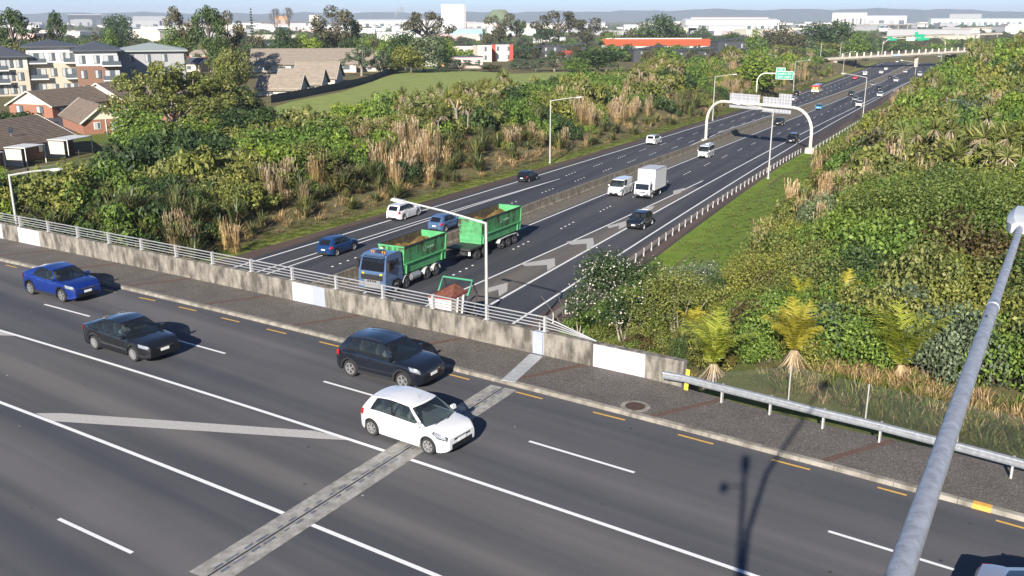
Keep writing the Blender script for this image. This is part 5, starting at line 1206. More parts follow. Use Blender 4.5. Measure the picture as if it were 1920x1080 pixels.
class Bld:
    """front facade between two ground points, x to the right along it, y going back"""
    def __init__(s, name, pl, pr, label, cat='building', group=None, z=None, d=None):
        if d is not None:
            a = PD(*pl, 1); k = d/math.hypot(a[0], a[1]); 
            a = np.array([ray(*pl)[0], ray(*pl)[1]]); a = a/np.linalg.norm(a)*d; b = np.array([ray(*pr)[0], ray(*pr)[1]]); b = b/np.linalg.norm(b)*d; zz = float(terr(*a)) if z is None else z
        else:
            A_ = GP(*pl) if z is None else PZ(*pl, z); B_ = GP(*pr) if z is None else PZ(*pr, z); a, b, zz = A_[:2], B_[:2], (float(A_[2]) if z is None else z)
        v = b-a; s.w = float(np.linalg.norm(v)); s.rz = math.atan2(v[1], v[0]); s.o = a; s.z = zz; s.y = a[1]; s.y2 = b[1]
        s.root = empty(name, (a[0], a[1], zz), s.rz, label, cat, group)
    def h(s, py, t=0.0): return zat(s.y + (s.y2-s.y)*t, py) - s.z
    def walls(s, x0, x1, y0, y1, z0, z1, mat, name='wall'):
        m = MB(); m.box(((x0+x1)/2,(y0+y1)/2,(z0+z1)/2),(x1-x0,y1-y0,z1-z0)); return m.build(name, mat, s.root)
    def gable(s, x0, x1, y0, y1, z0, zr, mat, wall, axis='y', ov=.4, name='roof', courses=1, fascia=True):
        """gable roof; ridge along axis"""
        m = MB(); g = MB(); f = MB()
        if axis == 'x': P = lambda u, v, z: (u, v, z); u0, u1, v0, v1 = x0, x1, y0, y1
        else: P = lambda u, v, z: (v, u, z); u0, u1, v0, v1 = y0, y1, x0, x1
        vm = (v0+v1)/2; sl = (zr-z0)/(v1-vm)
        for sg, ve in ((-1, v0-ov), (1, v1+ov)):
            for c in range(courses):
                t0, t1 = c/courses, (c+1)/courses; va, vb = ve+(vm-ve)*t0, ve+(vm-ve)*t1; za, zb = zr - sl*abs(vm-va)+ (.05 if courses > 1 else 0), zr - sl*abs(vm-vb)
                m.poly([P(u0-ov,va,za),P(u1+ov,va,za),P(u1+ov,vb,zb),P(u0-ov,vb,zb)])
                if c == 0: m.poly([P(u0-ov,va,za-.16),P(u1+ov,va,za-.16),P(u1+ov,va,za),P(u0-ov,va,za)])
                elif courses > 1: m.poly([P(u0-ov,va,za-.05),P(u1+ov,va,za-.05),P(u1+ov,va,za),P(u0-ov,va,za)])
            if fascia:
                for uu in (u0-ov-.02, u1+ov+.02): f.beam(P(uu,ve,zr-sl*abs(vm-ve)-.08),P(uu,vm,zr-.05),.06,.24)
        for uu in (u0, u1): g = MB(); g.poly([P(uu,v0,z0),P(uu,v1,z0),P(uu,vm,zr-.06)]); g.build('gable', wall, s.root)
        r = m.build(name, mat, s.root)
        if fascia: f.build('bargeboard', M_fascia, s.root)
        return r
    def hip(s, x0, x1, y0, y1, z0, zr, mat, ov=.6, name='roof'):
        m = MB(); x0-=ov; x1+=ov; y0-=ov; y1+=ov; k = min((y1-y0),(x1-x0))/2; ym = (y0+y1)/2
        if x1-x0 >= y1-y0: a, b = (x0+k, ym, zr), (x1-k, ym, zr)
        else: a, b = ((x0+x1)/2, y0+k, zr), ((x0+x1)/2, y1-k, zr)
        c = [(x0,y0,z0),(x1,y0,z0),(x1,y1,z0),(x0,y1,z0)]; l = [(p[0],p[1],z0-.3) for p in c]
        if x1-x0 >= y1-y0: m.poly([c[0],c[1],b,a]); m.tri(c[1],c[2],b); m.poly([c[2],c[3],a,b]); m.tri(c[3],c[0],a)
        else: m.tri(c[0],c[1],a); m.poly([c[1],c[2],b,a]); m.tri(c[2],c[3],b); m.poly([c[3],c[0],a,b])
        for i in range(4): m.poly([l[i],l[(i+1)%4],c[(i+1)%4],c[i]])
        m.poly(l[::-1]); return m.build(name, mat, s.root)
    def mono(s, x0, x1, y0, y1, z0, z1, mat, ov=.3, axis='x', name='roof', th=.2):
        m = MB(); x0-=ov; x1+=ov; y0-=ov; y1+=ov
        c = [(x0,y0,z0),(x1,y0,z1 if axis=='x' else z0),(x1,y1,z1),(x0,y1,z0 if axis=='x' else z1)]; u = [(p[0],p[1],p[2]-th) for p in c]
        m.poly(c); m.poly(u[::-1])
        for i in range(4): m.poly([u[i],u[(i+1)%4],c[(i+1)%4],c[i]])
        return m.build(name, mat, s.root)
    def win(s, x, z, w_, h_, y=0.0, frame=None, pane=None, bars=1, facing='front', name='window'):
        frame = frame or M_frame; pane = pane or M_pane
        T = (lambda a, b, c: (a, b, c)) if facing == 'front' else (lambda a, b, c: (y - b + .0, a, c))
        m = MB(); 
        if facing == 'front':
            m.box((x, y-.03, z), (w_, .10, h_)); f = m.build(name, frame, s.root)
            for i in range(bars+1):
                p = MB(); ww = (w_-.1)/(bars+1); p.box((x-w_/2+.05+ww*(i+.5), y-.085, z), (ww-.06,.02,h_-.14)); p.build('pane', pane if (i % 2 == 0) else M_pane, f)
        else:
            m.box((y+.03, x, z), (.10, w_, h_)); f = m.build(name, frame, s.root)
            p = MB(); p.box((y+.085, x, z), (.02,w_-.16,h_-.14)); p.build('pane', pane, f)
        return f
# near brown roofed units on the left ------------------------------------------------
def dirs(az): return np.array([math.sin(az), math.cos(az)])
def unit(name, label, apex_front, az, length, width, wallh, roofh, z, roofm, wallm, gwall, courses=1, lower=None):
    """gabled unit: apex_front = xy of the middle of the nearest gable wall, ridge runs away along az"""
    b = Bld.__new__(Bld); b.rz = -az; b.z = z; d = dirs(az); r = np.array([d[1], -d[0]]); o = np.array(apex_front) - r*width/2
    b.root = empty(name, (o[0], o[1], z), b.rz, label, 'house'); b.w = width
    b.walls(0, width, 0, length, -.3, wallh, wallm)
    b.gable(0, width, 0, length, wallh-.05, wallh+roofh, roofm, gwall, axis='y', courses=courses, ov=.5)
    return b
ZS = -3.8
def at(px, py, z): return PZ(px, py, z)[:2]
# unit with satellite dishes, nearest
e0, e1 = at(-6,279,ZS+2.3), at(146,252,ZS+2.3); v = e1-e0; az1 = math.atan2(v[0], v[1]); L1 = float(np.linalg.norm(v))+6; W1 = 11.0
rr = np.array([v[1],-v[0]])/np.linalg.norm(v); mid = e1 - v/np.linalg.norm(v)*L1 - rr*(W1/2+.5)
u1 = unit('brick_unit', 'nearest brown tiled unit with two satellite dishes on its roof', mid, az1, L1-.5, W1, 2.35, 2.5, ZS, R_brown, W_bbrick, W_cream, 18)
def onroof(b, t, dn, W, zr=4.85, sl=2.5/5.5): return (W/2+dn, t, zr - sl*abs(dn))
for t_, lb in ((L1-9.6,''),(L1-17.0,'')):
    x_, y_, z_ = onroof(u1, t_, 3.7, W1); e = empty('satellite_dish', (x_,y_,z_)); e.parent = u1.root; e.name = 'satellite_dish'
    m = MB(); m.tube([(0,0,-.1),(0,0,.55)], .03, 6); m.build('mast', M_galv, e)
    m = MB(); rows = [[(.08-.12*(1-(q/.45)**2), q*math.cos(a), .75+q*math.sin(a)) for a in np.linspace(0,2*math.pi,13)[:-1]] for q in (.02,.2,.36,.45)]; m.grid(rows, closed=True); m.build('dish', M_brk, e)
for t_, wd in ((L1-3.2,5.0),(L1-11.6,3.6),(L1-19,4.4)):
    m = MB(); m.box((W1+1.5,t_,2.25),(3.4,wd,.10)); u1.root and m.build('veranda_roof', R_white, u1.root)
    for yy in (-wd/2+.1, wd/2-.1): m = MB(); m.box((W1+3.1,t_+yy,1.05),(.10,.10,2.4)); m.build('veranda_post', M_wframe, u1.root)
    m = MB(); m.box((W1+1.4,t_-wd/2-.2,1.0),(2.8,.14,2.2)); m.build('screen_wall', W_cream, u1.root)
    u1.win(t_, 1.15, wd*.7, 1.9, y=W1, facing='right', pane=M_pale)
for t_ in (L1-6.6,L1-15): u1.win(t_, 1.4, 1.6, 1.2, y=W1, facing='right')
# long unit behind, gable with cream cladding
g0, g1 = at(-2,192+6,ZS+2.4), at(112,192,ZS+2.4); mid = (g0+g1)/2; wid = float(np.linalg.norm(g1-g0)); vv = g1-g0; az2 = math.atan2(vv[0], vv[1]) - math.pi/2
az2 = math.radians(20)
u2 = unit('brick_unit', 'long brick unit with a cream gable end left of the driveway', mid, az2, 15, wid, 2.35, 2.4, ZS, R_brown, W_brick, W_cream, 12)
for x_ in (wid*.25, wid*.72): u2.win(x_, 1.4, 1.6, 1.3, pane=M_pale)
for t_ in (2.5,6.0,9,12.5): u2.win(t_, 1.2, 1.8, 1.9 if t_ > 4 else 1.2, y=wid, facing='right', pane=M_pale)
d2 = dirs(az2); r2 = np.array([d2[1],-d2[0]]); mid2 = mid + d2*15.8 + r2*1.2
u3 = unit('brick_unit', 'brown roofed unit with a white skylight canopy behind the long brick unit', mid2, az2, 19, wid+1, 2.5, 2.7, ZS, R_brown, W_brick, W_cream, 12)
m = MB(); m.box((wid+2.4,7,2.4),(3,4,.12)); m.build('canopy', R_green, u3.root)
for t_ in (3,7,11): u3.win(t_, 1.2, 2.0, 1.9, y=wid+1, facing='right', pane=M_pale)
m = MB(); m.box((wid/2+2.2,16,5.2),(1.0,1.0,2.2)); m.build('chimney', W_cream, u3.root)
# red brick unit with the gable facing the camera
g0, g1 = at(150,226,ZS+2.3), at(236,221,ZS+2.3); mid = (g0+g1)/2; wid = float(np.linalg.norm(g1-g0))
vv = (g1-g0)/wid; az4 = math.atan2(-vv[1], vv[0])
u4 = unit('brick_unit', 'red brick unit with a cream gable facing the bush and lawn', mid, az4, 15, wid-.6, 2.3, 2.3, ZS, R_brown, W_brick, W_cream, 12)
u4.win(2.1, 1.35, 1.0, 1.1, pane=M_pale, frame=M_wframe); u4.win(5.2, 1.2, 2.2, 1.4, pane=M_pale, frame=M_wframe, bars=2)
m = MB(); m.box((3.4,-.06,1.1),(.12,.1,2.3)); m.build('downpipe', M_wframe, u4.root)
wing = unit('brick_unit', 'brown roofed wing mostly hidden by trees behind the red brick unit', mid + np.array([9.5,11.0]), az4+.5, 13, 8.5, 2.3, 2.3, ZS, R_brown, W_brick, W_cream, 12)
# lawns, drive and low fences between the units
def gsheet(name, pix, mat, lift=.04, z=None):
    P = [PZ(p[0],p[1],ZS if z is None else z) for p in pix]; m = MB(); m.poly([(p[0],p[1],max(float(terr(p[0],p[1])), ZS if z is None else z)+lift) for p in P][::-1]); return tag(m.build(name, mat), kind='structure')
gsheet('lawn', [(60,222),(150,210),(150,196),(78,206)], M_lawn); gsheet('driveway', [(40,258),(170,246),(160,218),(82,222)], plain('driveway_asphalt', (.06,.06,.068), .9, var=.15), .03)
gsheet('front_lawn', [(120,262),(215,272),(330,262),(260,246),(160,246)], M_lawn, .05)
gsheet('back_lawn', [(-60,362),(140,328),(215,300),(150,296),(60,320),(-60,345)], M_lawn, .06)
def postfence(name, pix, label, h, mat, z=ZS, rails=(.3,.95), step=3.0, mesh=None):
    P = [PZ(p[0],p[1],z) for p in pix]; o = Vector(P[0]); r = empty(name, o, 0, label, 'fence')
    for a, b in zip(P[:-1], P[1:]):
        a = Vector(a)-o; b = Vector(b)-o; n = max(1, int((b-a).length/step))
        for i in range(n+1):
            p = a.lerp(b, i/n); m = MB(); m.box((p.x,p.y,p.z+h/2),(.09,.09,h)); m.build('post', mat, r)
        for q in rails: m = MB(); m.beam(a+Vector((0,0,h*q)), b+Vector((0,0,h*q)), .05, .06); m.build('rail', mat, r)
        if mesh:
            m = MB(); L = (b-a).length; k = int(L/.16)
            for i in range(k): p = a.lerp(b, (i+.5)/k); m.box((p.x,p.y,p.z+h*.5),(.022,.022,h*.85))
            tag(m.build('fence_wires', mesh, r), kind='stuff')
    return r
postfence('post_and_rail_fence', [(150,304),(225,288)], 'dark post and rail fence along the lawn behind the brown units', 1.5, M_dark, rails=(.35,.95), step=2.2)
postfence('pipe_fence', [(-20,352),(55,338),(140,326),(235,300)], 'thin grey pipe fence beside the strip of lawn at left', 1.4, M_galvw, rails=(.97,), step=3.0, mesh=wm)
m = MB(); P = [PZ(p[0],p[1],ZS+.0) for p in ((-20,376),(40,366),(135,345))]
for a, b in zip(P[:-1],P[1:]): m.beam(Vector(a)+Vector((0,0,-.6)), Vector(b)+Vector((0,0,-.6)), .3, 1.5)
rw = m.build('retaining_wall', plain('dark_timber', (.06,.05,.042), .9, var=.3)); tag(rw, 'dark timber retaining wall below the strip of lawn at left', 'wall')
# apartment block -------------------------------------------------------------
def balcony(b, x, z, w_, dep=1.6):
    m = MB(); m.box((x,-dep/2,z),(w_,dep,.28)); bl = m.build('balcony', W_white, b.root)
    m = MB(); m.box((x,-dep+.05,z+1.05),(w_,.05,.06)); m.build('handrail', M_frame, bl)
    m = MB(); m.box((x,-dep+.05,z+.58),(w_-.1,.02,.85)); m.build('balustrade', M_pane, bl)
    f = b.win(x, z+1.3, w_*.8, 2.1, bars=2, pane=M_pale, name='balcony_door')
dA = 246
def apt(pl, pr, ytop, yridge, label, wmats, d, wins, bal, roof=R_grey, depth=16, dz=0):
    b = Bld('apartment_block', (pl,158), (pr,158), label, 'apartments', 'wings of the grey roofed apartment building', d=d); b.root['group'] = 'wings of the grey roofed apartment building'
    H_ = b.h(ytop); n = len(wmats); 
    for i, mt in enumerate(wmats): b.walls(0, b.w, 0, depth, H_*i/n - (1 if i == 0 else 0), H_*(i+1)/n, mt)
    b.hip(0, b.w, 0, depth, H_+.25, b.h(yridge)+.35, roof, ov=1.0)
    for i in range(n):
        zc = H_*i/n + 1.45
        for t in wins: b.win(b.w*t, zc, 1.35, 1.9, bars=1, pane=M_pale)
        for t in bal:
            if i > 0: balcony(b, b.w*t, H_*i/n, 4.2)
            else: b.win(b.w*t, zc, 2.6, 2.0, bars=2, pane=M_pale)
    return b
apt(-30, 57, 108, 92, 'left wing of the apartments with tan walls under a lower roof', [W_tan,W_tan,W_cream], 250, (.62,.82), (.36,.10))
apt(57, 147, 89, 78, 'middle wing of the apartments with white top floor and balconies', [W_tan,W_tan,W_white], 252, (.52,.76), (.20,.95))
apt(147, 226, 96, 82, 'right wing of the apartments with brown brick lower floors', [W_bbrick,W_bbrick,W_white], 244, (.16,.50), (.84,))
apt(226, 350, 97, 84, 'far wing of the apartments with pale green roof behind trees', [W_grey,W_grey,W_grey], 262, (.2,.45,.7), (), R_green)
# retirement village with brown roofs beyond the paling fence ----------------------------
def village(pl, pr, ybase, yeave, yridge, depth, label, axis='x', d=None, wall=W_cream, roof=R_brown2, wins=4):
    b = Bld('village_building', (pl,ybase), (pr,ybase), label, 'building'); 
    if True:
        he = b.h(yeave); hr = zat(b.y+depth/2, yridge) - b.z
        b.walls(0, b.w, 0, depth, -1, he, wall); b.gable(0, b.w, 0, depth, he-.05, hr, roof, wall, axis=axis, ov=.6, courses=6, fascia=True)
        for i in range(wins): b.win(b.w*(i+.5)/wins, he*.5, b.w/wins*.5, he*.5, pane=M_pale)
    return b
village(472, 668, 136, 120, 91, 26, 'large brown roofed village building with white skylights')
village(612, 735, 134, 124, 94, 20, 'brown roofed village building behind the spreading grey green tree')
village(552, 628, 158, 145, 115, 13, 'brown village unit with a long cream gable wall', wins=2)
village(520, 600, 168, 156, 128, 11, 'middle brown village unit beside the paling fence', wins=2)
village(484, 560, 180, 166, 139, 10, 'nearest brown village unit at the left end of the paling fence', wins=2)
# paling fence around the field
palpix = [(508,194),(545,187),(590,178),(640,168),(690,155),(735,137),(752,128)]
pf = [GP(*p) for p in palpix]; o = Vector(pf[0]); pfr = empty('paling_fence', o, 0, 'dark timber paling fence along the left side of the green field', 'fence')
M_pal = plain('dark_grey_paling', (.075,.085,.088), .9, var=.35, vscale=2)
pal = MB(); pal.box((0,0,.9),(.9,.03,1.85)); 
for k in range(4): pal.box((-.34+.225*k,-.02,.9),(.17,.02,1.82))
palm = pal.mesh('paling_panel', M_pal); cnt = 0
for a, b in zip(pf[:-1], pf[1:]):
    a = Vector(a); b = Vector(b); L = (b-a).xy.length; n = int(L/.92); an = math.atan2(b.y-a.y, b.x-a.x)
    for i in range(n):
        p = a.lerp(b, (i+.5)/n) - o; p.z += random.uniform(-.06,.06); obj('paling_panel', palm, pfr, p, an)
# green field with mown stripes
fp_ = [(560,238),(500,228),(506,204),(545,192),(590,183),(640,174),(735,142),(760,131),(805,126),(880,133),(960,139),(1070,135),(1120,146),(1040,172),(930,190),(800,206),(690,224)]
m, nt, b_ = nodes_of('mown_field'); v = coords(nt, (1,1,1), math.radians(35)); wv_ = _n(nt, 'ShaderNodeTexWave'); wv_.inputs['Scale'].default_value = .10; wv_.inputs['Distortion'].default_value = 2.5; wv_.inputs['Detail'].default_value = 2; nt.links.new(v, wv_.inputs[0])
f = noise(nt, coords(nt), .25, 6); c = ramp(nt, wv_.outputs['Fac'], [(.3,(.19,.24,.05)),(.7,(.235,.27,.065))]); c = mix(nt, 1.0, c, ramp(nt, f, [(.3,(.8,.85,.8)),(.7,(1.15,1.1,1.05))]), 'MULTIPLY'); nt.links.new(c, b_.inputs['Base Color']); b_.inputs['Roughness'].default_value = .95; M_field = m
Pf = np.array([GP(*p)[:2] for p in fp_]); bmf = bmesh.new()
fc = bmf.faces.new([bmf.verts.new((p[0],p[1],0)) for p in Pf]); bmesh.ops.triangulate(bmf, faces=[fc]); bmesh.ops.subdivide_edges(bmf, edges=bmf.edges, cuts=5, use_grid_fill=True); 
for v in bmf.verts: v.co.z = float(terr(v.co.x, v.co.y)) + .08
me = bpy.data.meshes.new('field'); bmf.to_mesh(me); bmf.free(); me.materials.append(M_field); tag(obj('field', me), kind='structure')
# townhouses ------------------------------------------------------------------
def town(name, pl, pr, ybase, ytop, label, wall, roof, depth=9, cuts=(), wins=2, floors=2, slope=.0, d=None, roofaxis='x'):
    b = Bld(name, (pl,ybase), (pr,ybase), label, 'townhouse', d=d); H_ = b.h(ytop)
    b.walls(0, b.w, 0, depth, -1.5, H_, wall)
    b.mono(0, b.w, 0, depth, H_+.15, H_+.15+slope, roof, axis=roofaxis)
    if slope: b.walls(0, b.w, 0.02, depth-.02, H_-.2, H_+.04, wall, 'upper_wall')
    for x0, x1, mt in cuts: b.walls(b.w*x0, b.w*x1, -.12, .3, -.5, H_-.02, mt, 'cladding_panel')
    for k in range(floors):
        for i in range(wins): b.win(b.w*(i+.5)/wins, H_*(k+.5)/floors, min(1.8, b.w/wins*.5), H_/floors*.5, y=-.13, bars=1, pane=M_pale)
    return b
town('townhouse', 774, 833, 124, 101, 'white and orange townhouse with a low roof at the field edge', W_white, R_grey, 10, ((.0,.26,W_orange),(.78,1.0,W_orange)), 2, 1)
town('townhouse', 833, 851, 123, 97, 'charcoal townhouse beside the orange clad one', W_char, R_char, 9, (), 1, 2)
town('townhouse', 850, 905, 128, 107, 'pale townhouse with a long grey roof and white porch', W_pink, R_grey, 9, (), 3, 1, slope=.0)
town('townhouse', 852, 898, 112, 86, 'pale house with a dark hipped roof behind the grey roof', W_cream, R_char, 10, (), 2, 1)
town('townhouse', 896, 922, 116, 84, 'cream flat roofed townhouse next to the red one', W_cream, R_char, 10, (), 1, 2)
town('townhouse', 922, 962, 115, 83, 'cream townhouse with red window boxes', W_cream, R_char, 10, ((.0,.18,W_red),(.82,1.0,W_red)), 2, 2)
for i, (a, b2, yb, yt, lab) in enumerate(((962,1018,112,96,'charcoal gabled townhouse beside the red and cream one'),(1016,1050,112,86,'charcoal townhouse with two dark chimneys'),(1050,1098,110,89,'charcoal townhouse partly behind the dark tree'),
        (1188,1250,116,94,'charcoal townhouse in front of the orange roof at left'),(1255,1345,117,97,'charcoal townhouse below the right end of the orange roof'),(1345,1405,112,78,'tall charcoal townhouse right of the orange roof'),(1405,1442,108,80,'charcoal townhouse nearest the roadside trees'))):
    h = town('townhouse', a, b2, yb, yt, lab, W_char, R_char, 9, (), 2, 2, slope=2.0 if i != 1 else 0, roofaxis='x')
    if i == 1:
        for x_ in (.55,.85): h.walls(h.w*x_, h.w*x_+1.0, 1, 2, 0, h.h(82), W_char, 'chimney')
ob_ = Bld('orange_roof_building', (1136,104), (1340,104), 'long building with a bright orange red roof behind charcoal townhouses', 'building')
he = ob_.h(86); ob_.walls(0, ob_.w, 0, 18, -2, he, W_white); ob_.mono(0, ob_.w, -.5, 16, he+.2, zat(ob_.y+15, 73)-ob_.z, R_orange, axis='y')
for i in range(8): ob_.win(ob_.w*(i+.5)/8, he*.7, 1.6, 1.3)
ob_.walls(ob_.w*.03, ob_.w*.93, 16, 17, he+3.4, zat(ob_.y+16, 71.5)-ob_.z, W_white, 'parapet')
# larger named blocks farther out
def shed(pl, pr, ytop, ybase, d, label, wall=W_white, roof=R_white, depth=30, name='warehouse', gr=None, doors=4, slope=.06):
    b = Bld(name, (pl,ybase), (pr,ybase), label, 'warehouse', gr, d=None if ybase > 46 else min(4200, 26.5*FPX/(ybase-33.5))); H_ = b.h(ytop); g0 = -2
    b.walls(0, b.w, 0, depth, g0, H_, wall); b.gable(0, b.w, 0, depth, H_, H_+depth*slope, roof, wall, axis='x', ov=.3, fascia=False)
    for i in range(doors): m = MB(); m.box((b.w*(i+.5)/doors,-.06,H_*.30),(b.w/doors*.55,.1,H_*.5)); m.build('door' if i % 2 else 'window', M_pane if i % 2 else W_grey, b.root)
    return b
tw_ = Bld('white_tower_block', (828,50), (869,50), 'tall blank white tower block rising above the pines', 'building', d=1500)
tw_.walls(0, tw_.w, 0, 30, -3, tw_.h(8), plain('bright_white_cladding', (.80,.80,.80), .5)); tw_.walls(tw_.w+.1, tw_.w+4, .5, 30, -3, tw_.h(9), W_grey, 'side_wall')
shed(842,905,55,76,430,'teal glazed commercial building beside the white tower', W_teal, R_light, 25)
shed(735,842,50,66,620,'long pale warehouse below the pines', W_white, R_light, 40)
shed(668,835,39,50,1300,'broad white warehouse with a dark window strip', W_white, R_white, 80, doors=12)
shed(876,935,44,56,1000,'pale warehouse between the tower and the tall gum', W_pink, R_white, 40)
shed(975,1065,46,64,700,'big cream warehouse behind the umbrella pines', W_cream, R_white, 40)
shed(1000,1060,72,86,460,'white shed with curved roof above the charcoal gables', W_white, R_white, 20)
shed(1170,1205,47,58,800,'white shed beside the round dark trees', W_white, R_white, 30)
shed(1172,1240,68,76,480,'long grey roofed building above the orange roof', W_grey, R_grey, 20)
shed(1285,1460,38,60,900,'very long white warehouse with small roof vents', W_white, R_white, 50, doors=14)
shed(1290,1400,50,66,700,'white warehouse with a dark tree in front', W_white, R_white, 40)
shed(1280,1305,52,66,640,'pale yellow shed left of the dark round tree', wallmat('pale_yellow_wall', (.65,.66,.35)), R_light, 20)
shed(1400,1455,66,76,520,'pink and cream house row above the charcoal townhouses', W_pink, R_light, 15)
shed(1295,1440,33,40,1700,'red and white stacked containers on the far plain', W_pink, R_light, 30, doors=16)
shed(128,192,28,40,900,'dark walled warehouse with a white roof in the left distance', W_char, R_white, 50)
shed(250,330,32,42,900,'grey warehouse with a white roof left of the tall gum trees', W_grey, R_white, 50)
shed(236,300,40,52,620,'long white roofed shed above the apartments', W_grey, R_white, 30)
shed(140,170,36,46,650,'small pale shed among trees above the apartments', W_grey, R_green, 20)
shed(1560,1625,24,36,2200,'cream tower flats on the right horizon', W_cream, R_light, 20, doors=9)
shed(1625,1700,30,38,1500,'white warehouse beside the cream flats', W_white, R_white, 40)
shed(1720,1775,18,32,1500,'white cold store on the right horizon', W_white, R_white, 40)
shed(1600,1660,47,52,900,'blue shed left of the distant motorway signs', W_blue, R_light, 30)
shed(1700,1850,44,47,1000,'long pale roof behind the far trees at right', W_white, R_white, 30)
shed(1745,1960,36,48,900,'long green glasshouse at the right edge', wallmat('greenhouse_glass', (.50,.62,.55)), plain('greenhouse_roof', (.55,.66,.60), .3), 30, doors=20, slope=.12)
shed(1780,1840,27,34,1400,'grey industrial hall behind the glasshouse', W_grey, R_light, 40)
shed(515,540,30,42,700,'orange and cream flats behind the bare trees', W_orange, R_red, 20)
shed(545,575,44,58,560,'lilac white house behind the lime tree', W_pink, R_white, 15)
shed(580,600,28,42,800,'cream flats beside the large dark gum', W_cream, R_red, 15)
# scattered far houses
hm_ = {}
def housemesh(i):
    wl = [W_white,W_cream,W_grey,W_tan][i%4]; rf = [R_light,R_brown2,R_red,R_grey,R_white][i%5]; m = MB(); w_, d_, h_ = 11+i%3*2, 8, 2.8; r_ = 1.9
    m.box((0,0,h_/2-.5),(w_,d_,h_+1)); wall = m.mesh('wall', wl)
    m = MB(); m.poly([(-w_/2-.4,-d_/2-.4,h_-.1),(w_/2+.4,-d_/2-.4,h_-.1),(w_/2+.4,0,h_+r_),(-w_/2-.4,0,h_+r_)]); m.poly([(w_/2+.4,d_/2+.4,h_-.1),(-w_/2-.4,d_/2+.4,h_-.1),(-w_/2-.4,0,h_+r_),(w_/2+.4,0,h_+r_)])
    m.tri((-w_/2,-d_/2,h_),(-w_/2,d_/2,h_),(-w_/2,0,h_+r_-.1)); m.tri((w_/2,-d_/2,h_),(w_/2,d_/2,h_),(w_/2,0,h_+r_-.1)); roof = m.mesh('roof', rf)
    m = MB(); m.box((0,0,0),(1.6,.1,1.2)); win = m.mesh('window', M_pane); return wall, roof, win, w_, d_
def farhouse(x, y, i, label, group, sc=1.0):
    k = i % 20
    if k not in hm_: hm_[k] = housemesh(k)
    wl, rf, wn_, w_, d_ = hm_[k]; e = empty('house', (x, y, float(terr(x,y))), random.uniform(-.7,.7), label, 'house', group); e.scale = (sc,)*3
    obj('wall', wl, e); obj('roof', rf, e)
    for q in (-.3,.0,.3): obj('window', wn_, e, (w_*q,-d_/2-.03,1.5))
    return e
hp = [(12,52),(22,50),(65,57),(72,57),(95,70),(105,62),(145,66),(152,80),(185,72),(205,78),(212,55),(235,62),(245,72),(262,70),(285,62),(120,76),(135,78),(62,80),(38,78),(30,85),(170,68),(10,88),(260,48),(290,52),(110,50)]
for i, (px, py) in enumerate(hp):
    r = ray(px, py+6); d = max(315, 300 + (88-py)*9); q = r[:2]/np.linalg.norm(r[:2])*d; farhouse(q[0], q[1], i*7+3, 'pale suburban house among trees above the apartments', 'suburban houses above the apartments')
hp2 = [(480,45),(490,38),(505,50),(500,57),(520,70),(640,60),(600,52),(700,72),(720,66),(905,70),(915,62),(1060,68),(1080,62),(1100,60),(1130,58),(1150,50),(1160,66),(1215,60),(1260,62),(1430,70),(1480,60),(1490,50),(1500,42),(1420,60),(1470,40),(1520,38),(1545,36),(1110,45),(990,68),(1010,66),(385,70),(360,78),(345,85),(410,85),(375,95)]
for i, (px, py) in enumerate(hp2):
    r = ray(px, py+5); d = max(345, 320 + (80-py)*17); q = r[:2]/np.linalg.norm(r[:2])*d; farhouse(q[0], q[1], i*11+1, 'small pale house in the suburb beyond the field', 'suburban houses beyond the field')
# the far industrial plain: pale sheds too small to show their parts
for i in range(150):
    px = random.uniform(-40, 1960); d = random.uniform(1100, 5200); r = ray(px, 40); q = r[:2]/np.linalg.norm(r[:2])*d
    w_, dd_, h_ = random.uniform(25,110), random.uniform(20,50), random.uniform(5,13); m = MB(); m.box((0,0,h_/2-2),(w_,dd_,h_+4))
    m.box((0,0,h_+.2),(w_+1,dd_+1,.4))
    o_ = m.build('far_warehouse', [W_white,W_grey,R_light,W_cream,W_grey,R_light,R_white,W_pink][i%8]); o_.location = (q[0],q[1],float(terr(*q))); o_.rotation_euler = (0,0,random.uniform(-.5,.5)); tag(o_, 'pale warehouse on the far industrial plain', 'warehouse', 'warehouses on the far plain')
# hills and sea on the horizon
M_hill = plain('far_hill_bush', (.035,.050,.032), .95, var=.2, vscale=.002)
def hills(name, d, px0, px1, ys, depth):
    n = 120; rows = []
    pxs = np.linspace(px0, px1, n)
    top = np.interp(pxs, np.linspace(px0, px1, len(ys)), ys) 
    for k, t in enumerate(np.linspace(0, 1, 6)):
        row = []
        for i, px in enumerate(pxs):
            r = ray(px, 34); u = r[:2]/np.linalg.norm(r[:2]); dist = d + depth*t; q = u*dist
            zt = zat(u[1]*(d+depth*.5), top[i] + 1.2*math.sin(i*.9) + .8*math.sin(i*2.3+1)); z = -16 + (zt+16)*math.sin(math.pi*min(t,.5))
            row.append((q[0], q[1], z))
        rows.append(row)
    m = MB(); m.grid(rows); return tag(m.build(name, M_hill, smooth=80), kind='structure')
hills('far_hills', 9500, -300, 2300, [26,25,24,25,24,23,24,25,24,23,24,23,22,21,20,17,18,17,16,17,20,23,24,25,24], 1500)
cone = Bld.__new__(Bld); m = MB(); c_ = ray(936, 34); u = c_[:2]/np.linalg.norm(c_[:2])*3000; zt = zat(u[1], 18) + 14; n = 24
m.grid([[(r_*zt*.95*math.cos(2*math.pi*i/n), r_*zt*.95*math.sin(2*math.pi*i/n), z_*zt) for i in range(n)] for r_, z_ in ((1.5,0),(1,.42),(.55,.85),(.36,1),(.2,.93))], closed=True)
vc = m.build('volcanic_cone', plain('grassy_cone', (.13,.17,.07), .95, var=.15, vscale=.02), smooth=60); vc.location = (u[0],u[1],-14); tag(vc, kind='structure')

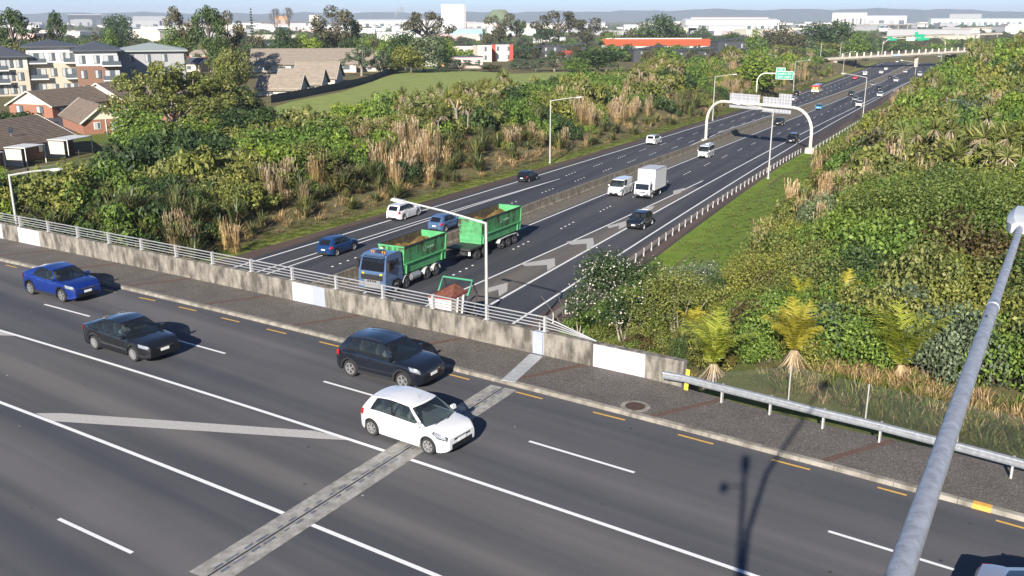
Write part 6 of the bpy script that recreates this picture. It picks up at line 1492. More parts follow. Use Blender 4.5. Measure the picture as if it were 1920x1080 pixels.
us = np.arange(uE-.5, 46, 1.0); rows = []
for u in us:
    row = []
    for t in np.linspace(0, 1, 8):
        p = B(u, float(PE(u)) + .04 + 7.0*t); row.append((p[0], p[1], max(float(terr(p[0], p[1])), -1.2) + .05 + .08*(1-t)))
    rows.append(row)
m = MB(); m.grid(rows); tag(m.build('fence_bank_grass', grassmat('rough_bank_grass', (.10,.12,.035), (.13,.15,.045), (.20,.16,.075))), kind='structure')

# distant viaducts of the interchange
for a, b, d_, lb in (((1640,71),(1875,63),1150,'pale viaduct crossing the view just beyond the far sign gantry'),((1690,58),(1890,50),1700,'higher distant viaduct of the interchange at the right'),((1600,48),(1740,45),2300,'thin distant road bridge left of the interchange')):
    q0, q1 = Vector(PD(a[0],a[1],d_)), Vector(PD(b[0],b[1],d_*1.05)); v0 = empty('viaduct', (q0.x,q0.y,-13), 0, lb, 'bridge'); o_ = Vector(v0.location); dv_ = (q1-q0).normalized()
    m = MB(); m.beam(q0-o_, q1-o_, 9, 1.6); m.build('deck', M_ovc, v0); m = MB(); m.beam(q0-o_+Vector((0,-4.6,1.3)), q1-o_+Vector((0,-4.6,1.3)), .3, 1.0); m.build('parapet', M_barrier, v0)
    for t in np.arange(20, (q1-q0).length, 34): p = q0 + dv_*t - o_; m = MB(); m.box((p.x,p.y,(p.z-1)/2),(1.6,6,p.z+1.4)); m.build('pier', M_ovc, v0)
# ------------------------------------------------------------------ foliage materials
def leafmat(name, cols, rough=.55, trans=.22, objvar=.22):
    """cols: dark, mid, light leaf colours, mixed leaf by leaf and shifted plant by plant"""
    m, nt, b = nodes_of(name); g = _n(nt, 'ShaderNodeNewGeometry'); oi = _n(nt, 'ShaderNodeObjectInfo')
    c = ramp(nt, g.outputs['Random Per Island'], [(0, cols[0]), (.5, cols[1]), (.92, cols[2]), (1, cols[2])])
    c2 = ramp(nt, oi.outputs['Random'], [(0, (1-objvar, 1-objvar*.8, 1-objvar*.7)), (.5, (1,1,1)), (1, (1+objvar*1.1, 1+objvar*.75, 1-objvar*.2))])
    c = mix(nt, 1.0, c, c2, 'MULTIPLY'); nt.links.new(c, b.inputs['Base Color']); b.inputs['Roughness'].default_value = rough; b.inputs['Specular IOR Level'].default_value = .3
    t = _n(nt, 'ShaderNodeBsdfTranslucent'); nt.links.new(c, t.inputs[0]); mx = _n(nt, 'ShaderNodeMixShader'); mx.inputs[0].default_value = trans
    out = nt.nodes['Material Output']; nt.links.new(b.outputs[0], mx.inputs[1]); nt.links.new(t.outputs[0], mx.inputs[2]); nt.links.new(mx.outputs[0], out.inputs['Surface']); return m
F_dark = leafmat('dark_green_leaves', [(.025,.048,.018),(.045,.080,.026),(.085,.13,.042)])
F_mid = leafmat('mid_green_leaves', [(.057,.103,.021),(.109,.181,.033),(.206,.290,.057)])
F_olive = leafmat('olive_leaves', [(.083,.101,.025),(.159,.184,.040),(.278,.285,.076)])
F_yel = leafmat('yellow_green_leaves', [(.081,.098,.023),(.161,.184,.046),(.287,.282,.098)])
F_lime = leafmat('lime_leaves', [(.084,.131,.015),(.158,.236,.027),(.252,.326,.053)])
F_grey = leafmat('grey_green_leaves', [(.053,.076,.044),(.105,.142,.082),(.200,.247,.147)])
F_brown = leafmat('brown_green_leaves', [(.045,.045,.024),(.09,.085,.04),(.16,.145,.07)])
F_red = leafmat('reddish_olive_leaves', [(.045,.032,.016),(.10,.075,.028),(.17,.14,.05)])
F_flax = leafmat('flax_blades', [(.030,.048,.018),(.075,.10,.035),(.22,.21,.085)], .4, .15)
F_straw = leafmat('dry_straw', [(.184,.120,.055),(.368,.258,.129),(.552,.414,.239)], .8, .2, .2)
F_dead = leafmat('dead_brown_fronds', [(.18,.12,.07),(.36,.27,.17),(.55,.45,.32)], .9, .1, .2)
F_nik = leafmat('palm_fronds_yellow_green', [(.10,.125,.016),(.20,.22,.026),(.33,.30,.05)], .4, .25, .25)
F_nik2 = leafmat('palm_fronds_yellow', [(.20,.19,.02),(.32,.29,.035),(.44,.38,.07)], .4, .25, .1)
F_vine = leafmat('vine_leaves', [(.075,.115,.023),(.138,.190,.039),(.230,.270,.069)])
F_nik3 = leafmat('palm_fronds_fresh', [(.15,.19,.02),(.25,.29,.035),(.38,.40,.07)], .4, .25, .05)
F_bud = leafmat('silvery_buds', [(.35,.34,.30),(.52,.50,.45),(.66,.64,.58)], .7, .1, .1)
F_grass = leafmat('grass_blades', [(.055,.085,.015),(.10,.15,.025),(.20,.21,.06)], .6, .25, .3)
M_bark = plain('grey_bark', (.11,.095,.078), .9, var=.3, vscale=4); M_bark2 = plain('pale_bark', (.28,.245,.20), .9, var=.25, vscale=3)
def leaves(centers, radii, n, ls, asp=.5, squash=.85, shell=.62, up=.25, seed=0):
    """numpy quads scattered through ellipsoid clumps"""
    r = np.random.default_rng(seed); C_ = np.array(centers, float); R_ = np.array(radii, float); wgt = R_**2/np.sum(R_**2)
    k = r.choice(len(C_), size=n, p=wgt); d = r.normal(size=(n,3)); d /= np.linalg.norm(d,axis=1)[:,None]
    rad = R_[k]*(shell + (1.04-shell)*r.random(n)**.7); P = C_[k] + d*rad[:,None]*np.array([1,1,squash])
    nrm = d + r.normal(size=(n,3))*.55 + np.array([0,0,up]); nrm /= np.linalg.norm(nrm,axis=1)[:,None]
    a = np.cross(nrm, r.normal(size=(n,3))); a /= np.linalg.norm(a,axis=1)[:,None]; b = np.cross(nrm, a)
    s = ls*(.65+.7*r.random(n)); A = a*s[:,None]*.5; B_ = b*(s*asp)[:,None]*.5
    V = np.stack([P-A, P-B_, P+A, P+B_], 1).reshape(-1,3); return V
def leafmesh(name, V, mat, extra=None, extramats=()):
    nq = len(V)//4; me = bpy.data.meshes.new(name); n0 = len(V)
    F = np.arange(n0).reshape(-1,4); vv = V; ev = []; ef = []; em = []
    if extra is not None: ev = [tuple(p) for p in extra.v]; ef = [tuple(i+n0 for i in f) for f in extra.f]; em = extra.m
    me.from_pydata([tuple(map(float,p)) for p in vv] + ev, [], [tuple(map(int,f)) for f in F] + ef)
    me.materials.append(mat)
    for q in extramats: me.materials.append(q)
    if ef: me.polygons.foreach_set('material_index', [0]*nq + [1+x for x in em])
    me.update(); return me
def dome_clumps(n, seed, flat=.75, spread=.62, rmin=.20, rmax=.36, zlo=.10):
    r = np.random.default_rng(seed); C_, R_ = [], []
    for i in range(n):
        a = r.random()*2*math.pi; q = math.sqrt(r.random())*spread; rr = rmin + (rmax-rmin)*r.random()
        z = (math.sqrt(max(0, 1-(q/1.0)**2))*flat)*(.55+.45*r.random()); C_.append((q*math.cos(a), q*math.sin(a), max(zlo+.1, z - rr*.5))); R_.append(rr)
    return C_, R_
# shrubs: unit radius about 1, height about 1
def shrub(seed, mat, n=1100, ls=.15, clumps=13, asp=.55, rmax=.40, name='shrub_mesh', flat=.85, twig=True):
    C_, R_ = dome_clumps(clumps, seed, flat, .66, .20, rmax); V = leaves(C_, R_, n, ls, asp, seed=seed)
    ex = MB(); r = random.Random(seed)
    for i in range(5 if twig else 0):
        c = C_[r.randrange(len(C_))]; ex.tube([(0,0,-.15),(c[0]*.5,c[1]*.5,c[2]*.5),(c[0],c[1],c[2])], [.03,.022,.01], 4, cap=False)
    return leafmesh(name, V, mat, ex, (M_bark,))
SHR = {'dark':[shrub(1,F_dark),shrub(2,F_dark,ls=.12)], 'mid':[shrub(3,F_mid),shrub(4,F_mid,ls=.12)], 'olive':[shrub(5,F_olive,ls=.11),shrub(6,F_olive,ls=.14)], 'yel':[shrub(7,F_yel),shrub(8,F_yel,ls=.13)],
       'grey':[shrub(9,F_grey,ls=.12)], 'brown':[shrub(10,F_brown,ls=.10)], 'red':[shrub(11,F_red,ls=.10)], 'lime':[shrub(12,F_lime,ls=.12)]}
def blades(n, seed, h, spread, wd, droop=.5, seg=3, lean=.35, vary=.5):
    r = random.Random(seed); V = []; F = []
    for i in range(n):
        a = r.random()*2*math.pi; L = h*(1-vary*r.random()); t0 = lean*(.15+.85*r.random()); b0 = r.random()*spread
        dx, dy = math.cos(a), math.sin(a); px, py = -dy, dx; base = (dx*b0, dy*b0)
        pts = []; x = 0; z = 0; th = t0
        for k in range(seg+1):
            pts.append((x, z)); x += L/seg*math.sin(th); z += L/seg*math.cos(th); th += droop*(.4+.9*r.random())*(k+1)/seg
        i0 = len(V)
        for k, (x, z) in enumerate(pts):
            ww = wd*(1-.75*(k/seg)**1.6)*(.75+.5*r.random())*.5
            V.append((base[0]+dx*x-px*ww, base[1]+dy*x-py*ww, z)); V.append((base[0]+dx*x+px*ww, base[1]+dy*x+py*ww, z))
        for k in range(seg): F.append((i0+2*k, i0+2*k+1, i0+2*k+3, i0+2*k+2))
    return V, F
def blademesh(name, sets, mats):
    me = bpy.data.meshes.new(name); V, F, M = [], [], []
    for i, (v, f) in enumerate(sets): o = len(V); V += v; F += [tuple(q+o for q in x) for x in f]; M += [i]*len(f)
    me.from_pydata(V, [], F)
    for q in mats: me.materials.append(q)
    me.polygons.foreach_set('material_index', M); me.update(); return me
FLAX = [blademesh('flax_mesh', [blades(110,s,1.0,.16,.055,.55,3,.75), blades(14,s+50,1.0,.2,.05,1.2,3,1.0)], [F_flax, F_straw]) for s in (21,22,23)]
def toetoe(seed):
    g = blades(50, seed+3, .5, .30, .03, 1.2, 3, .9); a = blades(60, seed, .55, .30, .022, 1.1, 3, .8); b = blades(62, seed+7, 1.0, .34, .017, .10, 2, .22, .45)
    c = [[],[]]; r = random.Random(seed)
    for i in range(0, len(b[0]), 6):                                # thin plumes on the stalks
        t = b[0][i+4]
        if r.random() < .6:
            o = len(c[0]); dx = r.uniform(-.04,.04); k = r.uniform(.10,.2); c[0] += [(t[0]-.013,t[1],t[2]-k),(t[0]+.013,t[1],t[2]-k),(t[0]+dx+.006,t[1]+.02,t[2]+.03),(t[0]+dx-.006,t[1]-.02,t[2]+.03)]; c[1].append((o,o+1,o+2,o+3))
    return blademesh('toetoe_mesh', [a, b, c, g], [F_straw, F_straw, F_dead, F_flax])
TOE = [toetoe(s) for s in (31,32,33)]
TUFT = [blademesh('tuft_mesh', [blades(46,s,1.0,.5,.05,1.0,2,1.0)], [F_straw]) for s in (41,42)]
GTUFT = [blademesh('grass_tuft_mesh', [blades(40,s,1.0,.8,.06,.9,2,.9), blades(6,s+3,1.0,.8,.04,.9,2,.9)], [F_grass, F_straw]) for s in (43,44)]
def cabbage(seed, heads):
    r = random.Random(seed); sets = [[],[]], [[],[]]; ex = MB(); V, F, M = [], [], []
    ex.tube([(0,0,-.1),(.02,.0,.3),(.0,.02,.55)], [.045,.04,.035], 6, cap=False)
    for k in range(heads):
        a = 2*math.pi*k/heads + r.random(); q = .0 if heads == 1 else r.uniform(.14,.34); z = .62 + r.uniform(-.1,.2); hx, hy = q*math.cos(a), q*math.sin(a)
        ex.tube([(0,0.02,.5),(hx*.6,hy*.6,z-.1),(hx,hy,z)], [.03,.025,.02], 5, cap=False)
        for i in range(64):
            d = Vector((r.gauss(0,1), r.gauss(0,1), r.gauss(.35,.8))).normalized(); L = .26*(.7+.5*r.random()); side = d.cross(Vector((r.random(),r.random(),r.random()))).normalized()*.014
            p0 = Vector((hx,hy,z)); p1 = p0 + d*L*.6; p2 = p0 + d*L + Vector((0,0,-.05*r.random()))
            o = len(V); V += [tuple(p0-side*.5),tuple(p0+side*.5),tuple(p1+side),tuple(p1-side),tuple(p2+side*.15),tuple(p2-side*.15)]; F += [(o,o+1,o+2,o+3),(o+3,o+2,o+4,o+5)]; m_ = 1 if d.z < -.35 else 0; M += [m_,m_]
    o = len(V); V += ex.v; F += [tuple(i+o for i in f) for f in ex.f]; M += [2]*len(ex.f)
    me = bpy.data.meshes.new('cabbage_tree_mesh'); me.from_pydata(V, [], F)
    for q in (F_yel, F_dead, M_bark2): me.materials.append(q)
    me.polygons.foreach_set('material_index', M); me.update(); return me
CAB = [cabbage(51,4), cabbage(52,6), cabbage(53,3)]
# ------------------------------------------------------------------ trees: unit height 1, crown radius about .5
TREES = {}
def tree_proto(kind):
    if kind in TREES: return TREES[kind]
    s = abs(hash(kind)) % 1000 if False else sum(map(ord, kind)); r = np.random.default_rng(s); ex = MB(); C_, R_ = [], []
    mats = {'round_dark':F_dark,'round_mid':F_mid,'round_olive':F_olive,'round_lime':F_lime,'round_yel':F_yel,'round_grey':F_grey,'round_brown':F_brown,'gum':F_brown,'gum_dark':F_dark,'pine':F_brown,'norfolk':F_dark,'wattle':F_olive,'wattle_y':F_yel,'spread':F_grey}
    n = 2600; ls = .05; trunk = M_bark
    if kind.startswith('round'):
        for i in range(26):
            a = r.random()*2*math.pi; q = math.sqrt(r.random())*.36; z = .16 + .62*r.random()*(1-(q/.5)**2); C_.append((q*math.cos(a),q*math.sin(a),z+.05)); R_.append(.10+.09*r.random())
        C_.append((0,0,.45)); R_.append(.3); ex.tube([(0,0,-.05),(0,0,.4)], [.03,.02], 6)
    elif kind.startswith('gum'):
        n = 2600; ls = .042
        ex.tube([(0,0,-.05),(.01,.01,.35),(.02,-.01,.7)], [.03,.024,.012], 6)
        for i in range(17):
            a = r.random()*2*math.pi; q = .08+.30*r.random(); z = .36 + .55*r.random(); q *= (1.15-abs(z-.6)); c = (q*math.cos(a),q*math.sin(a),z); C_.append(c); R_.append(.08+.075*r.random())
            ex.tube([(.01,0,max(.2,z-.28)),(c[0]*.6,c[1]*.6,z-.1),c], [.014,.010,.005], 4, cap=False)
    elif kind == 'pine':
        n = 2000; ls = .045; trunk = M_bark
        ex.tube([(0,0,-.05),(.02,0,.5),(.0,.02,.85)], [.028,.022,.012], 6)
        for i in range(20):
            a = r.random()*2*math.pi; q = .14+.34*r.random(); z = .92 - q*q*1.5 - .12*r.random()-(.3 if r.random() < .25 else 0); c = (q*math.cos(a),q*math.sin(a),z); C_.append(c); R_.append(.07+.06*r.random())
            ex.tube([(0,0,max(.35,z-.25)),(c[0]*.6,c[1]*.6,z-.08),c], [.014,.010,.005], 4, cap=False)
    elif kind == 'norfolk':
        n = 1500; ls = .04; ex.tube([(0,0,-.05),(0,0,.98)], [.022,.004], 5)
        for k in range(15):
            z = .12+.06*k; rr = .24*(1-z)+.015
            for j in range(6): a = j*math.pi/3 + k*.4; C_.append((rr*.6*math.cos(a),rr*.6*math.sin(a),z)); R_.append(.035+.035*(1-z))
    elif kind.startswith('wattle') or kind == 'spread':
        n = 3600; ls = .036; trunk = M_bark2
        ex.tube([(0,0,-.05),(.02,0,.25)], [.035,.03], 6)
        for i in range(34):
            a = r.random()*2*math.pi; q = math.sqrt(r.random())*.46; z = .92*math.sqrt(max(.04,1-(q/.52)**2))*(.62+.36*r.random()); c = (q*math.cos(a),q*math.sin(a),z); C_.append(c); R_.append(.055+.055*r.random())
            if i % 2 == 0: ex.tube([(.02,0,.22),(c[0]*.5,c[1]*.5,.2+z*.4),(c[0],c[1],z-.03)], [.016,.011,.004], 4, cap=False)
    if kind == 'bare':
        rr = random.Random(5); ex.tube([(0,0,-.05),(0,0,.4)], [.03,.022], 6)
        def br(p, d, L, w_, lv):
            q = p + d*L; ex.tube([p, q], [w_, w_*.6], 4, cap=False)
            if lv:
                for i in range(3): e = (d + Vector((rr.gauss(0,.5), rr.gauss(0,.5), rr.gauss(.15,.3)))).normalized(); br(q, e, L*.68, w_*.6, lv-1)
        for i in range(4): br(Vector((0,0,.38)), Vector((rr.gauss(0,.35),rr.gauss(0,.35),1)).normalized(), .24, .015, 4)
        TREES[kind] = (None, ex.mesh('trunk', M_bark)); return TREES[kind]
    V = leaves(C_, R_, n, ls, .6, .78 if kind != 'norfolk' else .35, .55, .3, seed=s)
    TREES[kind] = (leafmesh('crown', V, mats[kind]), ex.mesh('trunk', trunk)); return TREES[kind]
def tree_at(xy, h, wdt, kind, name, label, group, z=None, rot=None):
    cr, tk = tree_proto(kind); z = float(terr(*xy)) if z is None else z
    e = empty(name, (xy[0], xy[1], z), random.uniform(0,6.28) if rot is None else rot, label, 'tree', group); e.scale = (wdt, wdt, h)
    if cr is not None: obj('crown', cr, e)
    obj('trunk', tk, e); return e
def tree(px, ytop, ybase, wpx, kind, name, label, group=None, d=None):
    if d is None: g = GP(px, ybase); x, y = g[:2]
    else: r = ray(px, 100); u = r[:2]/np.linalg.norm(r[:2])*d; x, y = u
    z = float(terr(x, y)); h = (zat(y, ytop) - z)*1.04; wd = wpx/FPX*y*1.08
    return tree_at((x,y), h, wd, kind, name, label, group, z)
# named trees that stand out in the view
TL = [(28,14,80,75,'gum_dark','gum_tree','big dark gum at the far upper left corner',330),(86,24,84,60,'round_brown','broadleaf_tree','brownish round tree right of the big corner gum',330),(112,19,82,40,'gum_dark','gum_tree','slim dark gum left of the white roofed warehouse',340),
 (213,17,44,34,'round_dark','macrocarpa','left of two dark macrocarpas on the skyline above the apartments',700),(236,16,44,44,'round_dark','macrocarpa','right of two dark macrocarpas on the skyline above the apartments',700),
 (40,62,92,70,'round_olive','broadleaf_tree','olive bush tree left of the apartments',300),(92,78,98,60,'round_olive','broadleaf_tree','low olive tree behind the left apartment wing',290),(20,60,96,50,'round_brown','broadleaf_tree','brown tree at the left edge above the apartments',290),
 (205,44,70,30,'round_mid','broadleaf_tree','green tree among white houses above the apartments',420),(190,45,66,40,'round_brown','broadleaf_tree','brown tree among white houses left of the green one',440),(222,40,60,34,'round_dark','broadleaf_tree','dark round tree below the grey warehouse',450),
 (345,14,96,64,'gum','gum_tree','pale trunked gum left of the tallest gum cluster',330),(395,10,100,80,'gum_dark','gum_tree','tallest dark gum above the yellow green tree',300),(430,22,92,62,'gum','gum_tree','broad gum right of the tallest dark gum',320),(320,40,86,60,'round_mid','broadleaf_tree','green tree under the pale trunked gum',310),(415,52,92,50,'round_dark','broadleaf_tree','dark tree under the tallest gum',290),
 (440,62,122,62,'round_yel','broadleaf_tree','bright yellow green tree left of the large brown roof',225),(418,80,125,40,'round_olive','broadleaf_tree','olive tree leaning against the yellow green tree',215),
 (476,17,64,24,'norfolk','norfolk_pine','narrow norfolk pine on the skyline',520),(480,45,84,40,'round_brown','broadleaf_tree','brown scrubby tree below the norfolk pine',380),
 (522,18,66,30,'bare','bare_tree','bare grey tree left of the orange flats',420),(546,16,64,36,'bare','bare_tree','bare tree in front of the orange flats',440),(534,40,92,46,'round_dark','broadleaf_tree','dark tree at the ridge of the large brown roof',310),
 (568,54,90,60,'round_lime','broadleaf_tree','lime green willow behind the large brown roof',320),(628,12,92,84,'gum','gum_tree','huge brown gum in the upper middle left',330),(600,44,92,36,'round_dark','broadleaf_tree','dark small tree left of the huge brown gum',330),(660,34,88,46,'gum_dark','gum_tree','dark side crown right of the huge brown gum',340),
 (655,60,96,50,'round_dark','broadleaf_tree','dark green round tree below the huge gum',300),(690,62,98,48,'round_mid','broadleaf_tree','mid green round tree right of the dark green round one',300),(728,55,104,52,'round_mid','broadleaf_tree','light green round tree beside the tall shelter trees',290),(706,50,72,30,'round_brown','broadleaf_tree','small brown tree in front of the white warehouse',420),
 (760,46,112,66,'round_dark','broadleaf_tree','tall dark shelter tree at the corner of the field',280),(795,48,118,72,'round_grey','broadleaf_tree','tall grey green shelter tree behind the townhouse',275),(770,72,120,60,'round_olive','broadleaf_tree','olive tree in front of the tall shelter trees',265),(822,60,110,44,'round_dark','broadleaf_tree','dark tree right of the grey green shelter tree',300),
 (842,64,92,46,'round_lime','broadleaf_tree','light green round tree above the charcoal townhouse',330),(800,15,70,82,'pine','umbrella_pine','flat topped pine in front of the white tower',480),(938,26,84,62,'gum','gum_tree','rounded gum right of the white tower',380),(912,46,78,26,'round_brown','broadleaf_tree','small brown tree left of the rounded gum',400),(968,36,84,36,'gum_dark','gum_tree','small gum beside the rounded gum',390),
 (1048,15,76,80,'pine','umbrella_pine','broad umbrella pine in the middle distance',420),(1095,34,82,66,'gum','gum_tree','brown umbrella shaped gum right of the umbrella pine',390),(1030,52,88,56,'gum_dark','gum_tree','low dark gum below the umbrella pine',380),(1140,40,74,34,'round_brown','broadleaf_tree','brown tree above the green bush at the orange roof',420),(1148,54,80,44,'round_mid','broadleaf_tree','green bush tree at the left end of the orange roof',330),(1168,58,80,30,'round_dark','broadleaf_tree','dark bush right of the green bush tree',340),
 (1190,30,74,44,'round_brown','broadleaf_tree','brown green tree left of the tallest round tree',380),(1240,15,80,72,'round_dark','broadleaf_tree','tallest dark round tree above the orange roof',360),(1210,28,76,44,'round_grey','broadleaf_tree','grey green tree beside the tallest dark round tree',370),(1262,30,78,46,'round_brown','broadleaf_tree','brown side crown right of the tallest dark round tree',370),(1300,56,76,26,'round_dark','broadleaf_tree','small dark pointed tree above the orange roof end',360),
 (1316,42,52,26,'round_dark','broadleaf_tree','dark tree against the long white warehouse',800),(1372,54,68,34,'round_dark','broadleaf_tree','flat dark tree in front of the white warehouse',560),(1418,46,72,40,'round_mid','broadleaf_tree','green tree at the end of the white warehouse',480),
 (1455,27,82,58,'round_brown','broadleaf_tree','tall brown green tree left of the dark grove',400),(1482,36,84,50,'round_brown','broadleaf_tree','brown tree beside the dark grove',410),(1530,32,84,76,'round_dark','broadleaf_tree','left dark crown of the grove by the overpass',460),(1572,28,84,74,'round_dark','broadleaf_tree','right dark crown of the grove by the overpass',470),(1510,66,98,60,'round_grey','broadleaf_tree','grey green tree below the dark grove',420),(1560,70,98,60,'round_olive','broadleaf_tree','olive tree below the dark grove',440),(1606,54,84,50,'round_mid','broadleaf_tree','green tree behind the left end of the overpass',560),(1465,76,104,64,'round_olive','broadleaf_tree','olive tree beside the charcoal townhouses',360),
 (1425,84,128,90,'round_lime','broadleaf_tree','bright green dome tree at the end of the charcoal townhouses',320),
 (676,82,132,64,'spread','pohutukawa','grey green spreading tree beside the paling fence',245),(712,92,136,40,'spread','pohutukawa','smaller spreading tree behind the paling fence',255),(740,104,128,34,'round_yel','broadleaf_tree','small yellow green tree at the end of the paling fence',270),(725,100,130,40,'round_olive','broadleaf_tree','olive bush at the end of the paling fence',262)]
for a in TL: tree(a[0], a[1], a[2], a[3]*(1.18 if a[4][:5] == 'round' else 1.08), a[4], a[5], a[6], 'suburban trees', a[7] + (330 if 885 < a[0] < 1375 else 230 if 1440 < a[0] < 1640 and a[7] < 560 else 60 if 600 < a[0] < 885 else 130 if 470 < a[0] <= 600 else 0))
for i, (px, yt, yb, wd, k, lb) in enumerate(((862,110,134,92,'spread','pale green low pohutukawa in front of the grey roofed townhouse'),(1005,108,134,60,'spread','pale low tree at the right top of the field'),(1040,102,134,70,'spread','low grey green tree between the field and charcoal houses'),(1080,104,136,66,'round_mid','mid green bush at the right end of the field'),
      (1120,84,134,118,'round_dark','large dark round tree at the right end of the field'),(975,104,130,52,'round_grey','grey green bush at the top of the field'),(920,116,134,50,'round_brown','brown twiggy bush at the top of the field'))): tree(px, yt, yb, wd, k, 'field_edge_tree', lb, 'trees along the far edge of the field')
for i, (px, yt, yb, wd, k) in enumerate(((300,96,246,150,'wattle'),(262,130,262,120,'wattle_y'),(360,118,240,140,'wattle'),(420,132,236,120,'wattle_y'),(455,150,232,90,'round_dark'),(330,165,268,150,'wattle'),(400,172,262,130,'wattle'),(250,182,290,100,'round_mid'),(290,200,300,110,'round_mid'),(440,190,270,110,'round_dark'),(375,205,290,120,'round_mid'),(495,196,262,90,'round_dark'))):
    tree(px, yt, yb, wd, k, 'wattle_tree' if 'wattle' in k else 'broadleaf_tree', ['tall olive wattle hiding the houses at left','yellow green wattle beside the red brick unit','olive wattle in the middle of the tree clump','yellow wattle at the right of the tree clump','dark tree at the left end of the paling fence','front olive wattle of the clump','front wattle below the village roofs','green tree right of the red brick lawn','green tree below the tall wattle','dark tree below the paling fence','green tree in front of the clump','dark tree at the lower right of the clump'][i], 'tree clump between the houses and the motorway')
# ordinary garden trees filling the suburb
Pfield = [tuple(p) for p in Pf]
def inside(x, y, P):
    c = False; j = len(P)-1
    for i in range(len(P)):
        if (P[i][1] > y) != (P[j][1] > y) and x < (P[j][0]-P[i][0])*(y-P[i][1])/(P[j][1]-P[i][1]) + P[i][0]: c = not c
        j = i
    return c
rt_ = random.Random(77)
for i in range(210):
    px = rt_.uniform(-60, 1500); d = rt_.uniform(320 if px < 560 else 430, 880); rr_ = ray(px, 60); u_ = rr_[:2]/np.linalg.norm(rr_[:2])*d; s_, n_ = xy2sn(*u_)
    if inside(u_[0], u_[1], Pfield) or (s_ < 700 and n_ < float(LE(min(s_,640)))+55): continue
    hh = rt_.uniform(4.5, 10.5)*(1 if d > 420 else .8); k = rt_.choice(['round_dark','round_mid','round_dark','round_brown','round_olive','round_grey','gum','round_lime' if i % 5 == 0 else 'round_mid'])
    tree_at(u_, hh, hh*rt_.uniform(.7,1.1), k, 'garden_tree', {'round_dark':'dark green','round_mid':'mid green','round_brown':'brownish','round_olive':'olive','round_grey':'grey green','gum':'sparse brown','round_lime':'lime green'}[k] + ' garden tree among the suburban roofs', {'round_dark':'dark green','round_mid':'mid green','round_brown':'brownish','round_olive':'olive','round_grey':'grey green','gum':'sparse brown','round_lime':'lime green'}[k] + ' garden trees in the suburb')
for i, (px, yt, yb, wd, k, lb) in enumerate(((500,188,272,92,'round_dark','dark green tree below the end of the paling fence'),(556,208,282,90,'round_yel','yellow green tree at the left foot of the field'),(618,212,290,84,'round_mid','mid green tree below the left part of the field'),(676,206,276,80,'round_yel','second yellow green tree from the left below the field'),
      (734,200,268,76,'round_olive','olive tree below the middle of the field'),(790,184,250,76,'round_yel','tall yellow green tree reaching into the field view'),(852,178,240,72,'round_olive','olive tree beside the tall yellow green one below the field'),(915,170,230,70,'round_yel','yellow green tree below the right half of the field'),
      (985,160,215,66,'round_mid','mid green tree below the right end of the field'),(470,232,312,110,'round_mid','green tree above the flax band'),(390,248,330,110,'round_dark','dark tree above the flax band at left'),(585,250,330,90,'round_olive','olive tree above the flax band'))):
    tree(px, yt, yb, wd*1.15, k, 'broadleaf_tree', lb, 'trees on the planted bank below the field')
# garden shrubs near the houses
for px, py, wd, hh, k, lb in ((15,232,60,2.6,'dark','dark garden shrub in front of the long brick unit at the left edge'),(48,236,66,2.8,'dark','second dark garden shrub in front of the long brick unit'),(80,212,26,1.6,'mid','small green shrub at the corner of the long brick unit'),(170,250,28,1.2,'dark','small dark shrub under the red brick gable wall'),(196,250,26,1.2,'dark','right small dark shrub under the red brick gable wall'),(4,340,40,2.2,'lime','lime shrub at the left edge below the brown roof'),(90,162,40,2.0,'mid','shrub at the foot of the left apartment wing'),(142,160,22,1.8,'dark','dark conical shrub at the foot of the apartments')):
    g = PZ(px, py, ZS); o_ = obj('garden_shrub', SHR[k][0], None, (g[0],g[1],ZS-.1), random.random()*6); s_ = wd/FPX*g[1]/1.7; o_.scale = (s_,s_,hh); tag(o_, lb, 'shrub')
# ------------------------------------------------------------------ the planted banks
PL = []                                                             # (kind, variant, x, y, z, radius, height)
def sees(x, y): 
    d = y*cP; return d > 5 and abs(x/max(1e-3, y)) < .72
def add(kind, var, s, n, rad, h, dz=-.1, xy=None):
    x, y = sn2xy(s, n) if xy is None else xy
    if not sees(x, y): return
    PL.append((kind, var, float(x), float(y), float(terr(x,y))+dz, rad, h))
def pick(w): 
    t = random.random()*sum(w.values())
    for k, v in w.items():
        t -= v
        if t <= 0: return k
    return k
def pickp(w, s, n):
    """species grow in patches: each kind has its own slow noise over the bank"""
    best, bk = -1, None
    for k, v in w.items():
        h = sum(map(ord, k)); f = math.sin(s*.085+h*1.7)*math.cos(n*.13+h*.9+s*.031) + .5*math.sin(s*.21-n*.17+h)
        q = v*math.exp(1.5*f)*(-math.log(random.random()+1e-9))**-.45 if v > 0 else 0
        if q > best: best, bk = q, k
    return bk
def grow(kind, s, n, k=1.0):
    u = random.uniform
    if kind == 'flax': add('flax', random.randrange(3), s, n, u(1.6,2.4)*k, u(1.7,2.6)*k)
    elif kind == 'toe': add('toe', random.randrange(3), s, n, u(1.5,2.2)*k, u(2.2,3.3)*k)
    elif kind == 'tuft': add('tuft', random.randrange(2), s, n, u(.8,1.3)*k, u(.6,1.0)*k)
    elif kind == 'cab': add('cab', random.randrange(3), s, n, u(2.4,3.4)*k, u(3.2,5.0)*k)
    else: 
        r_ = u(1.1,1.9)*k; add(kind, random.randrange(len(SHR[kind])) if math.hypot(*sn2xy(s, n)) > 74 else 8, s, n, r_, r_*u(1.0,1.6))
def fieldlim(s): return np.interp(s, [0,60,100,150,180,215,260,320,420,600], [76,77,87,90,88,82,77,78,84,86])
s = 40.0
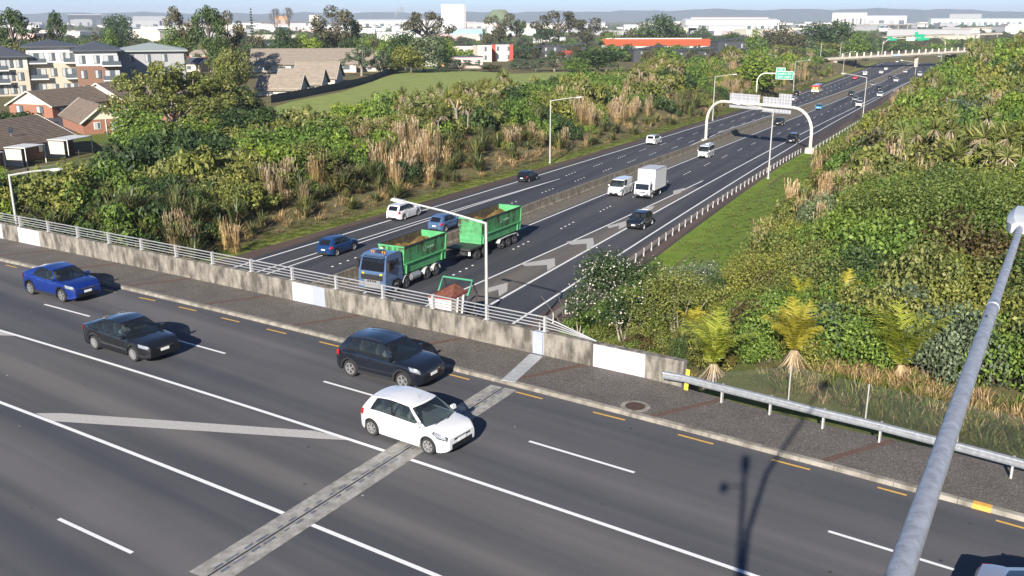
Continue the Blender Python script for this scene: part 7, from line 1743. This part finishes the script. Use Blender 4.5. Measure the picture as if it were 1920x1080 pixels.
while s < 505:
    d = math.hypot(*sn2xy(s, 75)); st = max(1.35, d*.0125); le = float(LE(s)); n0 = le + float(np.interp(s,[0,60,120,200,900],[6.2,6.4,6.9,7.7,7.7])); n1 = float(fieldlim(s)); n = n0
    while n < n1:
        q = (n-n0); kk = np.interp(d, [60,150,300,400,500], [.92,1.1,1.5,1.5,1.35]); ss, nn = s + random.uniform(-.6,.6)*st, n + random.uniform(-.5,.5)*st
        h_ = .5+.5*math.sin(ss*.11+nn*.23)*math.cos(ss*.05-nn*.17)
        if q < 2.2: k = pick({'tuft':5,'flax':1.6,'toe':.3})
        elif q < 8: k = pickp({'tuft':1.2,'flax':3.6 if s < 110 else 1.5,'toe':2.0 if s > 98 else .5,'olive':1,'dark':.7,'mid':.6,'brown':.5}, ss, nn)
        elif q < 17: k = pickp({'flax':2.2 if s < 100 else .4,'toe':(1.3 if s > 150 else .8) if s > 98 else .1,'tuft':.2,'olive':1.8,'mid':2.2,'dark':1.4,'yel':1.5,'lime':.5,'cab':.15 if s < 130 else .7}, ss, nn)
        else: k = pickp({'mid':2.0,'dark':1.7 if s < 140 else 1.0,'olive':1.5,'yel':2.4,'toe':.1 if s < 150 else .6,'cab':.6 if s < 130 else 1.5,'grey':.3,'flax':.3,'lime':.4}, ss, nn)
        if s < 75 and n > 62 and k in ('toe','yel','cab','tuft'): k = pick({'dark':3,'mid':1,'olive':.6,'flax':.9})
        if k == 'cab' and q > n1-n0-5: kk = min(kk, 1.0)
        grow(k, ss, nn, kk*(1.5 if k in SHR and q > 9 else 1.0)*random.choice([.65,.85,1.0,1.15,1.4])); n += st*(.8 if q < 8 else 1.05)*(1.25 if k == 'cab' else 1)
    s += st
# strip between the left abutment and the houses
for i in range(260):
    px, py = random.uniform(-20,420), 0; py = random.uniform(352 + max(0,(140-px))*.12, 470 + px*.05)
    g = PZ(px, py, -4.6); s_, n_ = xy2sn(g[0], g[1])
    if n_ < float(LE(max(s_,20)))+6.5 or BN@g[:2] < PAR_OFF+2.0: continue
    k = pick({'dark':4,'mid':.9,'brown':.6 if px > 90 else 2.0,'olive':.6,'flax':.5,'lime':.6 if px < 110 else 0}); grow(k, s_, n_, .95)
for px, py, sc in ((340,455,1.35),(318,452,1.0),(362,462,1.1),(300,440,.9)):
    g = PZ(px, py, -5.5); s_, n_ = xy2sn(g[0], g[1]); add('flax', 1, s_, n_, 2.3*sc, 2.5*sc)
for px, py in ((318,405),(330,400),(345,404),(358,408),(325,415),(420,395),(440,400)):
    g = PZ(px, py+35, -5.0); s_, n_ = xy2sn(g[0], g[1]); add('toe', 0, s_, n_, 1.8, 3.0)
# right bank
DOME = np.array(xy2sn(*GP(1765,470)[:2]))
s = 42.0
while s < 560:
    d = math.hypot(*sn2xy(s, 5)); st = max(1.35, d*.0125); re = float(RE(s)); n0 = re - float(np.interp(s,[0,60,110,160,260,450,700],[15.5,14.6,13.2,11.8,11.5,9.5,8.5])); n1 = -42.0 if s < 200 else -60; n = n0
    while n > n1:
        q = n0-n; kk = np.interp(d, [60,150,300,400,500], [.95,1.15,1.4,1.3,1.2]); ss, nn = s + random.uniform(-.6,.6)*st, n + random.uniform(-.5,.5)*st
        h_ = .5+.5*math.sin(ss*.10+nn*.19+1)*math.cos(ss*.06-nn*.15)
        if q < 2: k = pick({'tuft':2.5,'toe':1.6*h_,'olive':1,'flax':.5})
        elif q < 7: k = pickp({'toe':2.2 if s > 75 else .2,'olive':2,'yel':1,'mid':1.0,'grey':.6,'flax':.3,'red':.5}, ss, nn)
        elif s < 82: k = pickp({'olive':2.3,'mid':2.2,'yel':.7,'red':.9,'lime':.4,'dark':1.0,'grey':.5,'brown':.6}, ss, nn)
        else: k = pickp({'olive':2.3,'yel':1.4,'mid':2.2,'lime':.6,'dark':1.0,'toe':.7,'cab':.5,'grey':.6,'red':.35,'brown':.2}, ss, nn)
        x_, y_ = sn2xy(ss, nn)
        if s < 62 and BN@np.array([x_,y_]) < PAR_OFF+4.5: n -= st; continue
        grow(k, ss, nn, kk*(1.45 if k in SHR else 1.0)*(.72 if q < 6 else 1)*random.choice([.55,.75,.95,1.1,1.3,1.55])); n -= st*(1.25 if k == 'cab' else 1.05)
    s += st
# bush right behind the guardrail fence
for i in range(240):
    px = random.uniform(1040, 2010); py = random.uniform(530, 700) if px > 1150 else random.uniform(560,655)
    if 1600 < px < 1770 and py > 600: continue
    lim = np.interp(px, [1040,1200,1330,1500,1700,1830,2000],[640,668,668,660,640,600,640]);
    if py > lim: continue
    g = GP(px, min(py+25, lim+20)); s_, n_ = xy2sn(g[0], g[1])
    if n_ > float(RE(max(s_,20)))-7 or BN@g[:2] < PAR_OFF+.9: continue
    k = pick({'olive':1.8,'mid':2.0,'dark':2.0,'yel':.3,'red':1.0,'brown':.8}); grow(k, s_, n_, .92)
for i in range(420):
    px = random.uniform(1230, 2010); f_ = np.interp(px, [1200,1330,1480,1625,1797,1935],[672,694,728,764,812,856]); py = f_ - random.uniform(6, 110)
    top = np.interp(px, [1230,1330,1480,1650,1800,2000],[672,672,672,650,640,700])
    if py < top: continue
    g = PZ(px, py, -.6); add('tuft' if (random.random() < (.8 if py < f_-62 else .16)) else 'gtuft', random.randrange(2), 0, 0, random.uniform(.5,.9), random.uniform(.4,.85), -.03, g[:2])
# emit: the plants that show largest are objects of their own, the rest of each kind is one mass
LBL = {'flax':('flax','flax clump with long green blades on the planted bank','flax','flax clumps on the banks'),'toe':('pampas_grass','straw coloured pampas clump with upright dry stalks on the bank','grass clump','pampas clumps on the banks'),
       'tuft':('dry_grass_tuft','low dry straw coloured grass tuft at the foot of the bushes','grass clump','dry grass tufts beside the bushes'),'gtuft':('grass_tuft','green grass tuft behind the chain link fence','grass clump','grass tufts behind the fence'),'cab':('cabbage_tree','cabbage tree with spiky yellow green heads on the planted bank','tree','cabbage trees on the banks')}
SL = {'dark':'dark green shrub','mid':'mid green shrub','olive':'olive green shrub','yel':'yellow green shrub','grey':'grey green shrub','brown':'brownish twiggy shrub','red':'reddish olive shrub','lime':'lime green shrub'}
def side_of(x, y): s_, n_ = xy2sn(x, y); return 'left' if n_ > 38 else 'right'
MESH = {'flax':FLAX,'toe':TOE,'tuft':TUFT,'gtuft':GTUFT,'cab':CAB}; MESH.update(SHR)
NEARV = {k: [shrub(90+i, {'dark':F_dark,'mid':F_mid,'olive':F_olive,'yel':F_yel,'grey':F_grey,'brown':F_brown,'red':F_red,'lime':F_lime}[k], n=3600, ls=.062, clumps=26, rmax=.32)] for i, k in enumerate(SHR)}
MESH.update({k: SHR[k] + [None]*(8-len(SHR[k])) + NEARV[k] for k in SHR})
UNIT = {'flax':1.0,'toe':.55,'tuft':1.0,'gtuft':1.0,'cab':1.0}
def gn_mass(name, me, pts, label, cat):
    """one object: instances of one plant mesh on stored points"""
    src = bpy.data.objects.get('src_' + me.name)
    m = bpy.data.meshes.new(name); m.from_pydata([p[:3] for p in pts], [], []); a = m.attributes.new('pscale','FLOAT_VECTOR','POINT'); a.data.foreach_set('vector', [v for p in pts for v in p[3]]); a = m.attributes.new('prot','FLOAT_VECTOR','POINT'); a.data.foreach_set('vector', [v for p in pts for v in (0,0,p[4])])
    o = obj(name, m); mod = o.modifiers.new('plants','NODES'); ng = bpy.data.node_groups.new(name,'GeometryNodeTree'); mod.node_group = ng
    ng.interface.new_socket('Geometry', in_out='INPUT', socket_type='NodeSocketGeometry'); ng.interface.new_socket('Geometry', in_out='OUTPUT', socket_type='NodeSocketGeometry')
    gi = ng.nodes.new('NodeGroupInput'); go = ng.nodes.new('NodeGroupOutput'); ip = ng.nodes.new('GeometryNodeInstanceOnPoints'); oi = ng.nodes.new('GeometryNodeObjectInfo'); oi.inputs['Object'].default_value = PROTO[me.name]; oi.transform_space = 'ORIGINAL'
    for nm, sk in (('pscale','Scale'),('prot','Rotation')):
        na = ng.nodes.new('GeometryNodeInputNamedAttribute'); na.data_type = 'FLOAT_VECTOR'; na.inputs['Name'].default_value = nm; ng.links.new(na.outputs[0], ip.inputs[sk])
    ng.links.new(gi.outputs[0], ip.inputs['Points']); ng.links.new(oi.outputs['Geometry'], ip.inputs['Instance']); ng.links.new(ip.outputs[0], go.inputs[0]); m.materials.append(me.materials[0])
    tag(o, label, cat, kind='stuff'); return o
PROTO = {}
def emit():
    rest = {}
    by = {}
    for p in PL: by.setdefault('shrub' if p[0] in SHR else p[0], []).append(p)
    for kind, L in by.items():
        L.sort(key=lambda p: -(p[5]*p[6])/(p[2]**2+p[3]**2))
        cap = 300
        for i, (k, v, x, y, z, rad, h) in enumerate(L):
            me = MESH[k][v]; rz = random.random()*6.283
            if i < cap or me.name not in PROTO:
                if k in SHR: nm, lb, ct, gp = 'shrub', SL[k] + ' in the planting on the ' + side_of(x,y) + ' bank of the motorway', 'shrub', SL[k] + 's on the ' + side_of(x,y) + ' bank'
                else: nm, lb, ct, gp = LBL[k]; lb = lb + ' ' + side_of(x,y) + ' of the motorway'; gp = gp + ' ' + side_of(x,y)
                o = obj(nm, me, None, (x,y,z), rz); sc_ = rad if k in SHR else (rad if k in ('tuft','gtuft') else rad*.9); o.scale = (sc_, sc_, h); tag(o, lb, ct, gp); PROTO.setdefault(me.name, o)
            else: rest.setdefault((k, v), []).append((x, y, z, (rad if k in SHR else rad*.95, rad if k in SHR else rad*.95, h), rz))
    for (k, v), pts in rest.items():
        nm = {'flax':'flax_mass','toe':'pampas_mass','tuft':'dry_grass_mass','gtuft':'grass_mass','cab':'cabbage_tree_mass'}.get(k, 'shrub_mass')
        gn_mass(nm, MESH[k][v], pts, 'mass of ' + {'flax':'flax','toe':'straw coloured pampas','tuft':'dry grass','gtuft':'grass','cab':'cabbage trees'}.get(k, SL.get(k,'')[:-6] + ' shrubs') + ' covering the farther banks', 'ground cover')
emit()
# ------------------------------------------------------------------ single plants near the bridge on the right
def big_bush(px, py, rad, h, mat, label, n=6000, ls=.12, seed=70, tips=0, clumps=40, z=None, sq=.9, name='shrub', dome=False, stems=6):
    g = GP(px, py) if z is None else PZ(px, py, z); r = np.random.default_rng(seed); C_, R_ = [], []
    for i in range(clumps):
        a = r.random()*2*math.pi; q = math.sqrt(r.random())*.82; zz = math.sqrt(max(0,1-q*q))*(.62+.34*r.random() if not dome else .86+.05*r.random()); C_.append((q*math.cos(a)*rad, q*math.sin(a)*rad, zz*h)); R_.append((.16+.13*r.random())*min(rad, h)*(1.15 if dome else 1))
    V = leaves(C_, R_, n, ls, .6, sq, .5, .35, seed); e = empty(name, (g[0],g[1],float(terr(g[0],g[1]))-.2), 0, label, 'shrub' if name != 'tree' else 'tree')
    obj('foliage', leafmesh('foliage', V, mat), e)
    if stems:
        m = MB(); rr = random.Random(seed)
        for i in range(stems): c = C_[rr.randrange(len(C_))]; m.tube([(rr.uniform(-.3,.3),rr.uniform(-.3,.3),-.2),(c[0]*.5,c[1]*.5,c[2]*.55),c], [.07,.05,.02], 5, cap=False)
        m.build('stems', M_bark2, e)
    if tips:
        T = leaves(C_, [q*1.06 for q in R_], tips, ls*.75, .8, sq, .97, .6, seed+1); k_ = T.reshape(-1,4,3).mean(1); keep = k_[:,2] > h*.35; T = T.reshape(-1,4,3)[keep].reshape(-1,3)
        b = obj('buds', leafmesh('buds', T, F_bud), e); b['kind'] = 'stuff'
    return e
big_bush(1165, 650, 3.9, 6.3, F_dark, 'dark pohutukawa covered in silvery buds behind the parapet end', 11000, .16, 71, 1300, 60)
big_bush(1268, 652, 3.1, 4.9, F_olive, 'twiggy olive bush right of the budding pohutukawa', 7000, .12, 72)
big_bush(1085, 640, 1.3, 2.2, F_mid, 'small green bush with bare sticks at the end of the railing', 2000, .12, 73, 0, 18)
big_bush(1770, 500, 7.5, 6.0, F_vine, 'large vine covered green dome on the right bank', 16000, .17, 74, 0, 120, dome=True, stems=0)
big_bush(1660, 470, 4.2, 4.2, F_olive, 'olive bush at the left foot of the vine covered dome', 7000, .14, 75, 0, 60)
big_bush(1880, 470, 5.5, 5.2, F_vine, 'right shoulder of vines beside the large green dome', 9000, .17, 76, 0, 70, dome=True, stems=0)
big_bush(1300, 560, 2.6, 2.8, F_grey, 'grey green bush with pale leaf tips beside the exit grass', 3800, .13, 77, 400)
big_bush(1455, 560, 3.6, 3.0, F_olive, 'wide olive bush behind the middle palm', 7000, .12, 78, 0, 56)
big_bush(1590, 590, 3.2, 3.0, F_dark, 'green bush between the middle and right palms', 7000, .13, 79, 0, 50)
big_bush(1790, 585, 3.0, 3.0, F_mid, 'olive bush behind the lamp arm near the right palm', 5600, .12, 80, 0, 46)
big_bush(1930, 620, 3.2, 4.4, F_dark, 'dark shaded bush at the right edge by the fence', 5600, .15, 81, 0, 46)  # its dark leaf colour stands in for the deep shade under a canopy
# nikau palms with upright yellowing fronds
def palm(px, py, h, mat, label, nf, seed, L=2.2):
    g = PZ(px, py, -.7); e = empty('palm', (g[0],g[1],float(terr(g[0],g[1]))-.1), 0, label, 'palm'); r = random.Random(seed)
    m = MB(); m.tube([(0,0,-.2),(.02,.0,h*.5),(0,0,h)], [.15,.14,.11], 8); m.build('trunk', M_bark, e)
    for i in range(nf):
        a = 2*math.pi*i/nf + r.uniform(-.3,.3); t = .18 + .62*r.random(); d = Vector((math.cos(a),math.sin(a),0)); V, F = [], []; th = t*.5; p = Vector((0,0,h)); side = Vector((-d.y,d.x,0)); pts = []
        LL = L*r.uniform(.75,1.1)
        for k in range(9): pts.append((p.copy(), th)); p = p + (d*math.sin(th)+Vector((0,0,math.cos(th))))*LL/8; th += .05+.09*t+.02*k*t
        for k in range(1,9):
            p0, th_ = pts[k]; tang = d*math.sin(th_)+Vector((0,0,math.cos(th_))); wl = .62*LL/2.2*math.sin(math.pi*min(.95,(k+1.2)/10.5))
            for sg in (1,-1):
                for q in range(5):
                    b = p0 - tang*(LL/8)*(q/5); tip = b + side*sg*wl*r.uniform(.7,1.1) + tang*wl*r.uniform(.45,.9) + Vector((r.uniform(-.05,.05),r.uniform(-.05,.05),-r.uniform(.02,.22))); w_ = tang*.026
                    o = len(V); V += [tuple(b-w_),tuple(b+w_),tuple(tip+w_*.2),tuple(tip-w_*.2)]; F.append((o,o+1,o+2,o+3))
        for k in range(8):
            o = len(V); a0, a1 = pts[k][0], pts[k+1][0]; V += [tuple(a0-side*.02),tuple(a0+side*.02),tuple(a1+side*.015),tuple(a1-side*.015)]; F.append((o,o+1,o+2,o+3))
        me = bpy.data.meshes.new('frond'); me.from_pydata(V, [], F); me.materials.append(mat); obj('frond', me, e)
    v, f = blades(90, seed+3, h*1.0, .16, .05, .35, 3, .75, .5); v = [(x*1.0, y*1.0, h*1.0 - z*.95) for x, y, z in v]
    me = bpy.data.meshes.new('dead_skirt'); me.from_pydata(v, [], f); me.materials.append(F_dead); obj('dead_skirt', me, e)
    return e
palm(1339, 668, 1.5, F_nik3, 'left nikau palm with upright green yellow fronds behind the fence', 11, 1, 2.5)
palm(1487, 684, 1.25, F_nik2, 'middle nikau palm with bright yellow fronds and a dead skirt', 15, 2, 2.2)
palm(1688, 693, .8, F_nik3, 'right nikau palm with broad green yellow fronds left of the lamp arm', 15, 3, 2.9)
palm(1305, 560, 1.2, F_nik2, 'small yellow palm beside the exit grass bush', 7, 4, 1.4)
palm(1500, 585, 1.2, F_nik, 'half hidden palm behind the middle nikau palm', 7, 5, 1.5)
palm(1578, 590, 1.3, F_nik2, 'drooping yellow frond palm left of the right nikau palm', 6, 6, 1.6)
# bare sticks by the railing end
for px, py, qx, qy in ((1075,645,1015,555),(1062,615,1045,545),(1070,648,1040,585)):
    a = GP(px, py); b_ = PD(qx, qy, np.linalg.norm(a[:2])*.985); m = MB(); m.tube([tuple(a-np.array([0,0,.3])), tuple((a+b_)/2+np.array([0,0,.1])), tuple(b_)], [.04,.03,.012], 5); o_ = m.build('bare_stick', M_bark2); tag(o_, {1015:'longest bare pale stick leaning left at the end of the railing',1045:'upright bare pale stick behind the railing end',1040:'lowest bare pale stick beside the railing end'}[qx], 'branch')
# cabbage trees that stand out on the right bank
for px, py, h, lb in ((1600,400,3.6,'dark green cabbage tree left of the vine covered dome'),(1625,450,3.6,'cabbage tree with dry heads touching the vine dome'),(1560,330,3.8,'cabbage tree above the pampas on the right bank')):
    g = GP(px, py); o_ = obj('cabbage_tree', CAB[1], None, (g[0],g[1],float(terr(g[0],g[1]))), 1.0); o_.scale = (h*1.1,h*1.1,h); tag(o_, lb, 'tree')
# short grass on the verges and litter under the fence
def sprinkle(name, fa, fb, s0, s1, n, h, me, label, seed):
    r = random.Random(seed); pts = []
    for i in range(n):
        s = s0 + (s1-s0)*r.random()**1.6; a, b = float(fa(s)), float(fb(s)); nn = a + (b-a)*r.random(); x, y = sn2xy(s, nn); k = h*r.uniform(.6,1.4)*(1+s/250); pts.append((float(x), float(y), max(float(terr(x,y)), float(prof(s))-.03)+.0, (k*2.2,k*2.2,k), r.random()*6.28))
    if me.name not in PROTO:
        x, y, z, sc_, rz = pts.pop(); o = obj('grass_tuft', me, None, (x,y,z), rz); o.scale = sc_; tag(o, 'small tuft of grass on the motorway verge', 'grass clump'); PROTO[me.name] = o
    gn_mass(name, me, pts, label, 'grass')
sprinkle('left_verge_grass', lambda s: LE(s)+3.3, lambda s: LE(s)+np.interp(s,[0,60,120,200,900],[6.0,6.2,6.6,7.4,7.4]), 50, 420, 2600, .16, GTUFT[0], 'short grass along the left verge', 1)
sprinkle('right_verge_grass', lambda s: RE(s)-np.interp(s,[0,90,150,200,300,600],[4.6,3.7,3.4,4.4,5.0,4.9]), lambda s: RE(s)-np.interp(s,[0,60,110,160,260,450,700],[16,14.8,13.4,12,10,7,6]), 44, 420, 3600, .15, GTUFT[1], 'lush short grass between the exit lane and the right bank', 2)
# distant tree belts on the plain
pts = []; r = random.Random(9)
for i in range(2800):
    px = r.uniform(-80, 2000); d = 480*math.exp(r.random()*2.3); rr_ = ray(px, 40); u = rr_[:2]/np.linalg.norm(rr_[:2])*d; s_, n_ = xy2sn(u[0], u[1])
    if s_ < 760 and -20 < n_ - float(LE(min(s_,700))) + 20 < 45: continue
    if s_ < 620 and n_ < -5: continue
    k = r.uniform(5,10); pts.append((float(u[0]), float(u[1]), float(terr(*u))-.5, (k*1.1,k*1.1,k*.95), r.random()*6.28, i % 3))
for v, kd in enumerate(('dark','brown','mid')):
    q = [p[:5] for p in pts if p[5] == v]; gn_mass('distant_trees', SHR[kd][0], q, 'far off mass of ' + SL[kd].replace(' shrub','') + ' trees among the suburb and sheds', 'trees')
# ------------------------------------------------------------------ haze over the plain
hz = MB(); hz.box((2500, 6500, 92), (26000, 15000, 240)); ho = hz.build('haze', []) if False else None
me = bpy.data.meshes.new('haze'); bmh = bmesh.new(); bmesh.ops.create_cube(bmh, size=1.0); bmh.to_mesh(me); bmh.free()
ho = obj('haze', me); HZ0, HZ1 = -18.0, 200.0
ho.scale = (40000, 32000, HZ1-HZ0); ho.location = (0, 4000, (HZ0+HZ1)/2); tag(ho, kind='stuff')
mh = bpy.data.materials.new('haze_air'); mh.use_nodes = True; nt = mh.node_tree; nt.nodes.clear(); out = nt.nodes.new('ShaderNodeOutputMaterial'); pv = nt.nodes.new('ShaderNodeVolumePrincipled')
pv.inputs['Color'].default_value = (.72,.82,1.0,1); pv.inputs['Density'].default_value = 0.00010; pv.inputs['Anisotropy'].default_value = .0; nt.links.new(pv.outputs[0], out.inputs['Volume']); me.materials.append(mh)

# wisp of factory smoke left of the white tower
sm = empty('smoke_plume', (0,0,0), 0, 'small white wisp of smoke rising left of the white tower', 'smoke'); b0 = Vector(PD(741, 34, 2600)); sm.location = b0
bmh = bmesh.new()
for dx, dz, rr in ((0,2,3),(1,7,4.5),(4,13,6),(10,19,7.5),(19,24,9)): bmesh.ops.create_icosphere(bmh, subdivisions=2, radius=rr, matrix=Matrix.Translation((dx,0,dz)))
me = bpy.data.meshes.new('smoke'); bmh.to_mesh(me); bmh.free(); q = obj('smoke', me, sm); q['kind'] = 'stuff'
mh = bpy.data.materials.new('smoke_volume'); mh.use_nodes = True; nt = mh.node_tree; nt.nodes.clear(); out = nt.nodes.new('ShaderNodeOutputMaterial'); pv = nt.nodes.new('ShaderNodeVolumePrincipled')
pv.inputs['Color'].default_value = (.95,.95,.97,1); pv.inputs['Density'].default_value = 0.06; nt.links.new(pv.outputs[0], out.inputs['Volume']); me.materials.append(mh)
